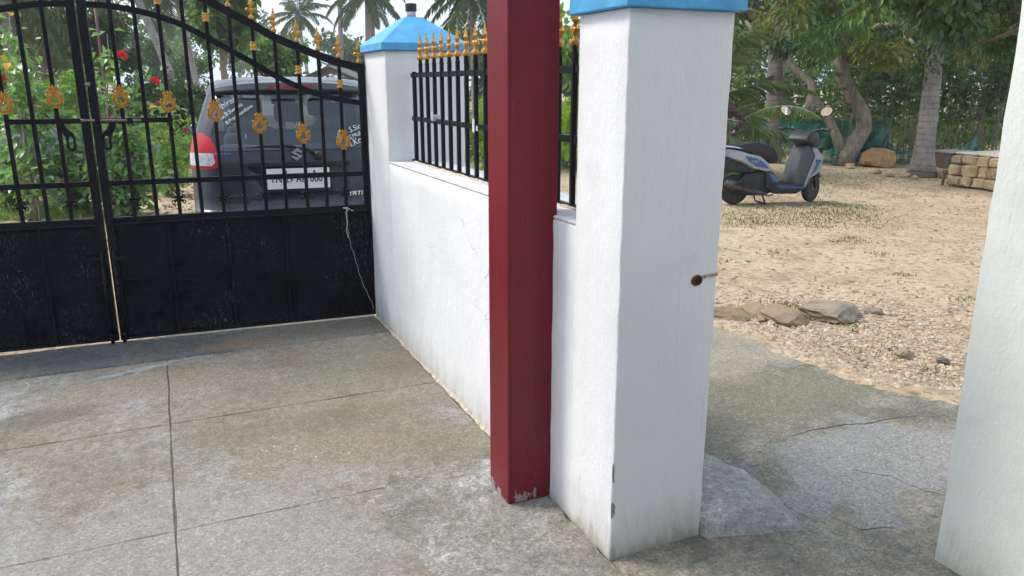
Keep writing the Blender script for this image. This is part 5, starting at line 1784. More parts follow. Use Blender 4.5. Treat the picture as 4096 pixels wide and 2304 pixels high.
# old limewashed wall behind the hibiscus
def mat_oldwall():
    mt, nt, b = mat_base('old_blue_limewash')
    g = N(nt)
    p = g.position()
    c = g.ramp(g.noise(p, 2.2, 5, 0.7), [(0.3, (0.09, 0.105, 0.135)), (0.55, (0.17, 0.19, 0.235)), (0.75, (0.25, 0.265, 0.30))])
    st = g.noise(g.scaled(p, (16, 16, 2.0)), 1.0, 5, 0.7)
    c = g.mix(g.ramp(st, [(0.46, 0.0), (0.60, 0.85)]), c, (0.04, 0.044, 0.05))
    c = g.mix(g.ramp(g.noise(g.scaled(p, (22, 22, 3)), 1.0, 4, 0.7), [(0.60, 0.0), (0.68, 0.8)]), c, (0.62, 0.64, 0.66))
    g.link(c, b.inputs['Base Color'])
    b.inputs['Roughness'].default_value = 0.9
    g.link(g.bump(st, 0.6, 0.02), b.inputs['Normal'])
    return mt


p_a, p_b = gz(-250, 790), gz(640, 760)
ow = thing('old_wall', 'weathered blue grey old wall behind the hibiscus leaves', 'wall', (p_a + p_b) / 2)
mb = MB()
nseg = 30
rows = []
for i in range(nseg + 1):
    t = i / nseg
    p = p_a.lerp(p_b, t)
    h = 0.86 + 0.05 * wob(t * 2.1) + (0.10 * math.exp(-((t - 0.53) / 0.06) ** 2))
    h -= 0.35 * max(0, (t - 0.62)) 
    d_ = Vector((0.05, 0.24, 0))
    rows.append([p + Vector((0, 0, -0.1)), p + Vector((0, 0, h - 0.06)), p + d_ * 0.25 + Vector((0, 0, h)), p + d_ * 0.75 + Vector((0, 0, h)), p + d_ + Vector((0, 0, h - 0.06)), p + d_ + Vector((0, 0, -0.1))])
vs_ = [q for r in rows for q in r]
fs_ = [(i * 6 + k_, i * 6 + k_ + 1, (i + 1) * 6 + k_ + 1, (i + 1) * 6 + k_) for i in range(nseg) for k_ in range(5)]
fs_ += [tuple(range(6)), tuple(reversed(range(nseg * 6, nseg * 6 + 6)))]
part('wall_body', MB().add(vs_, fs_), mat_oldwall(), ow, True, world=True)

tag(part('garden_pole', MB().tube([at(368, -60, 11.8), at(395, 150, 11.8), at(432, 455, 11.8), gz(470, 770)], 0.020, 10), mat_simple('maroon_pole_paint', (0.12, 0.03, 0.035), 0.5), None, True), 'thin maroon pole rising behind the tall hibiscus', 'pole')

# hibiscus and rose bushes
def big_leaf_mesh(name, mat, L=0.115, W=0.072):
    vs__, fs__ = [], []
    prof = [(0.0, 0.02), (0.16, 0.62), (0.38, 1.0), (0.62, 0.78), (0.85, 0.34), (1.0, 0.0)]
    for t, w in prof:
        z = -0.25 * L * t * t + 0.04 * L * math.sin(PI * t)
        vs__ += [(t * L, -w * W / 2, z + 0.22 * w * W / 2), (t * L, 0, z), (t * L, w * W / 2, z + 0.22 * w * W / 2)]
    for i in range(len(prof) - 1):
        o_ = i * 3
        fs__ += [(o_, o_ + 1, o_ + 4, o_ + 3), (o_ + 1, o_ + 2, o_ + 5, o_ + 4)]
    me_ = bpy.data.meshes.new(name)
    me_.from_pydata(vs__, [], fs__)
    add_rnd(me_, np.zeros(len(fs__)))
    me_.materials.append(mat)
    me_.polygons.foreach_set('use_smooth', [True] * len(fs__))
    return me_


LM_H = [big_leaf_mesh('leaf', LEAF_HIB, 0.125, 0.078), big_leaf_mesh('leaf', LEAF_HIB, 0.10, 0.070), big_leaf_mesh('leaf', LEAF_HIB, 0.14, 0.075)]
LM_B = [big_leaf_mesh('leaf', LEAF_BRIGHT, 0.10, 0.062), big_leaf_mesh('leaf', LEAF_BRIGHT, 0.085, 0.055)]
LM_Y = big_leaf_mesh('leaf', LEAF_YELLOW, 0.105, 0.075)


def flower_mesh(petal, r=0.055, stamen=True):
    c, d, n_ = [], [], []
    for q in range(5):
        a = q * 2 * PI / 5
        for w in (-0.25, 0.25):
            c.append((0, 0, 0))
            d.append((math.cos(a + w), math.sin(a + w), 0.45))
            n_.append((0, 0, 1))
    o = leaf_cloud('flower', c, d, n_, r * 1.25, r * 0.95, petal, None, fold=0.2, curl=0.35)
    me_ = o.data
    bpy.data.objects.remove(o)
    if stamen:
        bm = bmesh.new()
        bm.from_mesh(me_)
        mb_ = MB().tube([(0, 0, 0), (0, 0, r * 0.9), (0.004, 0, r * 1.7)], [0.006, 0.005, 0.008], 6)
        vv = [bm.verts.new(q) for q in mb_.v]
        for f in mb_.f:
            bm.faces.new([vv[i] for i in f])
        bm.to_mesh(me_)
        bm.free()
    return me_


FL_RED, FL_ROSE = flower_mesh(PETAL, 0.062), flower_mesh(PETAL_D, 0.036, False)


def shrub(label, base, tips, leaves, nleaf=170, scale=1.0, seed=0, group='flowering garden shrubs', flowers=(), fmesh=None, yellow=6, fill=500, name='hibiscus_shrub', fill_mat=None):
    """stems from the base to given tips; leaves along them as separate parts, plus inner foliage"""
    rs = random.Random(seed)
    t = thing(name, label, 'shrub', base, 0, group)
    base = Vector(base)
    mb_ = MB()
    nodes = []
    for q, tip in enumerate(tips):
        b0 = Vector((rs.uniform(-0.10, 0.10), rs.uniform(-0.10, 0.10), -0.04))
        tp = Vector(tip) - base
        pts = []
        for i in range(9):
            w = i / 8
            p = b0.lerp(tp, w)
            side = Vector((tp.x, tp.y, 0)) * (-0.35 * math.sin(PI * w)) + Vector((wob(seed + q + w), wob(seed + q * 2 + w + 4), 0)) * 0.05
            pts.append(p + side)
        mb_.tube(pts, [0.009 * (1 - 0.8 * i / 8) + 0.0015 for i in range(9)], 6)
        for i in range(2, 9):
            nodes.append((pts[i], (pts[i] - pts[i - 1]).normalized(), i / 8))
    part('stems', mb_, STEM_G if not name.startswith('hib') else BARK, t, True)
    for q in range(nleaf):
        p, tn, w = nodes[rs.randrange(len(nodes))]
        if rs.random() < 0.35 and w < 0.5:
            continue
        me_ = LM_Y if q < yellow else leaves[rs.randrange(len(leaves))]
        az = rs.uniform(0, 2 * PI)
        off = Vector((math.cos(az), math.sin(az), 0)) * rs.uniform(0.0, 0.16) * (1.2 - 0.5 * w) + Vector((0, 0, rs.uniform(-0.07, 0.07)))
        o = share('leaf', me_, t, p + off, (rs.uniform(-0.45, 0.45), rs.uniform(-0.35, 0.65), az), (scale * rs.uniform(0.8, 1.45),) * 3)
    if fill:
        cs = np.array([tuple(n__[0]) for n__ in nodes])
        idx = RNG.integers(0, len(cs), fill)
        c = cs[idx] + RNG.normal(size=(fill, 3)) * np.array([0.13, 0.13, 0.09])
        d = rand_unit(fill)
        d[:, 2] -= 0.12
        n_ = rand_unit(fill) * 0.6
        n_[:, 2] += 1
        sz = RNG.uniform(0.6, 1.1, fill) * scale
        stuff(leaf_cloud('inner_foliage', c, d, n_, 0.115 * sz, 0.07 * sz, fill_mat or LEAF_HIB, t))
    for (u, v, zc, s_) in flowers:
        p = at(u, v, zc) - base
        share('flower', fmesh, t, p, (rs.uniform(0.6, 1.6), rs.uniform(-0.5, 0.5), rs.uniform(-0.6, 0.6) + PI * 0.1), (s_,) * 3)
    return t


ZC = 9.7
B1 = gz(140, 880)
shrub('tall hibiscus reaching up at the left edge, with yellowing leaves', B1, [at(30, 60, ZC), at(70, 150, ZC), at(10, 230, ZC), at(110, 230, ZC), at(170, 300, ZC), at(60, 330, ZC), at(215, 360, ZC), at(20, 420, ZC), at(150, 400, ZC)], LM_H, 230, 1.05, 41,
      flowers=[(10, 312, ZC - 0.1, 0.8)], fmesh=FL_RED, yellow=9, fill=420)
B2 = gz(470, 865)
shrub('tall hibiscus with two red flowers right of the gate stiles', B2, [at(428, 135, ZC), at(440, 215, ZC), at(405, 245, ZC), at(470, 270, ZC), at(560, 330, ZC), at(610, 285, ZC), at(640, 420, ZC), at(700, 455, ZC), at(430, 400, ZC), at(520, 420, ZC), at(410, 350, ZC)], LM_H + LM_B[:1], 250, 1.0, 42,
      flowers=[(487, 222, ZC - 0.15, 1.0), (620, 325, ZC - 0.15, 0.9)], fmesh=FL_RED, yellow=5, fill=380)
B3 = gz(330, 850)
shrub('bushy hibiscus with pale glossy leaves below the gate hasps', B3, [at(300, 480, ZC), at(240, 560, ZC), at(350, 540, ZC), at(170, 600, ZC), at(280, 620, ZC), at(390, 620, ZC), at(330, 690, ZC), at(220, 690, ZC), at(120, 640, ZC), at(400, 720, ZC)], LM_H, 270, 1.1, 43,
      fmesh=FL_RED, flowers=[(250, 735, ZC - 0.3, 0.55)], yellow=9, fill=520)
B4 = gz(510, 860)
shrub('low hibiscus with dark glossy leaves right of the meeting stiles', B4, [at(470, 560, ZC), at(560, 560, ZC), at(450, 640, ZC), at(520, 650, ZC), at(600, 640, ZC), at(470, 730, ZC), at(560, 720, ZC), at(620, 720, ZC), at(590, 600, ZC)], LM_H, 270, 1.05, 44,
      fmesh=FL_RED, flowers=[], yellow=7, fill=520)
B5 = gz(690, 780)
ZR = 11.6
shrub('rose bush dotted with small crimson blooms beside the taillight', B5, [at(600, 470, ZR), at(650, 500, ZR), at(700, 470, ZR), at(730, 540, ZR), at(620, 560, ZR), at(680, 590, ZR), at(740, 620, ZR), at(640, 640, ZR), at(700, 660, ZR)], LM_B, 280, 0.6, 45,
      fmesh=FL_ROSE, flowers=[(403, 463, ZR, 1.0), (433, 462, ZR, 1.0), (591, 425, ZR, 1.0), (633, 412, ZR, 1.1), (745, 522, ZR, 1.2), (690, 520, ZR, 0.9), (635, 555, ZR, 0.9), (615, 525, ZR, 0.8), (680, 565, ZR, 0.9)], yellow=2, fill=900, name='rose_bush', fill_mat=LEAF_BRIGHT)
B6 = gz(30, 830)
shrub('low green shrub with broad leaves at the lower left edge', B6, [at(-30, 560, ZC), at(40, 590, ZC), at(90, 620, ZC), at(10, 660, ZC), at(110, 700, ZC), at(60, 720, ZC), at(-20, 720, ZC)], LM_H + LM_B[:1], 200, 1.1, 46, fmesh=FL_RED, flowers=[], yellow=4, fill=300)
for i, (u, v, h, lab) in enumerate([(560, 690, 0.55, 'low bright shrub between hibiscus and rose bush'), (720, 650, 0.6, 'low yellow green shrub beside the car bumper'), (430, 640, 0.7, 'yellow green shrub behind the meeting stiles'), (760, 600, 0.5, 'small grass green shrub left of the car')]):
    b_ = gz(u, v)
    tips = [b_ + Vector((random.uniform(-0.5, 0.5), random.uniform(-0.4, 0.4), h * random.uniform(0.6, 1.1))) for _ in range(10)]
    shrub(lab, b_, tips, LM_B, 130, 0.9, 50 + i, flowers=(), fmesh=None, yellow=1, fill=700, name='garden_shrub', fill_mat=LEAF_BRIGHT)

# hose, stones and litter in the flower bed
tag(part('garden_hose', MB().tube([gz(110, 900) + Vector((0, 0, 0.02)), at(140, 850, 10.3), at(150, 800, 10.5), at(128, 740, 10.6), at(95, 700, 10.7), at(80, 690, 10.9)], 0.012, 8), 'black_plastic', None, True), 'black hose looping up through the lower left shrub', 'hose')


def rock_mesh(seed, sx, sy, sz, rough=0.16, sub=2, flat=0.3):
    rs = random.Random(seed)
    bm = bmesh.new()
    bmesh.ops.create_icosphere(bm, subdivisions=sub, radius=1.0)
    planes = [(Vector((rs.gauss(0, 1), rs.gauss(0, 1), rs.gauss(0, 0.8))).normalized(), rs.uniform(0.62, 0.92)) for _ in range(11)]
    for v in bm.verts:
        p = v.co.copy()
        for n__, d__ in planes:
            e = p.dot(n__) - d__
            if e > 0:
                p -= n__ * e
        p *= 1 + rough * 0.5 * wob(p.x * 1.3 + p.y * 0.9 + p.z * 1.1 + seed)
        v.co = Vector((p.x * sx, p.y * sy, p.z * sz))
        if v.co.z < -sz * flat:
            v.co.z = -sz * flat
    me_ = bpy.data.meshes.new('rock')
    bm.to_mesh(me_)
    bm.free()
    return me_


def mat_rock(name, c0, c1, c2):
    mt, nt, b = mat_base(name)
    g = N(nt)
    p = g.position()
    n1 = g.noise(p, 7, 6, 0.7)
    fine = g.noise(p, 70, 4, 0.7)
    c = g.ramp(n1, [(0.3, c0), (0.52, c1), (0.7, c2)])
    c = g.mix(0.6, c, g.mix(1.0, c, g.ramp(fine, [(0.3, 0.6), (0.7, 1.3)]), 'MULTIPLY'))
    oi = g.new('ShaderNodeObjectInfo')
    c = g.mix(1.0, c, g.ramp(oi.outputs['Random'], [(0.0, (0.72, 0.70, 0.70)), (0.5, (1.0, 0.97, 0.92)), (1.0, (1.22, 1.14, 1.02))]), 'MULTIPLY')
    g.link(c, b.inputs['Base Color'])
    b.inputs['Roughness'].default_value = 0.92
    b.inputs['Specular IOR Level'].default_value = 0.2
    g.link(g.bump(g.math('ADD', n1, g.math('MULTIPLY', fine, 0.4)), 0.8, 0.015), b.inputs['Normal'])
    return mt


M['rock_grey'] = mat_rock('rock_grey_tan', (0.20, 0.165, 0.13), (0.34, 0.285, 0.225), (0.42, 0.35, 0.27))
M['rock_brown'] = mat_rock('rock_brown', (0.17, 0.125, 0.08), (0.29, 0.225, 0.15), (0.27, 0.24, 0.21))
M['rock_tan'] = mat_rock('stone_tan', (0.30, 0.225, 0.135), (0.48, 0.385, 0.255), (0.58, 0.50, 0.37))
M['rock_orange'] = mat_rock('stone_orange', (0.22, 0.13, 0.07), (0.33, 0.21, 0.115), (0.40, 0.29, 0.18))
M['rock_dark2'] = mat_rock('rock_grey_small', (0.14, 0.13, 0.12), (0.21, 0.19, 0.17), (0.28, 0.25, 0.21))
M['rock_dark'] = mat_rock('rock_dark', (0.07, 0.068, 0.066), (0.12, 0.115, 0.11), (0.18, 0.165, 0.15))


def rock(label, pos, size, mat, seed, rotz=0.0, tilt=0.0, group=None, cat='rock', name='rock', sub=2, rough=0.16):
    o = link(name, rock_mesh(seed, *size, sub=sub, rough=rough), mat)
    o.location = (pos[0], pos[1], size[2] * 0.26 + (pos[2] if len(pos) > 2 else 0) - 0.01)
    o.rotation_euler = (tilt, tilt * 0.5, rotz)
    return tag(o, label, cat, group)


gr = 'rocks beside the cement path'
camr = math.atan2(AX_R.y, AX_R.x)
for i, (x0, x1, yb, hh, dp, mt, lab, tl) in enumerate([
        (60, 530, 300, 0.045, 0.16, 'rock_brown', 'flat brown slab of rock touching the near white pillar edge', 0.0),
        (390, 700, 285, 0.075, 0.14, 'rock_brown', 'upright brown rock with a grey top, second from the pillar', 0.15),
        (600, 1060, 325, 0.060, 0.18, 'rock_brown', 'grey wedge of rock sloping down to the right, middle of the row', 0.10),
        (970, 1570, 300, 0.078, 0.26, 'rock_grey', 'large rounded tan boulder at the right end of the row', 0.0),
        (1570, 1740, 240, 0.030, 0.06, 'rock_dark2', 'small dark stone beside the large tan boulder', 0.0),
        (1840, 2030, 650, 0.040, 0.05, 'rock_grey', 'small pinkish stone alone on the gravel', 0.0),
        (2230, 2360, 705, 0.030, 0.04, 'rock_dark2', 'small dark stone near the greenish pillar', 0.0)]):
    a, b2 = gz(2800 + x0 / 2.342, 1150 + yb / 2.342), gz(2800 + x1 / 2.342, 1150 + yb / 2.342)
    c = (a + b2) / 2
    L_ = (b2 - a).length
    back = Vector((AX_F.x, AX_F.y, 0)).normalized() * dp * 0.7
    rock(lab, c + back, (L_ * 0.58, dp, hh * 1.05), mt, 100 + i, camr, tl, gr, sub=3)
for i, (u, v, s_, lab, mt) in enumerate([(150, 838, 0.20, 'grey stone at the foot of the old wall', 'rock_grey'), (245, 815, 0.22, 'dark stone under the pale leaved hibiscus', 'rock_dark'), (40, 800, 0.18, 'mossy stone at the lower left edge', 'rock_brown')]):
    rock(lab, gz(u, v), (s_, s_ * 0.8, s_ * 0.6), mt, 120 + i, i, 0.1, 'stones in the flower bed')
rock('large orange brown boulder between the bent tree and the palm', gz(3560, 668) + Vector((0, 0.3, 0)), (0.42, 0.36, 0.31), 'rock_orange', 134, 0.9, 0.1, None, 'boulder', 'boulder', 3, 0.3)
for i, (u, v, s_, lab) in enumerate([(3510, 690, 0.10, 'small tan stone just left of the orange boulder front'), (3560, 700, 0.12, 'small tan stone before the orange boulder'), (3625, 702, 0.09, 'small stone touching the left of the stout palm foot'), (3400, 668, 0.14, 'tan stone at the foot of the bent trunk'), (3660, 712, 0.08, 'smallest stone, before the stout palm foot')]):
    rock(lab, gz(u, v), (s_, s_ * 0.8, s_ * 0.6), 'rock_tan', 140 + i, i * 1.3, 0.1, 'small stones by the palm foot')

# ------------------------------------------------------------------ gravel, litter and grass
def scatter_stones(name, pts, sizes, mat):
    base = np.array([(1, 0, 0), (-1, 0, 0), (0, 1, 0), (0, -1, 0), (0, 0, 1), (0, 0, -0.4)], float)
    F = np.array([(0, 2, 4), (2, 1, 4), (1, 3, 4), (3, 0, 4), (2, 0, 5), (1, 2, 5), (3, 1, 5), (0, 3, 5)])
    K = len(pts)
    V = base[None] * (1 + 0.35 * RNG.normal(size=(K, 6, 1)))
    V = V * (np.asarray(sizes)[:, None, None] * np.array([1, 0.8, 0.55]))
    an = RNG.random(K) * 2 * PI
    c, s = np.cos(an)[:, None], np.sin(an)[:, None]
    X = V[:, :, 0] * c - V[:, :, 1] * s
    Y = V[:, :, 0] * s + V[:, :, 1] * c
    V = np.stack([X, Y, V[:, :, 2]], 2) + np.asarray(pts)[:, None, :]
    FF = (F[None] + (np.arange(K) * 6)[:, None, None]).reshape(-1, 3)
    me_ = bpy.data.meshes.new(name)
    me_.from_pydata(V.reshape(-1, 3).tolist(), [], FF.tolist())
    add_rnd(me_, np.repeat(RNG.random(K), 8))
    return link(name, me_, mat)


STONE_MIX = mat_leaf('gravel_stone', [(0.26, 0.205, 0.15), (0.42, 0.33, 0.235), (0.56, 0.46, 0.35), (0.32, 0.27, 0.22)], 0.0, 0.9, 0.2)
pts, szs = [], []
for _ in range(11000):
    x, y = 3.2 + abs(random.gauss(0, 1.1)), random.gauss(3.2, 0.75)
    ex = 3.5 if y > 2.9 else 3.5 + (2.9 - y) * 0.9
    if x < ex - 0.12 + 0.2 * random.random() or y < 1.8:
        continue
    pts.append((x, y, (hgt_ground(x, y) if x > ex + 0.25 else 0.0) + 0.004))
    szs.append(min(0.034, abs(random.gauss(0.006, 0.007)) + 0.004))
for _ in range(3800):
    x, y = random.uniform(2.0, 12), random.uniform(4.2, 12)
    pts.append((x, y, hgt_ground(x, y) + 0.003))
    szs.append(abs(random.gauss(0.006, 0.005)) + 0.003)
stuff(scatter_stones('gravel', pts, szs, STONE_MIX), 'loose tan gravel and grit on the sandy yard', 'gravel')

K = 2600
xy = np.stack([RNG.uniform(-3.2, 3, K), RNG.uniform(8.5, 16, K)], 1)
xy2 = np.stack([RNG.uniform(3.6, 14, 900), RNG.uniform(3, 12, 900)], 1)
xy = np.concatenate([xy, xy2])
K = len(xy)
c = np.array([(x, y, hgt_ground(x, y) + 0.006) for x, y in xy])
d = rand_unit(K)
d[:, 2] *= 0.15
n_ = rand_unit(K) * 0.25
n_[:, 2] += 1
sz = RNG.uniform(0.5, 1.2, K)
sz[2600:] *= 0.55
stuff(leaf_cloud('leaf_litter', c, d, n_, 0.085 * sz, 0.04 * sz, LEAF_DRY), 'dry fallen leaves strewn over the flower bed and yard', 'leaf litter')


def grass(name, label, centres, radii, per, h, gmat_=LEAF_BRIGHT):
    cs = []
    for c_, r_, k_ in zip(centres, radii, per):
        q = RNG.normal(size=(k_, 2)) * r_ * 0.5
        cs.append(np.stack([c_[0] + q[:, 0], c_[1] + q[:, 1]], 1))
    xy_ = np.concatenate(cs)
    K_ = len(xy_)
    c_ = np.array([(x, y, hgt_ground(x, y) - 0.003) for x, y in xy_])
    d_ = RNG.normal(size=(K_, 3)) * 0.45
    d_[:, 2] = 1
    n__ = rand_unit(K_)
    hh = RNG.uniform(0.5, 1.3, K_) * h
    return stuff(leaf_cloud(name, c_, d_, n__, hh, 0.008 + hh * 0.06, gmat_, None, tri=True, curl=0.3), label, 'grass')


tufts = [gz(2800 + a / 2.342, 1150 + b2 / 2.342) for a, b2 in [(2480, 90), (850, 165), (930, 175), (740, 150), (1400, 560), (1800, 570), (1450, 330), (2200, 790)]]
tufts += [gz(u, v) for u, v in [(2880, 1040), (3330, 960), (3400, 950), (3440, 962), (3080, 1000), (3290, 905), (3500, 1010), (3620, 1090)]]
cen, rad, per = [], [], []
for t_ in tufts:
    cen.append((t_.x, t_.y)); rad.append(0.13); per.append(34)
for _ in range(60):
    p = gz(random.uniform(2850, 3500), random.uniform(815, 900))
    cen.append((p.x, p.y)); rad.append(0.35); per.append(45)
for _ in range(60):
    p = gz(random.uniform(3000, 3900), random.uniform(640, 790))
    cen.append((p.x, p.y)); rad.append(0.5); per.append(35)
grass('yard_grass', 'thin short grass in tufts around the scooter and the yard', cen, rad, per, 0.030, LEAF_OLIVE)
cen, rad, per = [], [], []
for _ in range(120):
    p = gz(random.uniform(420, 800), random.uniform(560, 740))
    cen.append((p.x, p.y)); rad.append(0.5); per.append(60)
for _ in range(60):
    p = gz(random.uniform(-50, 420), random.uniform(760, 880))
    cen.append((p.x, p.y)); rad.append(0.15); per.append(30)
for _ in range(70):
    p = gz(random.uniform(1860, 2330), random.uniform(560, 680))
    cen.append((p.x, p.y)); rad.append(0.7); per.append(60)
grass('garden_grass', 'bright green grass between the garden shrubs and the car', cen, rad, per, 0.11)

# ------------------------------------------------------------------ right-hand yard: trees, net, stonework
# bent trunk carrying the leafy canopy
zt = dep(gz(3371, 654))
bt_base = gz(3371, 654)
bt = thing('bent_tree', 'big leafy tree with a bent pale trunk behind the scooter', 'tree', bt_base)
S4 = lambda x, y: (2750 + x / 1.811, y / 1.811)
P4 = lambda x, y, dz=0.0: at(*S4(x, y), zt + dz) - bt_base
mb = MB()
main = [P4(1130, 1215), P4(1150, 1130), P4(1215, 1030), P4(1280, 930), P4(1268, 815), P4(1195, 700), P4(1120, 545), P4(1110, 400), P4(1150, 250), P4(1210, 60), P4(1180, -200), P4(1200, -500)]
mb.tube(main, [0.26, 0.21, 0.175, 0.165, 0.155, 0.155, 0.15, 0.145, 0.135, 0.12, 0.09, 0.05], 12)
mb.tube([P4(1120, 1120), P4(1080, 990), P4(1030, 880), P4(960, 760), P4(915, 690)], [0.12, 0.10, 0.09, 0.07, 0.05], 10)
mb.tube([P4(865, 850, -0.6), P4(890, 730, -0.6), P4(905, 610, -0.5), P4(830, 540, -0.4), P4(700, 430, -0.2), P4(560, 330), P4(420, 150)], [0.10, 0.085, 0.095, 0.07, 0.06, 0.055, 0.03], 10)
for a, b2 in [((1120, 300), (520, 150)), ((1140, 260), (380, 50)), ((1150, 250), (1500, 170)), ((1500, 170), (1950, -60)), ((1170, 120), (800, -200)), ((1500, 170), (1650, 330)), ((520, 150), (380, 30)), ((1160, 200), (2200, 150)), ((1180, 0), (2300, -150))]:
    limb(mb, P4(*a), P4(*b2, -3.0 if b2[0] > 1400 else -1.0), 0.07, 0.025, 6, 0.4, a[0])
part('trunk', mb, BARK, bt, True)


def canopy(name, parent, mat, n_cl, per, u0, u1, vlow, z0, z1, leaf, rad, seed, vtop=-420, droop=0.9, gapf=0.0):
    rs = random.Random(seed)
    cents, rads, pers = [], [], []
    us, vl = [p[0] for p in vlow], [p[1] for p in vlow]
    while len(cents) < n_cl:
        u = rs.uniform(u0, u1)
        lo = float(np.interp(u, us, vl))
        v = lo - (lo - vtop) * rs.random() ** 1.5
        z = rs.uniform(z0, z1)
        if rs.random() < gapf * (0.5 + 0.5 * math.sin(u * 0.021 + v * 0.017)):
            continue
        cents.append(at(u, v - rad * FPX / z * 0.6, z))
        rads.append(rad * rs.uniform(0.6, 1.3))
        pers.append(int(per * rs.uniform(0.6, 1.4)))
    c, d, nn_ = clump_leaves(cents, rads, pers, *leaf, droop=droop, shell=0.3, flat=0.75)
    sz_ = RNG.uniform(0.65, 1.2, len(c))
    return leaf_cloud(name, c, d, nn_, leaf[0] * sz_, leaf[1] * sz_, mat, parent, loc=root_off(parent))


LOWV = [(2600, 200), (2900, 215), (3050, 250), (3200, 290), (3350, 215), (3500, 260), (3650, 330), (3760, 330), (3850, 260), (3950, 270), (4100, 300), (4500, 300)]
canopy('crown', bt, LEAF_MID, 44, 105, 2700, 4250, LOWV, 11.5, 17, (0.15, 0.055), 0.40, 5, gapf=0.6)
canopy('crown', bt, LEAF_DARK, 66, 120, 2700, 4250, LOWV, 12.5, 17, (0.14, 0.055), 0.40, 15, gapf=0.6)
canopy('crown', bt, LEAF_OLIVE, 40, 105, 3050, 4150, LOWV, 12, 16, (0.15, 0.06), 0.36, 6, gapf=0.4)
# nearer dark tree whose branches hang in at the upper right
nt_b = ground_at(4700, 8.0)
nt_ = thing('shade_tree', 'dark leafy branches hanging in at the top right, from a tree outside the frame', 'tree', nt_b)
mb = MB()
mb.tube([Vector((0, 0, -0.05)), Vector((0.05, 0, 1.5)), Vector((-0.1, 0.1, 3.0)), Vector((-0.2, 0.1, 4.2))], [0.22, 0.18, 0.15, 0.08], 10)
for u, v, z in ((4000, 60, 8.6), (3750, -60, 9.2), (3900, 180, 8.4), (3500, -200, 9.6), (4100, 200, 8.2)):
    limb(mb, Vector((-0.1, 0.1, 2.8)), at(u, v, z) - nt_b, 0.08, 0.015, 7, 0.6, u)
part('trunk', mb, BARK_D, nt_, True)
LOWN = [(3350, -60), (3600, 40), (3750, 130), (3850, 190), (3950, 235), (4050, 290), (4300, 330)]
canopy('crown', nt_, LEAF_DARK, 62, 130, 3450, 4350, LOWN, 7.6, 9.8, (0.105, 0.062), 0.30, 8, vtop=-350)

# the palms standing in the yard
coconut('stout grey coconut trunk at the right, beside the stone platform', gz(3685, 698), at(3800, -520, dep(gz(3685, 698))), 0.165, 0.13, nf=10, fs=1.0, seed=91, hang=0.6, mid=at(3745, 250, dep(gz(3685, 698)) + 0.1), flare=1.75, group='coconut palms in the yard')
coconut('grey coconut trunk directly behind the scooter handlebar', gz(3080, 646), at(3125, -520, dep(gz(3080, 646))), 0.175, 0.14, nf=10, fs=1.0, seed=92, hang=0.6, mid=at(3110, 250, dep(gz(3080, 646))), flare=1.5, group='coconut palms in the yard')
coconut('thin coconut trunk farther back, right of the scooter mirror', ground_at(3158, 23), at(3150, -350, 23), 0.16, 0.13, nf=10, fs=1.0, seed=93, hang=0.6, group='coconut palms in the yard')

# tall cassava plants with bare stems
def cassava(label, base, h, seed):
    rs = random.Random(seed)
    t = thing('cassava_plant', label, 'plant', base, 0, 'cassava plants at the back of the yard')
    mb_ = MB()
    c, d, nn_, LL = [], [], [], []
    for q in range(6):
        a = rs.uniform(0, 2 * PI)
        b0 = Vector((rs.uniform(-0.35, 0.35), rs.uniform(-0.3, 0.3), -0.05))
        hq = h * rs.uniform(0.75, 1.1)
        tp = b0 + Vector((0.28 * math.cos(a), 0.28 * math.sin(a), hq))
        mb_.tube([b0, b0.lerp(tp, 0.5) + Vector((rs.uniform(-.04, .04), rs.uniform(-.04, .04), 0)), tp], [0.013, 0.010, 0.006], 6)
        for w in range(20):
            f = 1 - 0.62 * rs.random() ** 1.3
            p = b0.lerp(tp, f)
            az = rs.uniform(0, 2 * PI)
            out = Vector((math.cos(az), math.sin(az), rs.uniform(-0.1, 0.35)))
            wc = p + out * rs.uniform(0.12, 0.34)
            nrm = (out * 0.6 + Vector((0, 0, 1))).normalized()
            ax = nrm.cross(Vector((0, 0, 1)) if abs(nrm.z) < 0.9 else Vector((1, 0, 0))).normalized()
            ay = nrm.cross(ax)
            for k_ in range(7):
                an = k_ * 2 * PI / 8 + rs.uniform(-0.1, 0.1)
                dd = ax * math.cos(an) + ay * math.sin(an) - Vector((0, 0, 0.25))
                c.append(tuple(wc))
                d.append(tuple(dd))
                nn_.append(tuple(nrm))
                LL.append(rs.uniform(0.10, 0.17))
    part('stems', mb_, BARK, t, True)
    leaf_cloud('foliage', np.array(c), np.array(d), np.array(nn_), np.array(LL), np.array(LL) * 0.30, LEAF_DARK if seed % 3 == 0 else LEAF_MID, t, tri=True)
    return t


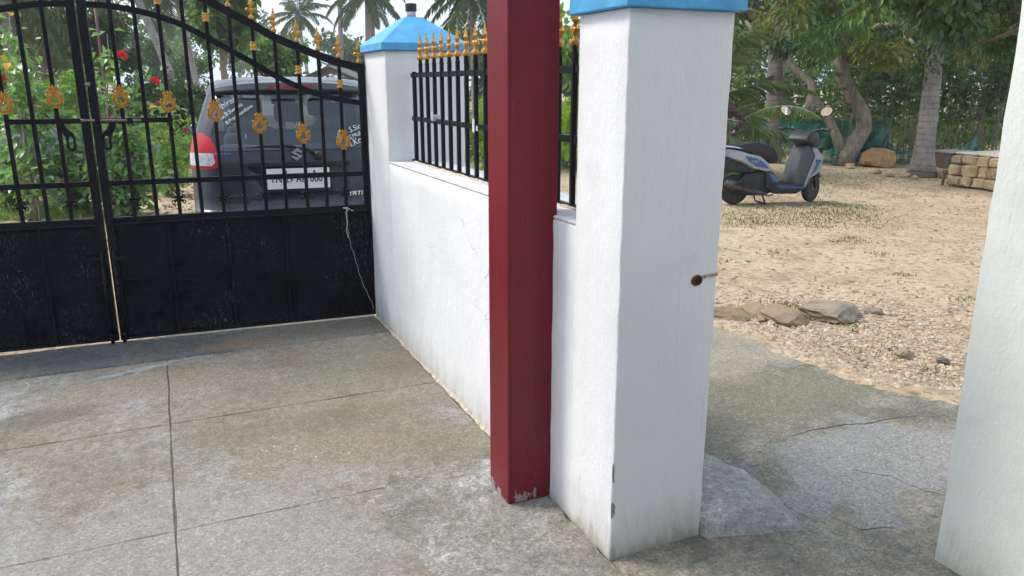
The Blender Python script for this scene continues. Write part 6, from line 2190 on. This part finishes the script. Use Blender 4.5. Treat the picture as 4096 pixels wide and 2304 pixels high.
ORDN = ['first', 'second', 'third', 'fourth', 'fifth', 'sixth', 'seventh', 'eighth', 'ninth', 'tenth', 'eleventh', 'twelfth', 'thirteenth', 'fourteenth']
k = 0
for row, (zc, us) in enumerate([(16.8, range(3420, 4150, 72)), (19.0, range(2840, 4200, 110)), (22.5, range(2800, 4250, 120))]):
    for q, u in enumerate(us):
        k += 1
        uu = u + random.uniform(-20, 20)
        lab = 'thin stemmed cassava plant, %s from the left in the %s row' % (ORDN[q], ['front', 'middle', 'back'][row])
        cassava(lab, ground_at(uu, zc + random.uniform(-0.5, 0.5)), random.uniform(2.2, 2.9), k)
for i, (u, zc, h, s_, lab) in enumerate([(2850, 29, 5.5, 2.4, 'dense tree closing the view left of the scooter'), (3150, 27, 6.0, 2.3, 'dense tree closing the view behind the scooter'), (3450, 28, 6.0, 2.4, 'dense tree closing the view behind the bent trunk'), (3750, 27, 6.2, 2.4, 'dense tree closing the view behind the stout palm'),
                                         (4050, 26, 6.0, 2.3, 'dense tree closing the view at the right edge'), (4350, 25, 6.0, 2.3, 'dense tree beyond the right edge'), (2550, 32, 5.0, 2.2, 'dense tree behind the near white pillar')]):
    broad_tree('dense_tree', lab, ground_at(u, zc), h, s_, LEAF_DARK, BARK_D, leaf=(0.22, 0.12), clumps=50, per=110, crown_lo=0.03, trunk_r=0.15, clump_r=0.27, seed=200 + i, group='dense trees closing the yard')
for i, (u, v, h, lab) in enumerate([(3230, 640, 0.85, 'leafy bush right of the scooter mirror'), (3330, 630, 0.7, 'leafy bush at the foot of the bent tree'), (3440, 640, 0.55, 'low bush right of the bent trunk foot')]):
    broad_tree('yard_bush', lab, gz(u, v), h * 1.1, 0.30, LEAF_MID, BARK_D, leaf=(0.10, 0.055), clumps=16, per=70, crown_lo=0.1, trunk_r=0.03, clump_r=0.4, seed=230 + i, cat='bush', group='bushes in the yard', limbs=5)


# green shade net
def mat_net():
    mt, nt, b = mat_base('green_shade_net')
    g = N(nt)
    p = g.position()
    c = g.ramp(g.noise(p, 3, 4), [(0.3, (0.02, 0.19, 0.155)), (0.7, (0.05, 0.31, 0.255))])
    g.link(c, b.inputs['Base Color'])
    b.inputs['Roughness'].default_value = 0.7
    tr = g.new('ShaderNodeBsdfTransparent')
    ms = g.new('ShaderNodeMixShader')
    ms.inputs[0].default_value = 0.32
    g.link(b.outputs[0], ms.inputs[1])
    g.link(tr.outputs[0], ms.inputs[2])
    g.link(ms.outputs[0], nt.nodes['Material Output'].inputs[0])
    return mt


NET = mat_net()


def net(label, top, bottom, zc, amp=0.12, seed=0):
    """drape between a top and a bottom picture line, with folds in depth"""
    nU, nV = 44, 12
    vs__ = []
    for j in range(nV + 1):
        for i in range(nU + 1):
            t_, w = i / nU, j / nV
            ut = np.interp(t_ * (len(top) - 1), range(len(top)), [p[0] for p in top])
            vt = np.interp(t_ * (len(top) - 1), range(len(top)), [p[1] for p in top])
            ub = np.interp(t_ * (len(bottom) - 1), range(len(bottom)), [p[0] for p in bottom])
            vb = np.interp(t_ * (len(bottom) - 1), range(len(bottom)), [p[1] for p in bottom])
            fold = amp * (0.4 + 0.6 * w) * wob(t_ * 3.1 + seed + 0.25 * w) - 0.25 * amp * w
            vs__.append(at(ut + (ub - ut) * w, vt + (vb - vt) * w, zc + fold))
    fs__ = [(j * (nU + 1) + i, j * (nU + 1) + i + 1, (j + 1) * (nU + 1) + i + 1, (j + 1) * (nU + 1) + i) for j in range(nV) for i in range(nU)]
    return tag(part('shade_net', MB().add(vs__, fs__), NET, None, True), label, 'net', 'green shade nets')


net('green shade net strung behind the scooter handlebar and bent trunk', [(3040, 470), (3130, 478), (3260, 490), (3330, 480), (3480, 490), (3560, 486)], [(3040, 585), (3180, 590), (3340, 592), (3560, 590)], 16.6, 0.15, 1)
net('green shade net sagging to the ground right of the bent trunk', [(3535, 545), (3560, 575), (3605, 600), (3660, 605)], [(3500, 640), (3560, 650), (3610, 650), (3670, 652)], 16.4, 0.2, 3)
net('green shade net heaped in a peak behind the stone platform', [(3740, 640), (3800, 610), (3850, 590), (3908, 545), (3925, 600), (3990, 620)], [(3740, 668), (3800, 668), (3900, 668), (3990, 668)], 15.6, 0.15, 6)
net('green shade net lying along the ground before the bent trunk', [(3290, 610), (3340, 590), (3400, 600), (3440, 585)], [(3280, 650), (3340, 655), (3400, 655), (3450, 650)], 16.2, 0.12, 8)

# stone platform: separate stones round a core
def block_mesh(seed, hx, hy, hz_):
    rs_ = random.Random(seed)
    bm = bmesh.new()
    bmesh.ops.create_cube(bm, size=2.0)
    for v in bm.verts:
        v.co = Vector((v.co.x * hx * rs_.uniform(0.86, 1.0), v.co.y * hy, v.co.z * hz_ * rs_.uniform(0.84, 1.0)))
    bmesh.ops.bevel(bm, geom=bm.edges[:], offset=min(hx, hz_) * 0.38, segments=2, profile=0.6, affect='EDGES', clamp_overlap=True)
    for v in bm.verts:
        v.co += Vector((rs_.uniform(-1, 1) * 0.10 * hx, rs_.uniform(-1, 1) * 0.14 * hy, rs_.uniform(-1, 1) * 0.11 * hz_))
    me__ = bpy.data.meshes.new('stone')
    bm.to_mesh(me__)
    bm.free()
    return me__


pf_a, pf_b = gz(3795, 738), gz(3960, 760)
along = (pf_b - pf_a).normalized()
depth_v = Vector((-along.y, along.x, 0))
if depth_v.x < 0:
    depth_v = -depth_v
pf = thing('stone_platform', 'low platform of rough tan stones with a whitish cement top', 'platform', pf_a)
pmort = mat_simple('platform_mortar', (0.28, 0.215, 0.14), 0.95, 0.3, 20, 0.6, 60)
L_, D_, H2 = 1.9, 1.6, 0.50
pl2 = lambda a, d_, z: along * a + depth_v * d_ + Vector((0, 0, z))
part('core', MB().add([pl2(a, d_, z) for z in (-0.03, H2) for a, d_ in ((0.06, 0.08), (L_, 0.08), (L_, D_), (0.06, D_))], [(3, 2, 1, 0), (4, 5, 6, 7), (0, 1, 5, 4), (1, 2, 6, 5), (2, 3, 7, 6), (3, 0, 4, 7)]), pmort, pf)
rs = random.Random(5)
z = 0.0
for row, rh in enumerate((0.165, 0.185, 0.15)):
    a = -0.03 + 0.02 * row
    while a < L_ - 0.05:
        w = rs.uniform(0.16, 0.32)
        w = min(w, L_ - a)
        me_ = block_mesh(300 + row * 20 + int(a * 30), w * 0.52, 0.12, rh * 0.53)
        me_.materials.append(M['rock_tan'])
        ro = math.atan2(along.y, along.x)
        share('stone', me_, pf, pl2(a + w / 2, 0.075 + 0.01 * row, z + rh / 2), (rs.uniform(-0.06, 0.06), rs.uniform(-0.07, 0.07), ro + rs.uniform(-0.10, 0.10)), (1, rs.uniform(0.85, 1.2), rs.uniform(0.9, 1.08)))
        a += w + 0.012
    d_ = 0.2
    while d_ < D_:
        w = rs.uniform(0.18, 0.32)
        me_ = block_mesh(400 + row * 20 + int(d_ * 30), 0.11, w * 0.52, rh * 0.53)
        me_.materials.append(M['rock_tan'])
        share('stone', me_, pf, pl2(0.04 + 0.02 * row, d_ + w / 2, z + rh / 2), (0, 0, math.atan2(along.y, along.x)))
        d_ += w + 0.015
    z += rh
part('cement_top', MB().add([pl2(a, d_, z_) for z_ in (H2, H2 + 0.035) for a, d_ in ((0.02, 0.03), (L_ + 0.03, 0.03), (L_ + 0.03, D_), (0.02, D_))], [(3, 2, 1, 0), (4, 5, 6, 7), (0, 1, 5, 4), (1, 2, 6, 5), (2, 3, 7, 6), (3, 0, 4, 7)]), mat_simple('pale_cement', (0.52, 0.47, 0.38), 0.9, 0.25, 12, 0.4), pf, bevel=0.015)
rc_ = pl2(0.92, 0.65, H2 + 0.035)
part('well_ring', MB().lathe([(0.42, 0), (0.44, 0.01), (0.44, 0.08), (0.36, 0.085), (0.34, 0.03)], 26, tuple(rc_)), mat_simple('ring_cement', (0.46, 0.40, 0.31), 0.9, 0.25, 14, 0.4), pf)
for i, (u, v, s_, lab) in enumerate([(3780, 705, 0.17, 'tan building stone lying left of the stone platform'), (3735, 690, 0.12, 'smaller tan stone between the palm foot and the platform')]):
    rock(lab, gz(u, v), (s_, s_ * 0.8, s_ * 0.8), 'rock_tan', 330 + i, 0.4 + i, 0.1, None, 'stone', 'loose_stone')
pg = thing('rusty_peg', 'rusty iron peg with a mushroom head before the stone platform', 'peg', gz(3769, 735))
rustm = mat_simple('rust_brown', (0.16, 0.085, 0.045), 0.9, 0.4, 40, 0.4)
part('shaft', MB().tube([(0, 0, -0.05), (0.01, 0, 0.12), (0.03, 0, 0.19)], 0.022, 8), rustm, pg, True)
part('head', MB().lathe([(0.015, 0.165), (0.05, 0.175), (0.052, 0.20), (0.03, 0.225), (0.005, 0.23)], 12, (0.03, 0, 0)), rustm, pg, True)
cr = thing('low_table', 'small weathered board on brick legs behind the stout palm', 'table', gz(3800, 668))
part('board', MB().box(-0.35, 0.35, -0.2, 0.2, 0.30, 0.33), mat_simple('weathered_board', (0.40, 0.39, 0.37), 0.8), cr)
for x in (-0.28, 0.28):
    part('leg', MB().box(x - 0.06, x + 0.06, -0.12, 0.12, -0.02, 0.30), mat_simple('brick_leg_%d' % (x > 0), (0.17, 0.115, 0.085), 0.9), cr)

# ------------------------------------------------------------------ scooter
sr, sf = gz(2931, 813), gz(3252, 806)
sdir = (sf - sr).normalized()
sc = thing('motor_scooter', 'white and blue motor scooter parked on its stand by the palm trunk', 'scooter', (sr.x, sr.y, -0.012), math.atan2(sdir.y, sdir.x))
SW = mat_simple('scooter_white', (0.31, 0.345, 0.38), 0.35, 0.22, 6, 0.0, coat=0.4)
SBL = mat_simple('scooter_blue', (0.012, 0.085, 0.27), 0.3, 0.1, 8, 0.0, coat=0.6)
SDK = mat_simple('scooter_black', (0.013, 0.014, 0.017), 0.5, 0.3, 10, 0.1)
SGR = mat_simple('scooter_grey', (0.075, 0.085, 0.10), 0.5, 0.2, 10, 0.05)


def sprism(name, poly, hw, mat, parent=None, bevel=0.02, taper=None, y0=None, y1=None, smooth=True):
    lo, hi = (-hw, hw) if y0 is None else (y0, y1)
    mb_ = MB().prism(poly, lambda a, b2, t: (a, t, b2), lo, hi)
    o = part(name, mb_, mat, parent or sc, smooth, bevel, seg=3)
    o.data.set_sharp_from_angle(angle=R_(40))
    return o


def wheel(x, zc_, r, name):
    w = part(name, MB().lathe([(r * 0.62, -0.035), (r * 0.80, -0.048), (r * 0.95, -0.042), (r, -0.018), (r, 0.018), (r * 0.95, 0.042), (r * 0.80, 0.048), (r * 0.62, 0.035)], 26).xf(lambda p: Vector((x + p.x, p.z, zc_ + p.y))), 'tyre', sc, True)
    part('rim', MB().lathe([(r * 0.64, -0.034), (r * 0.58, -0.036), (r * 0.50, -0.020), (r * 0.28, -0.026), (r * 0.20, -0.050), (0.001, -0.052)], 20).xf(lambda p: Vector((x + p.x, p.z, zc_ + p.y))), mat_simple('rim_rust_%s%d' % (name, int(x * 10)), (0.15, 0.105, 0.08), 0.6, 0.4, 20, 0.2, metal=0.4), w, True)
    part('hub', MB().lathe([(r * 0.30, -0.03), (r * 0.30, 0.045), (0.001, 0.05)], 14).xf(lambda p: Vector((x + p.x, p.z, zc_ + p.y))), SDK, w, True)
    return w


wheel(0.0, 0.205, 0.205, 'rear_wheel')
wheel(1.215, 0.205, 0.205, 'front_wheel')
tail = sprism('tail_panel', [(-0.50, 0.735), (-0.30, 0.775), (-0.13, 0.765), (0.02, 0.74), (0.12, 0.705), (0.29, 0.672), (0.42, 0.575), (0.485, 0.47), (0.40, 0.455), (0.21, 0.505), (0.03, 0.596), (-0.18, 0.665), (-0.48, 0.705)], 0.135, SW, bevel=0.03)
for s in (-1, 1):
    y0, y1 = sorted((s * 0.1345, s * 0.139))
    sprism('side_graphic', [(0.06, 0.68), (0.27, 0.635), (0.39, 0.545), (0.43, 0.495), (0.22, 0.535), (0.13, 0.60)], 0, SBL, tail, 0.0, y0=y0, y1=y1, smooth=False)
me_ = text_mesh('Dio', 0.085, 0.001, 0.25)
me_.transform(Matrix.Translation((0.22, -0.1415, 0.592)) @ Matrix.Rotation(-0.5, 4, 'Y') @ Matrix.Rotation(PI / 2, 4, 'X') @ Matrix.Rotation(0.0, 4, 'Z'))
link('side_lettering', me_, SW, tail)
sprism('tail_lamp', [(-0.53, 0.735), (-0.49, 0.745), (-0.47, 0.70), (-0.52, 0.695)], 0.09, 'lamp_red', tail, 0.01)
sprism('seat', [(-0.42, 0.785), (-0.30, 0.825), (-0.05, 0.815), (0.10, 0.845), (0.25, 0.855), (0.40, 0.82), (0.52, 0.735), (0.575, 0.64), (0.54, 0.575), (0.47, 0.56), (0.36, 0.64), (0.12, 0.715), (-0.13, 0.77)], 0.12, SDK, bevel=0.04)
part('grab_rail', MB().tube([(0.02, -0.15, 0.775), (-0.12, -0.155, 0.80), (-0.30, -0.14, 0.815), (-0.46, -0.05, 0.82), (-0.46, 0.05, 0.82), (-0.30, 0.14, 0.815), (-0.12, 0.155, 0.80), (0.02, 0.15, 0.775)], 0.013, 8), 'chrome', sc, True)
sprism('rear_fender', [(-0.46, 0.69), (-0.15, 0.65), (0.03, 0.58), (0.20, 0.50), (0.20, 0.43), (-0.05, 0.455), (-0.22, 0.44), (-0.34, 0.36), (-0.38, 0.40), (-0.30, 0.52)], 0.085, SDK, bevel=0.02)
sprism('engine', [(-0.04, 0.16), (-0.03, 0.30), (0.12, 0.43), (0.40, 0.46), (0.52, 0.34), (0.55, 0.20), (0.42, 0.12), (0.15, 0.13)], 0.10, SDK, bevel=0.02)
sprism('under_panel', [(0.38, 0.47), (0.50, 0.45), (0.60, 0.31), (0.90, 0.275), (0.95, 0.19), (0.85, 0.145), (0.52, 0.15), (0.40, 0.24)], 0.14, SDK, bevel=0.02)
sprism('foot_board', [(0.50, 0.32), (0.93, 0.285), (0.94, 0.255), (0.50, 0.285)], 0.19, SDK, bevel=0.008)
for s in (-1, 1):
    y0, y1 = sorted((s * 0.141, s * 0.155))
    sprism('side_skirt', [(0.42, 0.44), (0.50, 0.42), (0.60, 0.285), (0.92, 0.25), (0.92, 0.225), (0.62, 0.22), (0.50, 0.28)], 0, SBL, None, 0.004, y0=y0, y1=y1)
sprism('leg_shield', [(0.80, 0.26), (0.93, 0.25), (0.99, 0.45), (1.06, 0.66), (0.98, 0.82), (0.90, 0.80), (0.83, 0.60), (0.79, 0.42)], 0.17, SGR, bevel=0.03)
ap = sprism('front_apron', [(0.96, 0.84), (1.03, 0.84), (1.12, 0.74), (1.19, 0.63), (1.19, 0.52), (1.13, 0.42), (1.02, 0.36), (0.97, 0.30), (0.935, 0.25), (1.00, 0.45), (1.07, 0.66), (1.0, 0.80)], 0.155, SW, bevel=0.03)
for s in (-1, 1):
    y0, y1 = sorted((s * 0.1545, s * 0.161))
    sprism('apron_graphic', [(1.07, 0.62), (1.17, 0.61), (1.10, 0.46), (1.03, 0.39), (1.10, 0.55)], 0, SBL, ap, 0.0, y0=y0, y1=y1, smooth=False)
    sprism('apron_edge', [(0.935, 0.245), (0.965, 0.25), (1.10, 0.66), (1.02, 0.83), (1.0, 0.815), (1.07, 0.66)], 0, SW, ap, 0.0, y0=y0 + (0.006 if s > 0 else -0.006), y1=y1 + (0.006 if s > 0 else -0.006), smooth=False)
sprism('lower_apron', [(0.90, 0.235), (1.00, 0.40), (1.08, 0.44), (1.06, 0.34), (1.0, 0.22), (0.92, 0.19)], 0.125, SBL, bevel=0.02)
sprism('front_fender', [(1.06, 0.36), (1.12, 0.425), (1.22, 0.44), (1.33, 0.41), (1.40, 0.34), (1.36, 0.33), (1.26, 0.385), (1.16, 0.38), (1.09, 0.33)], 0.065, SDK, bevel=0.015)
for y in (-0.068, 0.068):
    part('fork', MB().tube([(1.215, y, 0.205), (1.10, y, 0.55), (1.04, y * 0.5, 0.75)], 0.018, 8), SDK, sc, True)
cw = sprism('handlebar_cowl', [(0.66, 0.87), (0.69, 0.93), (0.78, 0.985), (0.90, 1.01), (0.99, 0.985), (1.03, 0.92), (1.05, 0.84), (1.03, 0.77), (0.93, 0.77), (0.84, 0.84), (0.74, 0.86)], 0.155, SDK, bevel=0.04)
part('headlamp', MB().ball((1.045, 0, 0.90), (0.03, 0.10, 0.050), 14, 8), 'lamp_clear', cw, True)
part('handlebar', MB().tube([(0.84, -0.36, 1.02), (0.90, -0.22, 1.03), (0.92, 0, 0.98), (0.90, 0.22, 1.03), (0.84, 0.36, 1.02)], 0.014, 8), SDK, cw, True)
for s in (-1, 1):
    part('grip', MB().tube([(0.835, s * 0.375, 1.02), (0.875, s * 0.26, 1.028)], 0.021, 10), SDK, cw, True)
    part('brake_lever', MB().tube([(0.93, s * 0.20, 1.04), (0.94, s * 0.28, 1.03), (0.90, s * 0.38, 1.01)], 0.008, 6), 'chrome', cw, True)
    mi = part('mirror_stem', MB().tube([(0.89, s * 0.21, 1.04), (0.90, s * 0.23, 1.13), (0.87, s * 0.27, 1.22)], 0.007, 6), SDK, cw, True)
    ov = [(0.088 * math.cos(w), 0.060 * math.sin(w)) for w in np.linspace(0, 2 * PI, 18, endpoint=False)]
    mir = part('mirror_housing', MB().prism(ov, lambda a, b2, t: (0.862 + t - 0.25 * b2, s * 0.285 + a * 0.95, 1.265 + b2 + a * 0.25 * s), 0.0, 0.028), SDK, cw, False, 0.004)
    part('mirror_face', MB().prism([(a * 0.92, b2 * 0.92) for a, b2 in ov], lambda a, b2, t: (0.862 + t - 0.25 * b2, s * 0.285 + a * 0.95, 1.265 + b2 + a * 0.25 * s), -0.005, -0.001), mat_simple('mirror_silver_%d' % (s + 1), (0.92, 0.93, 0.95), 0.06, 0.02, 4, 0, metal=1.0), cw, False)
STEER = Matrix.Translation((1.06, 0, 0)) @ Matrix.Rotation(R_(36), 4, 'Z') @ Matrix.Translation((-1.06, 0, 0))


def steer_tree(o):
    o.data.transform(STEER)
    for ch in o.children:
        steer_tree(ch)


for o_ in list(sc.children):
    if o_.name.split('.')[0] in ('front_wheel', 'front_fender', 'fork', 'handlebar_cowl'):
        steer_tree(o_)
part('exhaust', MB().tube([(0.42, -0.13, 0.15), (0.26, -0.155, 0.18), (0.12, -0.165, 0.235), (-0.12, -0.165, 0.30), (-0.20, -0.165, 0.32)], [0.022, 0.045, 0.058, 0.062, 0.045], 14), mat_simple('exhaust_metal', (0.10, 0.095, 0.10), 0.45, 0.4, 12, 0.1, metal=0.5), sc, True)
part('heat_shield', MB().prism([(-0.10, 0.30), (0.18, 0.225), (0.20, 0.265), (-0.06, 0.345)], lambda a, b2, t: (a, t, b2), -0.238, -0.222), SDK, sc, False, 0.006)
part('centre_stand', MB().tube([(0.34, -0.13, 0.18), (0.40, -0.16, 0.02), (0.40, 0.16, 0.02), (0.34, 0.13, 0.18)], 0.013, 8), SDK, sc, True)
part('kick_lever', MB().tube([(0.30, -0.14, 0.17), (0.44, -0.16, 0.13), (0.50, -0.17, 0.145)], 0.011, 6), rustm, sc, True)

# ------------------------------------------------------------------ person behind the scooter (mostly hidden by the near pillar)
def mat_plaid():
    mt, nt, b = mat_base('plaid_shirt')
    g = N(nt)
    p = g.sep(g.position(True))
    def lines(x, k_, w):
        return g.math('LESS_THAN', g.math('FRACT', g.math('MULTIPLY', x, k_)), w)
    a = g.math('MAXIMUM', lines(g.math('ADD', p[0], p[1]), 17, 0.13), lines(p[2], 17, 0.13))
    c = g.mix(g.math('MULTIPLY', lines(p[2], 8.5, 0.5), 0.6), (0.030, 0.010, 0.022), (0.012, 0.012, 0.028))
    c = g.mix(g.math('MULTIPLY', a, 0.75), c, (0.30, 0.11, 0.09))
    g.link(c, b.inputs['Base Color'])
    b.inputs['Roughness'].default_value = 0.85
    return mt


pb = ground_at(2874, 11.25)
per_ = thing('person', 'person in a dark plaid shirt, hand on hip, half hidden behind the near white pillar', 'person', pb, math.atan2(AX_R.y, AX_R.x))
J = {'pelvis': ((0, 0, 0.88), 0.125), 'waist': ((0, 0, 1.02), 0.118), 'chest': ((0, 0, 1.19), 0.135), 'upch': ((0, 0, 1.28), 0.115), 'neck': ((0, 0.0, 1.37), 0.055), 'jaw': ((0, 0.015, 1.44), 0.062), 'head': ((0, 0.01, 1.52), 0.088), 'crown': ((0, 0, 1.595), 0.065),
     'shR': ((0.155, 0, 1.285), 0.062), 'elR': ((0.405, -0.03, 1.09), 0.046), 'foR': ((0.30, -0.04, 0.985), 0.040), 'wrR': ((0.235, -0.05, 0.925), 0.029), 'paR': ((0.17, -0.045, 0.895), 0.030),
     'shL': ((-0.155, 0, 1.285), 0.062), 'elL': ((-0.225, 0.02, 1.02), 0.045), 'foL': ((-0.235, 0.05, 0.90), 0.040), 'wrL': ((-0.235, 0.09, 0.80), 0.029), 'paL': ((-0.235, 0.10, 0.735), 0.032),
     'hiR': ((0.085, 0, 0.82), 0.092), 'knR': ((0.10, 0.01, 0.46), 0.060), 'caR': ((0.10, -0.01, 0.30), 0.056), 'anR': ((0.10, -0.01, 0.085), 0.040), 'toR': ((0.115, 0.14, 0.03), 0.034),
     'hiL': ((-0.085, 0, 0.82), 0.092), 'knL': ((-0.10, 0.01, 0.46), 0.060), 'caL': ((-0.10, -0.01, 0.30), 0.056), 'anL': ((-0.10, -0.01, 0.085), 0.040), 'toL': ((-0.115, 0.14, 0.03), 0.034)}
E_ = [('pelvis', 'waist'), ('waist', 'chest'), ('chest', 'upch'), ('upch', 'neck'), ('neck', 'jaw'), ('jaw', 'head'), ('head', 'crown')]
for s in 'RL':
    E_ += [('upch', 'sh' + s), ('sh' + s, 'el' + s), ('el' + s, 'fo' + s), ('fo' + s, 'wr' + s), ('wr' + s, 'pa' + s), ('pelvis', 'hi' + s), ('hi' + s, 'kn' + s), ('kn' + s, 'ca' + s), ('ca' + s, 'an' + s), ('an' + s, 'to' + s)]
for s, sg in (('R', 1), ('L', -1)):
    pa = Vector(J['pa' + s][0])
    wr = Vector(J['wr' + s][0])
    dr = (pa - wr).normalized()
    sd = Vector((0, 1, 0))
    for q in range(4):
        f1 = pa + dr * 0.05 + sd * (q - 1.5) * 0.019
        f2 = f1 + (dr + Vector((0, 0, -0.5))).normalized() * (0.032, 0.038, 0.035, 0.027)[q]
        J['f%s%d' % (s, q)] = (tuple(f1), 0.0095)
        J['g%s%d' % (s, q)] = (tuple(f2), 0.008)
        E_ += [('pa' + s, 'f%s%d' % (s, q)), ('f%s%d' % (s, q), 'g%s%d' % (s, q))]
    th = pa + sd * -0.04 + dr * 0.01
    J['t' + s] = (tuple(th), 0.010)
    J['u' + s] = (tuple(th + dr * 0.03 + sd * -0.012), 0.0085)
    E_ += [('pa' + s, 't' + s), ('t' + s, 'u' + s)]
names = list(J)
me_ = bpy.data.meshes.new('body')
me_.from_pydata([J[n__][0] for n__ in names], [(names.index(a), names.index(b2)) for a, b2 in E_], [])
bo = bpy.data.objects.new('body', me_)
COL.objects.link(bo)
md = bo.modifiers.new('skin', 'SKIN')
for i, n__ in enumerate(names):
    sv = me_.skin_vertices[0].data[i]
    r_ = J[n__][1]
    fl = 0.70 if n__ in ('pelvis', 'waist', 'chest', 'upch') else 1.0
    sv.radius = (r_ * (1.25 if fl < 1 else 1), r_ * fl)
    sv.use_root = (n__ == 'pelvis')
bo.modifiers.new('sub', 'SUBSURF').levels = 2
dg = bpy.context.evaluated_depsgraph_get()
nm = bpy.data.meshes.new_from_object(bo.evaluated_get(dg))
bo.modifiers.clear()
bo.data = nm
nm.materials.clear()
SKIN = mat_simple('skin_brown', (0.17, 0.085, 0.05), 0.55, 0.1, 10, 0.0)
for mt in (mat_plaid(), mat_simple('dark_trousers', (0.03, 0.032, 0.04), 0.85), SKIN):
    nm.materials.append(mt)
wrs = [Vector(J['wrR'][0]), Vector(J['wrL'][0])]
for f in nm.polygons:
    c_ = f.center
    if c_.z > 1.385 or any((c_ - w_).length < 0.13 and (c_.z < w_.z + 0.005) and abs(c_.x) > 0.145 for w_ in wrs) or c_.z < 0.045:
        f.material_index = 2
    elif c_.z < 0.84 and abs(c_.x) < 0.2:
        f.material_index = 1
    else:
        f.material_index = 0
nm.polygons.foreach_set('use_smooth', [True] * len(nm.polygons))
bo.parent = per_
part('hair', MB().ball((0, -0.012, 1.555), (0.088, 0.098, 0.082), 16, 10), mat_simple('black_hair', (0.012, 0.010, 0.009), 0.6, 0.3, 40, 0.4, 200), per_, True)
part('wrist_watch', MB().tube([(0.245 + 0.028 * math.cos(w) * 0.6, -0.048 + 0.034 * math.sin(w), 0.935 + 0.028 * math.cos(w) * 0.8) for w in np.linspace(0, 2 * PI, 13)], 0.009, 6), 'chrome', per_, True)
for s in (-1, 1):
    part('ear', MB().ball((s * 0.090, 0.0, 1.505), (0.012, 0.022, 0.034), 8, 6), SKIN, per_, True)
    part('eye', MB().ball((s * 0.032, 0.090, 1.512), (0.013, 0.008, 0.009), 8, 6), 'plate_white', per_, True)
part('nose', MB().tube([(0, 0.090, 1.515), (0, 0.108, 1.480), (0, 0.092, 1.468)], [0.009, 0.015, 0.010], 8), SKIN, per_, True)
part('mouth', MB().tube([(-0.024, 0.082, 1.438), (0, 0.090, 1.436), (0.024, 0.082, 1.438)], [0.003, 0.006, 0.003], 6), mat_simple('lips', (0.14, 0.05, 0.04), 0.6), per_, True)

# ------------------------------------------------------------------ undergrowth and air
def undergrowth(name, label, u0, u1, z0, z1, K_, hmax, mat):
    us = RNG.uniform(u0, u1, K_)
    zs = RNG.uniform(z0, z1, K_)
    c_ = np.array([tuple(ground_at(u, z)) for u, z in zip(us, zs)])
    clump = 0.5 + 0.5 * np.sin(us * 0.05 + zs * 2.1)
    c_[:, 2] += RNG.random(K_) ** 1.4 * hmax * (0.45 + 0.55 * clump)
    d_ = rand_unit(K_)
    d_[:, 2] += 0.2
    n__ = rand_unit(K_) * 0.7
    n__[:, 2] += 0.8
    sz_ = RNG.uniform(0.7, 1.3, K_)
    return stuff(leaf_cloud(name, c_, d_, n__, 0.17 * sz_, 0.085 * sz_, mat, None, tri=True), label, 'undergrowth')


undergrowth('undergrowth', 'dark leafy undergrowth below the cassava plants', 2750, 4300, 18.5, 28, 11000, 1.1, LEAF_MID)
undergrowth('undergrowth', 'green undergrowth behind the garden shrubs', -300, 820, 15, 26, 9000, 1.0, LEAF_BRIGHT)
undergrowth('undergrowth', 'green undergrowth beyond the fence', 1750, 2450, 22, 34, 5000, 1.2, LEAF_MID)

hz = MB().box(-75, 90, -15, 125, -1.2, 16)
hzo = part('haze', hz, None)
hm = bpy.data.materials.new('thin_haze')
hm.use_nodes = True
hm.node_tree.nodes.clear()
ho = hm.node_tree.nodes.new('ShaderNodeOutputMaterial')
hv = hm.node_tree.nodes.new('ShaderNodeVolumePrincipled')
hv.inputs['Color'].default_value = (0.90, 0.95, 1.0, 1)
hv.inputs['Density'].default_value = 0.0014
hv.inputs['Anisotropy'].default_value = 0.2
hm.node_tree.links.new(hv.outputs[0], ho.inputs['Volume'])
hzo.data.materials.append(hm)
hzo['kind'] = 'stuff'
